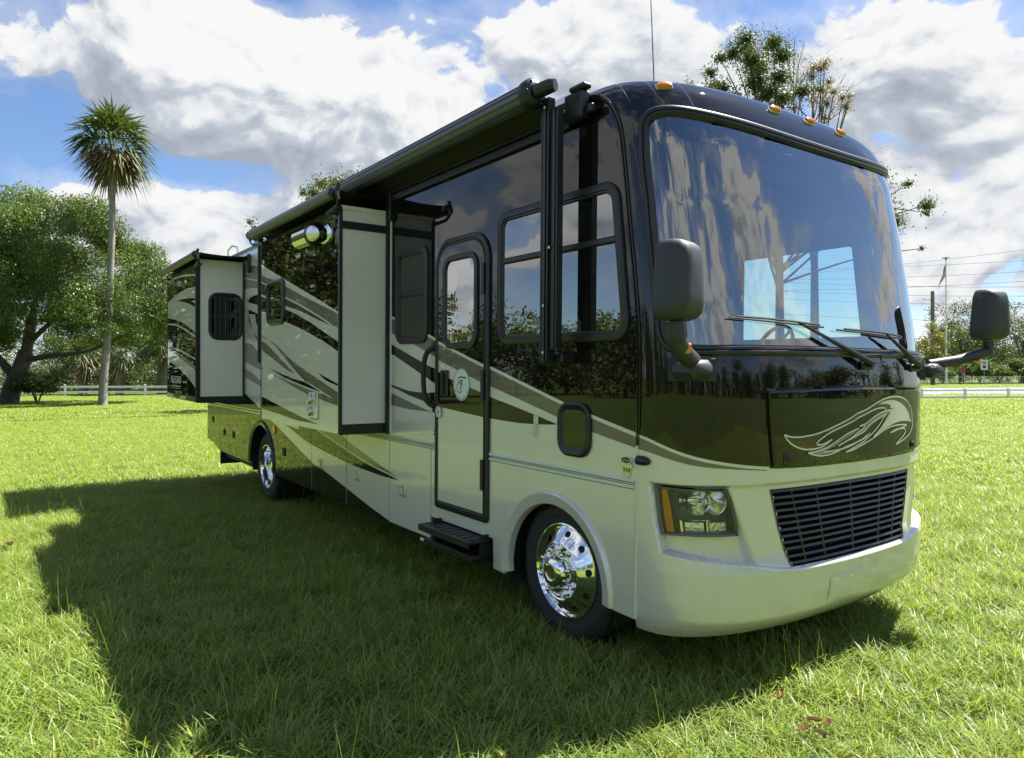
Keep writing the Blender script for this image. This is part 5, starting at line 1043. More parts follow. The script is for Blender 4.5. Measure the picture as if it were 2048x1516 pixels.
# headlights
def headlight(sg):
    m_ = (lambda l: l) if sg < 0 else mirror_th
    H = []
    for i in range(len(HEAD)):
        a, b = np.array(HEAD[i]), np.array(HEAD[(i + 1) % len(HEAD)]); H += [tuple(a + (b - a) * t) for t in np.linspace(0, 1, 5)[:-1]]
    H = m_(H); A = np.asarray(H); h = sheet('headlight', inset(H, 0.004), front, -0.042, M['clear'], RV, grid=(3, 0.03), smooth=True)
    mb = MB(); pk = pocket(A[:, 0], A[:, 1]); ins = np.asarray(inset(H, 0.02))
    mb.loops([front(A[:, 0] * 1.004, A[:, 1], -0.030), front(A[:, 0], A[:, 1], -0.040), front(*np.asarray(inset(H, 0.008)).T, -0.041), front(*np.asarray(inset(H, 0.012)).T, -0.055), front(ins[:, 0] * 0.97, ins[:, 1], -0.15)]); mb.build('headlight_bezel', M['headlight_in'], h)
    sheet('headlight_back', [(a * 0.97, b) for a, b in inset(H, 0.016)], front, -0.14, M['headlight_in'], h, grid=(4, 0.05))
    am = sl(m_([(-81.6, 1.046), (-78.3, 1.046)]), 1) + m_([(-76.8, 0.99), (-75.2, 0.93), (-73.4, 0.826), (-77.9, 0.820), (-79.9, 0.90), (-81.0, 0.98)]); sheet('turn_signal', am, front, -0.055, M['amber'], h)
    d = np.array([0.93, -0.30 * -sg * -1, 0.0]); d = np.array([0.95, 0.28 * sg, 0.0]); d /= np.linalg.norm(d)
    for t_, r_ in ((-62.5, 0.066), (-51.0, 0.064)):
        o = front(sg * abs(t_), 0.983, -0.150)[0]; mb = MB(); mb.lathe([(0.012, 0.0), (r_ * 0.55, 0.020), (r_ * 0.85, 0.048), (r_, 0.075), (r_ * 1.06, 0.077), (r_ * 1.06, 0.06)], o, d, 28); mb.build('reflector', M['reflector'], h)
        mb = MB(); mb.lathe([(0.0, 0.07), (0.008, 0.068), (0.011, 0.06), (0.011, 0.0)], o, d, 12); mb.build('bulb', M['clear'], h)
    p0, p1 = front(sg * 73, 0.985, -0.12)[0], front(sg * 50, 0.985, -0.13)[0]; mb = MB(); mb.tube([p0, p0 * .6 + p1 * .4, p1], [0.034, 0.026, 0.020], 14); mb.build('reflector_tube', M['reflector'], h)
    b0 = [front(sg * a, 0.884, -0.085)[0] for a in (70.6, 62, 53, 44)]; mb = MB(); mb.tube(b0, 0.008, 6); mb.tube([front(sg * 53.4, 0.884, -0.085)[0], front(sg * 53.0, 0.826, -0.085)[0]], 0.009, 6); mb.tube([front(sg * 69.5, 0.884, -0.085)[0], front(sg * 68.3, 0.822, -0.085)[0]], 0.013, 6); mb.build('light_bar', M['chrome'], h)
    for a, b in ((67, 55), (52, 43.5)):
        pl = m_([(-a, 0.872), (-b, 0.872), (-b + 0.5, 0.826), (-a - 0.8, 0.826)]) ; sheet('lower_reflector', pl, front, -0.10, M['fluted'], h, grid=(2, 0.02))
headlight(-1); headlight(1)
# grille: surround, slats and uprights
grille = sheet('grille_backing', GR, front, -0.155, M['chassis'], RV, grid=(3, 0.05))
g2 = []
for i in range(len(GR)):
    a, b = np.array(GR[i]), np.array(GR[(i + 1) % len(GR)]); g2 += [tuple(a + (b - a) * t) for t in np.linspace(0, 1, 9)[:-1]]
A = np.asarray(g2); mb = MB(); mb.loops([front(A[:, 0] * 1.02, A[:, 1], -0.024), front(*np.asarray(inset(g2, 0.004)).T, -0.028), front(*np.asarray(inset(g2, 0.006)).T, -0.165)]); mb.build('grille_surround', M['black'], grille)
gw = lambda z: float(np.interp(z, [0.62, 0.825, 1.045], [20.2, 24.2, 27.5]))
for k in range(12):
    z = 0.640 + k * 0.0355; w = gw(z) - 0.25; tt = np.linspace(-w, w, 15)
    mb = MB(); mb.loops([front(tt, z + 0.008, -0.030), front(tt, z - 0.004, -0.026), front(tt, z - 0.009, -0.034), front(tt, z + 0.002, -0.085), front(tt, z + 0.010, -0.085), front(tt, z + 0.008, -0.030)], closed=False); mb.build('slat', M['black'], grille, smooth=30)
for k in range(-2, 3):
    mb = MB(); b0 = front(k * 8.4 * 0.83, 0.625, -0.045)[0]; b1 = front(k * 9.4, 1.04, -0.045)[0]; mb.tube([b0, b1], 0.007, 6); mb.build('upright', M['black'], grille)
mb = MB(); c0 = front(0, 0.83, -0.14)[0]
for k in range(4): mb.box((c0[0], -0.45 + 0.3 * k, 0.72 + 0.08 * (k % 3)), (0.02, 0.20, 0.04))
mb.build('radiator_bracket', M['mirror_plastic'], grille)
# plate recess, marker lights, side bullet lamp
pl = [(-6.9, 0.388), (0.6, 0.388), (0.6, 0.522), (-6.9, 0.522)]
pr = sheet('plate_mount', rrect(-7.2, 0.6, 0.384, 0.520, 0.006, 2), front, 0.006, M['silver'], RV, grid=(2, 0.03))
mb = MB(); bead(mb, rrect(-7.2, 0.6, 0.384, 0.520, 0.006, 2), front, [(-0.002, 0.0), (-0.002, 0.0062), (0.0, 0.0062)], True); mb.build('plate_rim', M['silver'], pr)
for t_ in (-5.2, -1.2):
    mb = MB(); mb.lathe([(0.0, 0.004), (0.006, 0.003), (0.008, 0.0)], front(t_, 0.497, 0.006)[0], FN(t_, 0.497)[0], 10); mb.build('plate_screw', M['chrome'], pr)
for t_, z_ in ((-53.6, 3.254), (-9.0, 3.224), (0.0, 3.226), (9.0, 3.224), (53.6, 3.254)):
    n_ = FN(t_, z_)[0]; o = front(t_, z_, 0.0)[0]; tn = FS(t_ + 1, z_) - FS(t_ - 1, z_); tn /= np.linalg.norm(tn); up = np.cross(n_, tn)
    mb = MB(); lps = []
    for sc, h in ((1.0, -0.004), (1.0, 0.010), (0.86, 0.020), (0.55, 0.026)):
        lps.append([tuple(o + tn * a * sc + up * b * sc + n_ * h) for a, b in rrect(-0.046, 0.046, -0.02, 0.02, 0.015, 4)])
    mb.loops(lps, cap1=True); mk = mb.build('marker_light', M['amber'], RV, smooth=30)
    mb = MB(); mb.loops([[tuple(o + tn * a + up * b + n_ * h) for a, b in rrect(-0.05 * s_, 0.05 * s_, -0.023 * s_, 0.023 * s_, 0.016, 4)] for s_, h in ((1.02, -0.004), (1.0, 0.006), (0.9, 0.006))]); mb.build('lamp_base', M['chrome'], mk)
o = front(-87.5, 1.192, 0.0)[0]; mb = MB(); mb.loops([[(o[0] - 0.03 + dx, o[1] - 0.03 * math.sin(a) * k - 0.004, o[2] + 0.026 * math.cos(a) * k) for a in np.linspace(0, math.pi, 9)] for dx, k in ((-0.015, 1.0), (0.03, 1.0), (0.055, 0.75), (0.072, 0.3))], closed=False, cap0=True, cap1=True); mb.build('side_lamp', M['black'], RV)
# vertical seam between wall and cap
seam = sl([(-0.06, 3.296), (0.091, 3.279), (0.184, 3.253), (0.26, 3.208), (0.319, 3.141), (0.378, 3.015), (0.416, 2.79), (0.463, 2.44), (0.512, 2.095), (0.538, 1.789), (0.538, 1.466), (0.533, 1.27)], 4)
mb = MB(); bead(mb, seam, side, [(-0.016, -0.03), (-0.013, 0.006), (-0.004, 0.008), (-0.002, 0.002), (0.002, 0.002), (0.004, 0.008), (0.013, 0.006), (0.016, -0.03)], False); mb.build('seam_trim', M['blackgloss'], RV)
mb = MB(); bead(mb, [(0.533, 1.27), (0.530, 1.0), (0.526, 0.7), (0.522, 0.325)], side, [(-0.014, -0.006), (-0.011, 0.006), (0.003, 0.008), (0.006, 0.001), (0.010, 0.001), (0.012, -0.006)], False); mb.build('seam_trim', M['silver'], RV)

# ---- mirrors
def side_mirror(sg):
    c = np.array([1.10, 1.625 * sg, 2.085]); ax = np.array([0.985, 0.17 * sg * -1, 0.0]); ax = np.array([0.97, -0.24 * sg, 0.0]); ax /= np.linalg.norm(ax); lat = np.array([-ax[1], ax[0], 0.0])
    def outline(k, top, bot, hh, zc):
        out = []
        for a, b in rrect(-0.5, 0.5, -0.5, 0.5, 0.20, 6):
            w = bot + (top - bot) * (b + 0.5); out.append(c + lat * a * w * k + np.array([0, 0, b * hh * k + zc]))
        return out
    lps = []
    for h, k in ((-0.055, 0.94), (-0.050, 0.985), (-0.03, 1.0), (0.02, 0.99), (0.055, 0.95), (0.082, 0.86), (0.098, 0.68), (0.104, 0.4)):
        lps.append([p + ax * h for p in outline(k, 0.185, 0.265, 0.362, 0.0)])
    mb = MB(); mb.loops(lps, cap1=True); mr = mb.build('side_mirror', M['mirror_plastic'], RV, smooth=70)
    mb = MB(); mb.loops([[p + ax * -0.050 for p in outline(0.90, 0.185, 0.265, 0.362, 0.0)]], cap0=True); g = [p + ax * -0.050 for p in outline(0.93, 0.185, 0.265, 0.362, 0)]; mb = MB(); mb.add(g, [list(range(len(g)))]); mb.build('mirror_glass', M['chrome'], mr)
    mb = MB(); fl = lambda *p: tuple(np.array(p))
    t0_ = 64.0 * sg
    pts = rrect(-11, 11, 1.622, 1.742, 0.012, 3); A = np.asarray([(t0_ + a, z) for a, z in pts]); mb.loops([front(A[:, 0], A[:, 1], 0.0), front(A[:, 0], A[:, 1], 0.026), front(A[:, 0] * 0.985 + t0_ * 0.015, 1.682 + (A[:, 1] - 1.682) * 0.93, 0.034)], cap1=True)
    base = front(t0_, 1.675, 0.03)[0]; bn = FN(t0_, 1.675)[0]
    mb.box(tuple(base + bn * 0.05 + np.array([0, 0, 0.01])), (0.17, 0.17, 0.095), 0.03); mb.build('mirror_base', M['mirror_plastic'], mr, smooth=50)
    s0 = base + bn * 0.055 + np.array([0, 0, 0.05]); s3 = c + np.array([0.0, 0, -0.185]) ; s2 = c + np.array([0.0, 0, -0.262])
    mb = MB(); mb.tube([s0, s0 * 0.5 + s2 * 0.5 + np.array([0, 0, -0.015]), s2, s2 * 0.4 + s3 * 0.6, s3], [0.046, 0.045, 0.046, 0.046, 0.042] if sg < 0 else [0.036, 0.037, 0.039, 0.039, 0.036], 14); mb.build('mirror_arm', M['mirror_plastic'], mr, smooth=60)
    am = s0 * 0.28 + s2 * 0.72; mb = MB(); mb.box(tuple(am + np.array([0.040, 0.0, -0.012 if sg < 0 else -0.045])), (0.03, 0.045 if sg < 0 else 0.09, 0.05 if sg < 0 else 0.02), 0.008); mb.build('turn_lamp', M['amber'], mr)
side_mirror(-1); side_mirror(1)

# ---- lower bays
def arch_pts(cx, cz, r, za, zb, n=20):
    """points over a wheel arch from the rear foot (za high) to the front foot (zb high)"""
    a0 = math.pi - math.asin(max(-1, min(1, (za - cz) / r))); a1 = math.asin(max(-1, min(1, (zb - cz) / r)))
    return [(cx + r * math.cos(a), cz + r * math.sin(a)) for a in np.linspace(a0, a1, n)]
skm = side_map(-1.262)
CF, CR = (-0.20, 0.36), (-6.42, 0.385)
BAYS = [('bay_door', [(-9.48, 0.452), (-9.238, 0.450), (-8.636, 0.331), (-8.636, 1.033), (-9.48, 1.033)], (-9.09, 0.80), 'black'),
        ('bay_door', [(-8.624, 0.331), (-8.088, 0.33), (-8.088, 1.033), (-8.624, 1.033)], (-8.35, 0.645), 'black'),
        ('bay_door', [(-8.076, 0.33)] + [(-6.99, 0.33)] + [p for p in arch_pts(*CR, 0.53, 0.34, 0.34) if p[0] < -6.985] + [(-6.985, 1.033), (-8.076, 1.033)], (-7.82, 0.646), 'black'),
        ('arch_panel', [(-6.973, 0.33)] + [p for p in arch_pts(*CR, 0.53, 0.34, 0.34)] + [(-5.742, 0.33), (-5.742, 1.033), (-6.973, 1.033)], None, None),
        ('bay_door', [(-5.730, 0.305), (-4.506, 0.305), (-4.506, 1.033), (-5.730, 1.033)], (-5.458, 0.63), 'black'),
        ('bay_door', [(-4.494, 0.305), (-3.512, 0.305), (-3.512, 1.033), (-4.494, 1.033)], (-4.226, 0.625), 'chrome'),
        ('bay_door', [(-3.500, 0.305), (-2.538, 0.305), (-2.538, 1.033), (-3.500, 1.033)], (-3.243, 0.622), 'chrome'),
        ('bay_door', [(-2.526, 0.305), (-1.775, 0.305), (-1.775, 1.033), (-2.526, 1.033)], (-2.262, 0.618), 'chrome'),
        ('front_skirt', [(-1.763, 0.484), (-0.868, 0.484), (-0.860, 0.276), (-0.72, 0.27)] + arch_pts(*CF, 0.505, 0.30, 0.33, 26) + [(0.36, 0.322), (0.521, 0.318), (0.53, 1.033), (-0.93, 1.033), (-0.93, 0.590), (-1.668, 0.590), (-1.668, 1.033), (-1.763, 1.033)], None, None)]
mb = MB(); mb.box((-8.22, -1.246, 0.72), (2.44, 0.01, 0.60)); mb.box((-3.75, -1.246, 0.70), (3.96, 0.01, 0.64)); mb.build('bay_backing', M['chassis'], RV, smooth=False)
def latch(x, z, mt, parent):
    mb = MB(); y = -1.283
    mb.loops([[(a, y - h, b) for a, b in rrect(x - 0.056 * k, x + 0.056 * k, z - 0.052 * k, z + 0.052 * k, 0.014, 3)] for k, h in ((1, 0.0), (0.97, 0.007), (0.90, 0.010), (0.80, 0.010), (0.74, 0.002))], cap1=True)
    o = mb.build('latch', M['latchsilver' if mt == 'chrome' else 'blackgloss'], parent, smooth=40)
    mb = MB(); mb.box((x - 0.012, y - 0.010, z), (0.05, 0.014, 0.074), 0.006); mb.lathe([(0.0, 0.012), (0.010, 0.011), (0.012, 0.0)], (x + 0.032, y, z - 0.01), (0, -1, 0), 12); mb.build('paddle', M['latchsilver' if mt == 'chrome' else 'black'], o)
for nm, poly, lt, lm in BAYS:
    p = slab(nm, poly, skm, 0.020, 0.0, M['silver'], RV)
    art(poly, side, 0.0022, p, SKIRT_ART)
    if lt: latch(*lt, lm, p)
# trim mouldings
for xa, xb in ((-0.925, 0.518), (-9.48, -1.69)):
    for z_, r_ in ((1.074, 0.007), (1.040, 0.007)):
        mb = MB(); bead(mb, [(xa, z_), (xb, z_)], side, [(-r_ * 1.6, 0.0), (-r_, 0.008), (r_, 0.010), (r_ * 1.6, 0.0)], False); mb.build('trim_moulding', M['decalwhite'] if xa > -2 else M['silver'], RV)
    mb = MB(); mb.box(((xa + xb) / 2, -1.2805, 1.0615), (xb - xa, 0.004, 0.003)); mb.box(((xa + xb) / 2, -1.2805, 1.0515), (xb - xa, 0.004, 0.004)); mb.box(((xa + xb) / 2, -1.2805, 1.0275), (xb - xa, 0.004, 0.003)); mb.build('trim_groove', M['blackgloss'], RV)
# arch flares
def flare(cx, cz, ri, ro, za, zb, mt):
    A = np.asarray(arch_pts(cx, cz, 1.0, 0, 0, 2)); aa = np.linspace(math.pi + 0.03, -0.03, 44)
    a0, a1 = math.pi - math.asin((za - cz) / ro), math.asin((zb - cz) / ro); aa = np.linspace(a0, a1, 44); mb = MB(); lps = []
    for r_, y in ((ro, -1.28), (ro - 0.006, -1.298), (ro - 0.018, -1.306), (ri + 0.02, -1.296), (ri + 0.004, -1.292), (ri, -1.284), (ri - 0.003, -1.245)):
        lps.append([(cx + r_ * math.cos(a), y, max(cz + r_ * math.sin(a), 0.30)) for a in aa])
    mb.loops(lps, closed=False); return mb.build('arch_flare', mt, RV, smooth=40)
flare(*CF, 0.470, 0.556, 0.27, 0.33, M['silver']); flare(*CR, 0.500, 0.572, 0.345, 0.345, M['blackgloss'])
for cx, cz in (CF, CR):
    mb = MB(); aa = np.linspace(-0.3, math.pi + 0.3, 30); mb.loops([[(cx + 0.53 * math.cos(a), y, cz + 0.53 * math.sin(a)) for a in aa] for y in (-1.25, -0.72)], closed=False); mb.box((cx, -0.70, 0.62), (1.2, 0.02, 0.9)); mb.build('wheel_well', M['chassis'], RV)
mb = MB(); mb.box((-6.42, 0.0, 0.42), (0.16, 1.8, 0.16)); mb.box((-0.2, 0, 0.40), (0.12, 1.7, 0.12)); mb.box((-4.4, 0.45, 0.42), (9.2, 0.09, 0.2)); mb.box((-4.4, -0.45, 0.42), (9.2, 0.09, 0.2)); mb.box((-3.6, 0, 0.42), (1.6, 1.3, 0.22)); mb.build('chassis_rail', M['chassis'], RV)
mb = MB(); mb.box((-8.3, -1.05, 0.30), (1.9, 0.04, 0.26), 0.01); mb.box((-9.18, -0.2, 0.22), (0.03, 1.9, 0.34), 0.005); mb.build('mud_flap', M['rubber'], RV)
# wheels
def wheel(x, z, front_axle):
    o = Vector((x, -1.19, z)); ax = (0, -1, 0)
    mb = MB(); mb.lathe([(0.295, -0.03), (0.298, 0.002), (0.31, 0.012), (0.335, 0.010), (0.345, 0.014), (0.385, 0.018), (0.420, 0.006), (0.430, 0.0), (0.440, -0.012), (0.449, -0.03), (0.450, -0.085), (0.444, -0.088), (0.444, -0.098), (0.450, -0.101), (0.450, -0.15), (0.444, -0.153), (0.444, -0.163), (0.450, -0.166), (0.448, -0.215), (0.43, -0.245), (0.38, -0.262), (0.295, -0.25)], o, ax, 64)
    w = mb.build('wheel', M['tyre'], RV, smooth=40)
    mb = MB()
    for k in range(72):
        a = 2 * math.pi * k / 72; mb.box(tuple(o + Vector((0.4395 * math.cos(a), 0.020, 0.4395 * math.sin(a)))), (0.014, 0.036, 0.018), 0, Matrix.Rotation(-a, 3, 'Y'))
    mb.build('tread_block', M['tyre'], w)
    if front_axle:
        prof = [(0.300, -0.01), (0.300, 0.006), (0.296, 0.016), (0.288, 0.018), (0.280, 0.008), (0.274, 0.000), (0.262, 0.006), (0.235, 0.024), (0.200, 0.045), (0.184, 0.060), (0.176, 0.064), (0.168, 0.060), (0.163, 0.048), (0.158, 0.046), (0.118, 0.050), (0.108, 0.054), (0.104, 0.075), (0.100, 0.095), (0.088, 0.116), (0.066, 0.128), (0.050, 0.131), (0.046, 0.128), (0.040, 0.126), (0.0, 0.127)]
        lug_r, lug_h, hole = 0.138, 0.046, (0.236, 0.020)
    else:
        prof = [(0.300, -0.01), (0.300, 0.006), (0.296, 0.016), (0.286, 0.016), (0.279, 0.0), (0.272, -0.05), (0.262, -0.10), (0.245, -0.118), (0.180, -0.125), (0.150, -0.125), (0.128, -0.120), (0.118, -0.075), (0.100, -0.055), (0.06, -0.045), (0.0, -0.045)]
        lug_r, lug_h, hole = 0.155, -0.125, (0.215, -0.122)
    mb = MB(); mb.lathe(prof, o, ax, 64); rim = mb.build('rim', M['chrome'], w, smooth=28)
    lm = hm = None
    for k in range(8):
        a = 2 * math.pi * (k + 0.35) / 8; p = o + Vector((lug_r * math.cos(a), 0, lug_r * math.sin(a)))
        mb = MB(); mb.lathe([(0.024, lug_h - 0.01), (0.024, lug_h + 0.010), (0.018, lug_h + 0.014), (0.0175, lug_h + 0.044), (0.015, lug_h + 0.056), (0.009, lug_h + 0.063), (0.0, lug_h + 0.065)], p, ax, 10); mb.build('lug_nut', M['chrome'], w, smooth=50)
    for k in range(10):
        a = 2 * math.pi * (k + 0.25) / 10; p = o + Vector((hole[0] * math.cos(a), -hole[1], hole[0] * math.sin(a))); rad = Vector((math.cos(a), 0, math.sin(a)))
        n_ = (Vector((0, -1, 0)) + rad * (0.55 if front_axle else 0.05)).normalized(); mb = MB(); mb.lathe([(0.0225, -0.012), (0.0225, 0.0035), (0.0, 0.0035)], p, n_, 18); mb.build('hand_hole', M['chassis'], w)
    for yy in ((0.9,) if front_axle else (-0.86,)):
        pass
    return w
M['rubberlight'] = pmat('raised sidewall lettering', (0.05, 0.05, 0.05), 0.55)
TYRE = wheel(-0.17, 0.412, True); wheel(-6.43, 0.325, False)
for x, z, y in ((-6.43, 0.325, -0.88), (-6.43, 0.325, 0.88), (-6.43, 0.325, 1.18), (-0.17, 0.412, 1.18)):
    mb = MB(); mb.lathe([(0.0, 0.0), (0.29, 0.0), (0.40, 0.02), (0.44, -0.01), (0.45, -0.05), (0.45, -0.2), (0.42, -0.25), (0.3, -0.26), (0, -0.26)], (x, y, z), (0, -1 if y < 0 else 1, 0), 48); mb.build('wheel', M['tyre'], RV, smooth=40)
# tyre lettering
def text(body, size, name, mat, parent, mtx, ext=0.0008, shear=0.0, align='CENTER'):
    c = bpy.data.curves.new(name, 'FONT'); c.body = body; c.size = size; c.extrude = ext; c.align_x = align; c.align_y = 'CENTER'; c.shear = shear; c.materials.append(mat)
    tmp = bpy.data.objects.new(name, c); me = bpy.data.meshes.new_from_object(tmp); bpy.data.objects.remove(tmp); me.name = name
    if not me.materials: me.materials.append(mat)
    o = link(name, me, parent); o.matrix_local = mtx; return o
def side_mtx(x, z, y, sx=1.0): return Matrix(((sx, 0, 0, x), (0, 0, -1, y), (0, 1, 0, z), (0, 0, 0, 1)))

for k, ch in enumerate('SUMITOMO'):
    a = math.radians(118 - 9.5 * k); u = Vector((math.cos(a), 0, math.sin(a))); tg = Vector((math.sin(a), 0, -math.cos(a)))
    c_ = Vector((-0.17, -1.2085, 0.412)) + u * 0.378; text(ch, 0.062, 'tyre_lettering', M['rubberlight'], TYRE, Matrix(((tg.x, u.x, 0, c_.x), (0, 0, -1, c_.y), (tg.z, u.z, 0, c_.z), (0, 0, 0, 1))), ext=0.002)

# ---- entry door
DF = rrect(-1.66, -0.945, 0.605, 2.645, 0.19, 8, 0.012)
dmask = rrect(-1.628, -0.977, 0.640, 2.612, 0.165, 8, 0.006)
dm_ = side_map(-1.298)
mb = MB(); bead(mb, DF, side, [(-0.028, 0.0), (-0.026, 0.016), (-0.012, 0.024), (0.006, 0.024), (0.010, 0.015), (0.016, 0.015), (0.019, 0.024), (0.030, 0.022), (0.034, 0.004)], True)
ed = mb.build('entry_door', M['black'], RV, smooth=40)
dp = slab('door_panel', dmask, side, 0.017, 0.001, M['silver'], ed)
art(dmask, side, 0.0188, ed, WALL_ART)
dw = rrect(-1.515, -1.085, 1.86, 2.50, 0.085, 6)
mb = MB(); bead(mb, dw, dm_, [(-0.036, 0.0), (-0.034, 0.014), (-0.012, 0.020), (0.004, 0.018), (0.012, 0.006), (0.016, 0.002)], True); mb.build('door_window_frame', M['black'], ed, smooth=40)
M['doorglass'] = glass('mirrored privacy glass', (0.01, 0.012, 0.014), 1.9, 0.28, wave=0.0008)
sheet('door_window', dw, dm_, 0.004, M['doorglass'], ed)
mb = MB(); mb.box((-1.175, -1.3035, 1.895), (0.018, 0.001, 0.035)); mb.build('window_label', M['decalwhite'], ed)
mb = MB(); mb.box((-1.52, -1.306, 1.56), (0.115, 0.018, 0.205), 0.008); hd = mb.build('door_handle', M['black'], ed)
mb = MB(); mb.box((-1.525, -1.322, 1.56), (0.035, 0.020, 0.165), 0.008); mb.box((-1.49, -1.316, 1.56), (0.018, 0.006, 0.13), 0.003); mb.build('grip', M['blackgloss'], ed)
mb = MB(); mb.box((-1.595, -1.312, 1.335), (0.058, 0.022, 0.085), 0.006); mb.lathe([(0.016, 0.0), (0.016, 0.012), (0.0, 0.013)], (-1.595, -1.322, 1.345), (0, -1, 0), 14); mb.build('deadbolt', M['latchsilver'], ed)
for z_ in (2.32, 1.56, 0.92):
    mb = MB(); mb.box((-0.972, -1.312, z_), (0.036, 0.020, 0.22), 0.006); mb.build('hinge', M['black'], ed)
# compass emblem on the door
cx, cz = -1.275, 1.558; rx, rz_ = 0.116, 0.122; ell = lambda k, n=40: [(cx + rx * k * math.cos(a), cz + rz_ * k * math.sin(a)) for a in np.linspace(0, 2 * math.pi, n, endpoint=False)]
em = sheet('emblem', ell(1.0), dm_, 0.0036, M['decalwhite'], ed)
ring = lambda k, w: ell(k)
for k, w_, mt in ((0.955, 0.005, 'ink'), (0.72, 0.002, 'decalgrey')):
    L = ell(k); mb = MB(); bead(mb, L, dm_, [(-w_ / 2, 0.0), (w_ / 2, 0.0)], True, 0.0042); mb.build('emblem_ring', M[mt], ed)
for k in range(8):
    a = math.pi / 4 * k; R_ = (0.70 if k % 2 == 0 else 0.45); w_ = 0.10; q_ = [(cx + rx * R_ * math.cos(a), cz + rz_ * R_ * math.sin(a)), (cx + rx * w_ * math.cos(a + .7), cz + rz_ * w_ * math.sin(a + .7)), (cx, cz), (cx + rx * w_ * math.cos(a - .7), cz + rz_ * w_ * math.sin(a - .7))]
    sheet('compass_point', q_[:3], dm_, 0.0041, M['decalgrey'], ed)
ev = lambda pts: [(cx + (u - 330) / 187 * rx, cz - (v - 808) / 385 * rz_) for u, v in pts]
for pts, w_ in (([(265, 660), (300, 635), (345, 632), (395, 650), (440, 640)], 0.010), ([(250, 700), (262, 668), (275, 650)], 0.004), ([(290, 940), (318, 850), (345, 740), (360, 700)], 0.010), ([(360, 700), (320, 705), (280, 730), (262, 770), (285, 785), (320, 770), (345, 735)], 0.005), ([(300, 720), (255, 780), (228, 860), (228, 930), (250, 985), (285, 1002), (320, 985), (355, 940)], 0.007)):
    mb = MB(); L = sl(ev(pts), 5); bead(mb, L, dm_, [(-w_ / 2, 0.0), (w_ / 2, 0.0)], False, 0.0047); mb.build('script_letter', M['ink'], ed)
for k in range(11):
    a = math.radians(-125 + 7 * k); a = math.radians(205 + 13 * k); L = [(cx + rx * 0.84 * math.cos(a + d), cz + rz_ * 0.84 * math.sin(a + d)) for d in (0, 0.07, 0.14)]; mb = MB(); bead(mb, L, dm_, [(-0.004, 0.0), (0.004, 0.0)], False, 0.0043); mb.build('ring_lettering', M['decalgrey'] if k % 3 else M['ink'], ed)
# grab handle beside the door
mb = MB(); g = sl([(-1.70, -1.285, 1.85), (-1.73, -1.345, 1.80), (-1.745, -1.365, 1.70), (-1.745, -1.368, 1.58), (-1.738, -1.360, 1.46), (-1.72, -1.335, 1.40), (-1.70, -1.285, 1.37)], 4)
mb.tube(g, 0.021, 10); mb.box((-1.70, -1.288, 1.85), (0.07, 0.02, 0.09), 0.008); mb.box((-1.70, -1.288, 1.37), (0.07, 0.02, 0.09), 0.008); mb.build('grab_handle', M['rubber'], RV, smooth=60)
o_ = [(-1.715 + 0.018 * math.cos(a), 1.165 + 0.036 * math.sin(a)) for a in np.linspace(0, 2 * math.pi, 20, endpoint=False)]
st = sheet('oval_sticker', o_, side, 0.003, M['decalwhite'], RV); sheet('sticker_centre', [(-1.715 + (a + 1.715) * 0.72, 1.165 + (b - 1.165) * 0.72) for a, b in o_], side, 0.0036, M['ink'], st)
mb = MB(); mb.box((-1.715, -1.284, 1.165), (0.02, 0.0005, 0.012)); mb.build('sticker_print', M['decalwhite'], st)
# entry steps
mb = MB(); mb.box((-1.28, -1.33, 0.455), (0.74, 0.26, 0.03), 0.012); mb.box((-1.28, -1.455, 0.445), (0.74, 0.012, 0.05), 0.004); stp = mb.build('entry_step', M['black'], RV)
mb = MB(); mb.box((-1.26, -1.30, 0.345), (0.70, 0.26, 0.03), 0.012); mb.box((-1.26, -1.425, 0.34), (0.70, 0.012, 0.045), 0.004); mb.build('lower_tread', M['black'], stp)
mb = MB()
for k in range(9): mb.box((-1.60 + 0.08 * k, -1.33, 0.4715), (0.035, 0.2, 0.003))
mb.build('tread_strip', M['rubber'], stp)
mb = MB(); mb.box((-1.60, -1.2, 0.40), (0.02, 0.3, 0.2)); mb.box((-0.93, -1.2, 0.40), (0.02, 0.3, 0.2)); mb.box((-1.27, -1.10, 0.40), (0.8, 0.02, 0.24)); mb.build('step_bracket', M['chassis'], stp)
mb = MB(); mb.box((-1.62, -1.44, 0.35), (0.05, 0.006, 0.02)); mb.build('step_label', M['decalwhite'], stp)
# ---- wall windows
def wall_window(hole, fr, mt, parent=RV, mp=side, mull=None):
    mb = MB(); bead(mb, hole, mp, [(-fr, 0.0), (-fr + 0.003, 0.014), (-fr + 0.012, 0.020), (-0.016, 0.020), (-0.012, 0.012), (0.0, 0.012), (0.006, 0.004), (0.010, -0.012)], True); w = mb.build('side_window', M['black'], parent, smooth=40)
    sheet('window_pane', hole, mp, 0.002, M[mt], w); return w
w1 = wall_window(bw_hole, 0.062, 'window')
mb = MB(); mb.box((-0.19, -1.288, 2.413), (1.12, 0.026, 0.040), 0.008); mb.build('mullion', M['black'], w1)
w2 = wall_window(md_hole, 0.062, 'darkglass')
mb = MB(); mb.box((-2.115, -1.288, 2.30), (0.46, 0.024, 0.045), 0.008); mb.build('mullion', M['black'], w2)
M['shade'] = pmat('charcoal window shade', (0.055, 0.055, 0.055), 0.85); mb = MB(); mb.box((-2.115, -1.262, 2.29), (0.46, 0.006, 0.70)); mb.build('shade', M['shade'], w2)
lw = rrect(-0.115, 0.128, 1.185, 1.452, 0.07, 6)
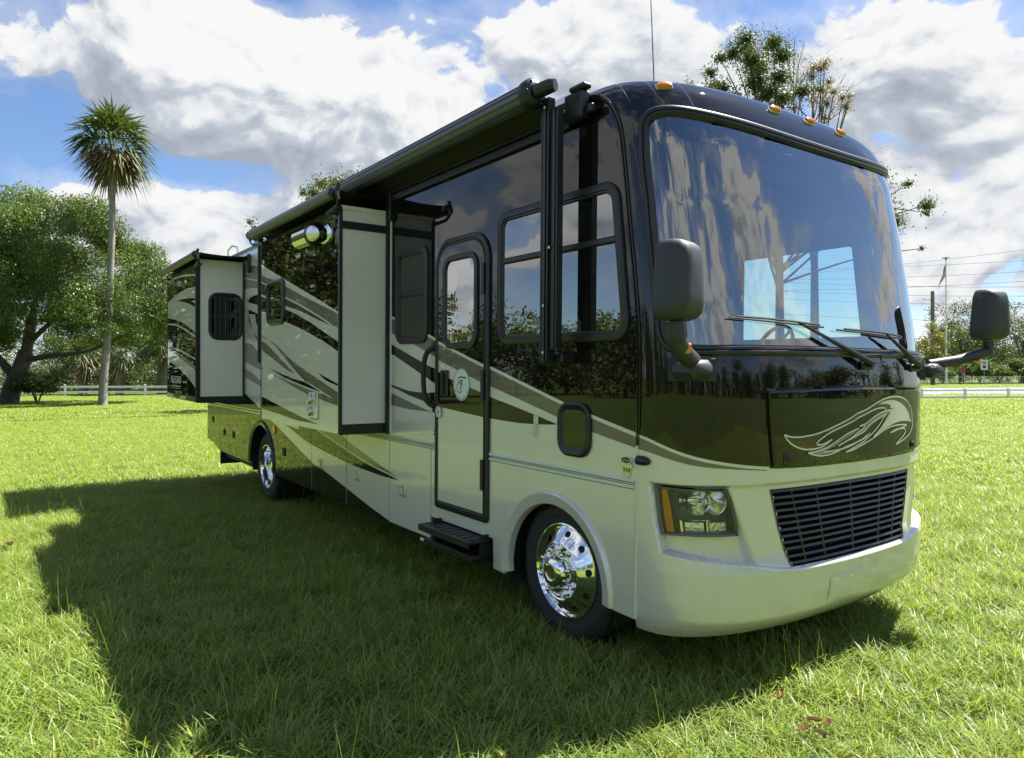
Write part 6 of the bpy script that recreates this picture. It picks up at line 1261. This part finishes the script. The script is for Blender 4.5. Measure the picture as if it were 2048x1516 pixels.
w3 = sheet('lower_window', lw, side, 0.008, M['darkglass'], RV); mb = MB(); bead(mb, lw, side, [(-0.032, 0.0), (-0.030, 0.016), (-0.016, 0.024), (-0.002, 0.020), (0.006, 0.012), (0.016, 0.010), (0.02, 0.004)], True); mb.build('window_frame', M['black'], w3, smooth=40)
sheet('window_backing', lw, side, 0.003, M['ink'], w3)
# flange beside the large slide-out, door hold-back, badge
mb = MB(); mb.box((-2.510, -1.284, 2.12), (0.022, 0.008, 2.06)); mb.build('slide_flange', M['decalwhite'], RV)
mb = MB(); mb.box((-2.535, -1.30, 2.12), (0.028, 0.04, 2.06)); mb.build('slide_seal', M['black'], RV)
mb = MB(); mb.box((-0.372, -1.286, 1.352), (0.046, 0.012, 0.060), 0.003); hb = mb.build('door_holdback', M['latchsilver'], RV); mb = MB(); mb.tube([(-0.375, -1.292, 1.345), (-0.382, -1.300, 1.29), (-0.392, -1.300, 1.245)], [0.006, 0.006, 0.011], 8); mb.build('hook', M['satin'], hb)
mb = MB(); bd = [(0.408, 1.150), (0.425, 1.148), (0.425, 1.118), (0.432, 1.098), (0.455, 1.086), (0.476, 1.098), (0.482, 1.118), (0.482, 1.148), (0.500, 1.150), (0.488, 1.135), (0.484, 1.162), (0.424, 1.162), (0.42, 1.135)]
bdg = slab('engine_badge', [(0.403, 1.152), (0.424, 1.140), (0.424, 1.118), (0.432, 1.096), (0.455, 1.084), (0.478, 1.096), (0.486, 1.118), (0.486, 1.140), (0.507, 1.152), (0.496, 1.164), (0.414, 1.164)], side, 0.008, 0.0, M['satin'], RV)
el = [(0.455 + 0.040 * math.cos(a), 1.183 + 0.020 * math.sin(a)) for a in np.linspace(0, 2 * math.pi, 24, endpoint=False)]; sheet('badge_oval', el, side, 0.010, M['ink'], bdg); mb = MB(); bead(mb, el, side, [(-0.004, 0.0), (-0.003, 0.012), (0.003, 0.012), (0.004, 0.0)], True); mb.build('oval_rim', M['latchsilver'], bdg)
text('Ford', 0.026, 'badge_script', M['satin'], bdg, side_mtx(0.455, 1.183, -1.2915), shear=0.3); text('V10', 0.034, 'badge_lettering', M['ink'], bdg, side_mtx(0.455, 1.128, -1.2890))
mb = MB(); mb.box((-5.848, -1.288, 0.880), (0.10, 0.016, 0.11), 0.006); mb.build('marker_reflector', M['amber'], RV)

# ---- slide-outs
def slide_out(name, X0_, X1_, Z0_, Z1_, Yo, mp, arts, corner_w):
    mb = MB(); y1 = -1.20
    vs = [(x, y, z) for x in (X0_, X1_) for y in (Yo, y1) for z in (Z0_, Z1_)]
    mb.add(vs, [(0, 2, 3, 1), (0, 4, 6, 2), (1, 3, 7, 5)]); s = mb.build(name, M['black'], RV, smooth=False)
    mask = [(X0_, Z0_), (X1_, Z0_), (X1_, Z1_), (X0_, Z1_)]
    fc = sheet('slide_face', mask, mp, 0.0, arts[0], s); art(mask, mp, 0.0, s, arts[1])
    e = end_map(X1_); zi = Z0_ + 0.085
    mb = MB(); ymid = (Yo + y1) / 2
    ep = sheet('end_panel', [(Yo, zi), (-1.22, zi), (-1.22, Z1_), (Yo, Z1_)], e, 0.0, M['endgray'], s)
    mb = MB(); mb.box((X1_ - 0.004, (Yo - 1.25) / 2, Z0_ + 0.04), (0.02, -1.25 - Yo, 0.09), 0.004); mb.build('bottom_seal', M['black'], s)
    mb = MB(); mb.box((X1_ - 0.002, Yo - 0.001, (Z0_ + Z1_) / 2), (0.030, corner_w, Z1_ - Z0_ - 0.004), 0.005); mb.build('corner_trim', M['black'], s)
    mb = MB(); mb.box((X1_ - 0.034, Yo - 0.002, (Z0_ + Z1_) / 2), (0.014, 0.008, Z1_ - Z0_ - 0.02)); mb.build('corner_strip', M['satin'], s)
    mb = MB(); mb.box((X0_ + 0.004, Yo + 0.004, (Z0_ + Z1_) / 2), (0.03, 0.016, Z1_ - Z0_ - 0.004), 0.004); mb.build('rear_trim', M['black'], s)
    for k in range(5):
        mb = MB(); mb.lathe([(0.006, 0.0), (0.005, 0.003), (0.0, 0.004)], (X1_ + 0.012, Yo + 0.05 + (-1.34 - Yo) * k / 4.3, Z1_ - 0.012), (1, 0, 0), 8); mb.build('trim_screw', M['satin'], s)
    mb = MB(); mb.box((X1_ + 0.004, -1.288, (Z0_ + Z1_) / 2), (0.04, 0.035, Z1_ - Z0_), 0.004); mb.build('wall_seal', M['black'], s)
    mb = MB(); mb.box((X1_ + 0.004, (Yo - 1.29) / 2, Z1_ - 0.012), (0.016, -1.29 - Yo, 0.035), 0.004); mb.build('end_cap_rail', M['endgray'], s)
    return s
b1l = sl(D['b_dark'], 4); xl, xr = -4.88, -2.565
BIGART = [('paint_stripe', cut(b1l, [(-2.5, 2.12), (-2.5, 3.1), (-4.95, 3.1), (-4.95, 2.83)]), 'dark', 0.0012), ('pinstripe', lpoly(b1l, 0.020), 'cream', 0.0026),
          ('paint_stripe', D['b_taupe'], 'taupe', 0.0014), ('paint_stripe', D['b_brown'], 'brown', 0.0018), ('pinstripe', lpoly(sl(D['b_line1'], 3), 0.016), 'cream', 0.0028),
          ('pinstripe', lpoly(D['b_line2'], 0.016), 'cream', 0.0028), ('paint_stripe', D['b_dark2'], 'dark', 0.0014), ('paint_stripe', D['b_s1'], 'taupe', 0.0014), ('paint_stripe', D['b_s2'], 'taupe', 0.0018),
          ('pinstripe', lpoly(D['b_s2l'][:5], 0.014), 'cream', 0.0030), ('pinstripe', lpoly(D['b_s1l'][:3], 0.014), 'cream', 0.0031), ('paint_stripe', D['b_s3'], 'taupe', 0.0020), ('paint_stripe', D['b_wedge'], 'dark', 0.0026), ('paint_stripe', D['b_blade'], 'dark', 0.0022), ('paint_stripe', D['b_low'], 'dark', 0.0016)]
BS = slide_out('slide_out', -4.88, -2.565, 1.10, 3.06, -1.73, big, (M['silver'], BIGART), 0.030)
mb = MB(); mb.box((-2.560, -1.51, 2.90), (0.022, 0.44, 0.066), 0.006); mb.build('end_rail', M['black'], BS)
sw = rrect(-4.575, -4.085, 2.165, 2.545, 0.06, 6); mb = MB(); bead(mb, sw, big, [(-0.05, 0.0), (-0.047, 0.016), (-0.03, 0.028), (-0.012, 0.028), (-0.004, 0.014), (0.006, 0.012), (0.01, 0.004)], True); swf = mb.build('slide_window', M['black'], BS, smooth=40)
sheet('slide_pane', sw, big, 0.006, M['darkglass'], BS); sheet('pane_backing', sw, big, 0.0035, M['ink'], BS)
# entertainment hatch, porch lamp, water inlet
mb = MB(); lps = []
for xx in (-3.58, -3.19): lps.append([(xx, -1.735 - 0.085 * math.sin(a) - 0.004, 2.91 - 0.095 * math.cos(a)) for a in np.linspace(0, math.pi, 14)])
mb.loops(lps, closed=False, cap0=True, cap1=True); mb.build('lamp_visor', M['chrome'], BS, smooth=50)
mb = MB(); mb.loops([[(-3.165 + dx, -1.735 - (0.10 * math.sin(a)) * k, 2.90 - 0.11 * math.cos(a)) for a in np.linspace(0, math.pi, 12)] for dx, k in ((-0.03, 1), (0.03, 1))], closed=False, cap0=True, cap1=True); mb.build('speaker', M['black'], BS)
mb = MB(); mb.loops([[(-2.90 + a * k, -1.732 - h, 2.865 + b * k) for a, b in rrect(-0.13, 0.13, -0.085, 0.085, 0.075, 6)] for h, k in ((0, 1), (0.012, 0.98), (0.02, 0.9))], cap1=True); pl_ = mb.build('porch_light', M['chrome'], BS, smooth=50)
mb = MB(); mb.lathe([(0.080, -0.10), (0.082, 0.0), (0.078, 0.02), (0.074, 0.024)], (-2.95, -1.825, 2.865), (0.55, -0.80, -0.12), 24); mb.build('lamp_housing', M['blackgloss'], BS); mb = MB(); mb.lathe([(0.075, 0.018), (0.065, 0.03), (0.03, 0.042), (0, 0.045)], (-2.95, -1.825, 2.865), (0.55, -0.80, -0.12), 24); mb.build('lamp_lens', M['fluted'], BS)
mb = MB(); mb.box((-3.20, -1.737, 1.32), (0.25, 0.014, 0.25), 0.008); mb.build('hatch_cover', M['silver'], BS)
for z_ in (1.375, 1.265):
    mb = MB(); mb.lathe([(0.044, 0.0), (0.044, 0.02), (0.036, 0.03), (0.0, 0.036)], (-3.245, -1.744, z_), (0, -1, 0), 20); mb.build('gas_port', M['satin'], BS)
mb = MB(); mb.box((-3.10, -1.748, 1.32), (0.035, 0.012, 0.23), 0.004); mb.box((-3.245, -1.757, 1.43), (0.05, 0.03, 0.03), 0.006); mb.build('hatch_hinge', M['chrome'], BS)
cl_ = lambda *k: [p for q_ in k for p in q_]
bd0 = D['d_s1'][:]
BEDART = [('paint_stripe', cl_(sl(D['d_s1'][:4], 3), sl(D['d_s1'][4:], 3)), 'silver', 0.0012), ('paint_stripe', D['d_blade'], 'dark', 0.0022), ('pinstripe', lpoly(sl(D['d_l0'], 4), 0.028), 'cream', 0.0022), ('pinstripe', lpoly(sl(D['d_l1'], 4), 0.028), 'cream', 0.0022),
          ('pinstripe', lpoly(sl(D['d_l2'], 4), 0.024), 'cream', 0.0022), ('paint_stripe', cl_(sl(D['d_s2'][:4], 3), sl(D['d_s2'][4:], 3)), 'silver', 0.0012), ('paint_stripe', D['d_s2t'], 'taupe', 0.0022)]
DS = slide_out('slide_out', -9.485, -7.255, 1.165, 3.14, -1.90, bedm, (M['dark'], BEDART), 0.060)
mb = MB(); mb.box((-8.37, -1.90, 1.20), (2.23, 0.03, 0.075), 0.008); mb.build('lower_trim', M['taupe'], DS)
text('ALLEGRO', 0.30, 'side_lettering', M['decalwhite'], DS, Matrix(((1.0, 0, 0, -8.785), (0, 0, -1, -1.9025), (0, 0.52, 0, 1.452), (0, 0, 0, 1))) @ Matrix.Diagonal((0.62, 1, 1, 1)), ext=0.0005)
for z_, w_ in ((1.358, 0.63), (1.325, 0.50)):
    mb = MB(); mb.box((-8.72, -1.9024, z_), (w_, 0.001, 0.010 if z_ > 1.34 else 0.006)); mb.build('lettering_rule', M['decalwhite'], DS)
ew = rrect(-1.725, -1.345, 2.075, 2.66, 0.09, 6); em_ = end_map(-7.255); mb = MB(); bead(mb, ew, em_, [(-0.040, 0.0), (-0.037, 0.014), (-0.02, 0.022), (-0.004, 0.018), (0.006, 0.008), (0.01, 0.004)], True); mb.build('end_window', M['black'], DS, smooth=40)
sheet('end_pane', ew, em_, 0.006, M['darkglass'], DS); sheet('pane_backing', ew, em_, 0.002, M['ink'], DS); mb = MB(); mb.box((-7.247, -1.535, 2.373), (0.016, 0.36, 0.018)); mb.build('sash_bar', M['mirror_plastic'], DS)
for k in range(5):
    mb = MB(); mb.box((-7.250, -1.68 + 0.07 * k, 2.37), (0.004, 0.012, 0.54)); mb.build('curtain_fold', M['shade'], DS)
# toppers
def topper(xa, xb, yr, zr, zw):
    mb = MB(); mb.tube([(xa, yr, zr), (xb, yr, zr)], 0.047, 20); t = mb.build('topper', M['topper'], RV, smooth=40)
    mb = MB(); n = 14; lps = []
    for k in range(5):
        f = k / 4; y = yr + (-1.285 - yr) * f; z = zr + 0.04 + (zw - zr - 0.04) * f - 0.02 * math.sin(math.pi * f); lps.append([(xa + 0.03 + (xb - xa - 0.06) * i / n, y, z + 0.003 * math.sin(i * 1.9 + k)) for i in range(n + 1)])
    mb.loops(lps, closed=False); mb.build('topper_fabric', M['fabric'], t, smooth=60)
    for x, s in ((xa, -1), (xb, 1)):
        m2 = MB(); m2.tube([(x, yr, zr), (x + s * 0.05, yr, zr), (x + s * 0.055, yr + 0.02, zr + 0.07)], 0.018, 8); m2.tube([(x + s * 0.05, yr, zr), (x + s * 0.06, yr + 0.015, zr - 0.06), (x + s * 0.02, yr + 0.03, zr - 0.10), (x - s * 0.28, yr + 0.05, zr - 0.12)], 0.016, 8)
        m2.box((x - s * 0.16, yr + 0.07, zr - 0.115), (0.18, 0.05, 0.03), 0.008); m2.lathe([(0.052, -0.01), (0.052, 0.012), (0.03, 0.02), (0, 0.02)], (x, yr, zr), (s, 0, 0), 16); m2.build('topper_bracket', M['black'], t)
    m3 = MB(); m3.box(((xa + xb) / 2, -1.292, zw), (xb - xa, 0.026, 0.05), 0.006); m3.box((xb - 0.02, -1.30, zw - 0.1), (0.05, 0.04, 0.26), 0.006); m3.build('wall_rail', M['black'], t)
topper(-4.93, -2.47, -1.83, 3.135, 3.20); topper(-9.40, -6.93, -1.995, 3.155, 3.20)
# patio awning
mb = MB(); n = 28; lps = []
for x in (-5.95, -0.16): lps.append([(x, -1.50 + 0.075 * math.cos(a), 3.325 + 0.075 * math.sin(a)) for a in np.linspace(0, 2 * math.pi, n, endpoint=False)])
mb.loops(lps, cap0=True, cap1=True); aw = mb.build('patio_awning', M['awntube'], RV, smooth=50)
mb = MB()
for a in (-2.4, -1.9, -1.4, -0.9): mb.box((-3.05, -1.50 + 0.0755 * math.sin(a) , 3.325 + 0.0755 * math.cos(a) * -1 * -1), (5.78, 0.006, 0.006))
mb.build('awning_rib', M['black'], aw)
mb = MB(); mb.lathe([(0.05, -0.03), (0.088, -0.02), (0.090, 0.02), (0.075, 0.045), (0.05, 0.055), (0, 0.056)], (-0.165, -1.50, 3.325), (1, 0, 0), 28); mb.tube([(-0.10, -1.50, 3.325), (0.0, -1.485, 3.33), (0.03, -1.47, 3.33)], [0.045, 0.042, 0.035], 14)
for k in range(6):
    a = k * math.pi / 3; mb.box((-0.118, -1.50 + 0.07 * math.cos(a), 3.325 + 0.07 * math.sin(a)), (0.012, 0.014, 0.014), 0.003)
mb.build('awning_end_cap', M['black'], aw, smooth=50)
mb = MB(); lps = []
for k in range(4):
    f = k / 3; lps.append([(-5.9 + 5.7 * i / 20, -1.50 + 0.21 * f, 3.395 - 0.17 * f - 0.015 * math.sin(math.pi * f)) for i in range(21)])
mb.loops(lps, closed=False); mb.build('awning_fabric', M['fabric'], aw, smooth=60)
mb = MB(); mb.box((-3.05, -1.292, 3.225), (5.9, 0.024, 0.035), 0.005); mb.box((-3.0, -1.289, 3.165), (5.9, 0.018, 0.05), 0.004); mb.build('awning_rail', M['black'], aw)
def channel(x, y, z0, z1, w=0.070, d=0.05):
    mb = MB(); pr_ = [(-w / 2, 0.0), (-w / 2, -d), (-w / 2 + 0.012, -d), (-w / 2 + 0.012, -d + 0.01), (-0.012, -d + 0.01), (-0.012, -d - 0.004), (0.012, -d - 0.004), (0.012, -d + 0.01), (w / 2 - 0.012, -d + 0.01), (w / 2 - 0.012, -d), (w / 2, -d), (w / 2, 0.0)]
    mb.loops([[(x + a, y + b, z) for a, b in pr_] for z in (z0, z1)], cap0=True, cap1=True); return mb
channel(-0.088, -1.405, 1.722, 3.29).build('awning_arm', M['black'], aw, smooth=False); channel(-0.016, -1.395, 1.80, 3.22, 0.062, 0.045).build('awning_arm', M['black'], aw, smooth=False)
channel(-5.95, -1.405, 1.722, 3.29).build('awning_arm', M['black'], aw, smooth=False)
for c_, d_2, bv in (((-0.055, -1.335, 1.745), (0.13, 0.11, 0.06), 0.008), ((0.05, -1.325, 3.225), (0.16, 0.07, 0.16), 0.01)): mb = MB(); mb.box(c_, d_2, bv); mb.build('awning_bracket', M['black'], aw)
mb = MB(); mb.box((0.085, -1.33, 3.325), (0.14, 0.07, 0.035), 0.012); mb.build('bracket_cap', M['black'], aw)
for z_ in (3.235, 2.40, 2.06, 1.78):
    mb = MB(); mb.lathe([(0.009, 0.0), (0.008, 0.004), (0.0, 0.005)], (-0.088 + (0.05 if z_ == 2.4 else 0.0), -1.4555, z_), (0, -1, 0), 10); mb.build('rivet', M['decalwhite'], aw)
mb = MB(); mb.tube([(-0.05, -1.315, 3.185), (0.10, -1.315, 3.183), (0.19, -1.315, 3.180)], 0.016, 8); mb.box((0.17, -1.31, 3.19), (0.05, 0.05, 0.05), 0.01); mb.build('crank_socket', M['black'], aw)

LG = 'curled leaves in the small cluster'
for x, y, yw, s, wh in ((1.45, -1.05, 0.6, 0.040, 'farthest back in'), (1.50, -1.02, 2.2, 0.036, 'smallest and most upright in'), (1.47, -1.16, 1.4, 0.042, 'lying flattest in'), (1.53, -1.14, 3.5, 0.034, 'nearest the camera in')): dead_leaf(x, y, yw, s, 'curled brown leaf ' + wh + ' the little leaf cluster', LG)
dead_leaf(1.2, -0.95, 1.9, 0.042, 'single dark brown leaf at the edge of the bumper shadow')
dead_leaf(-5.1, -4.05, 0.3, 0.085, 'large brown leaf on the lawn at the picture edge beyond the shadow')
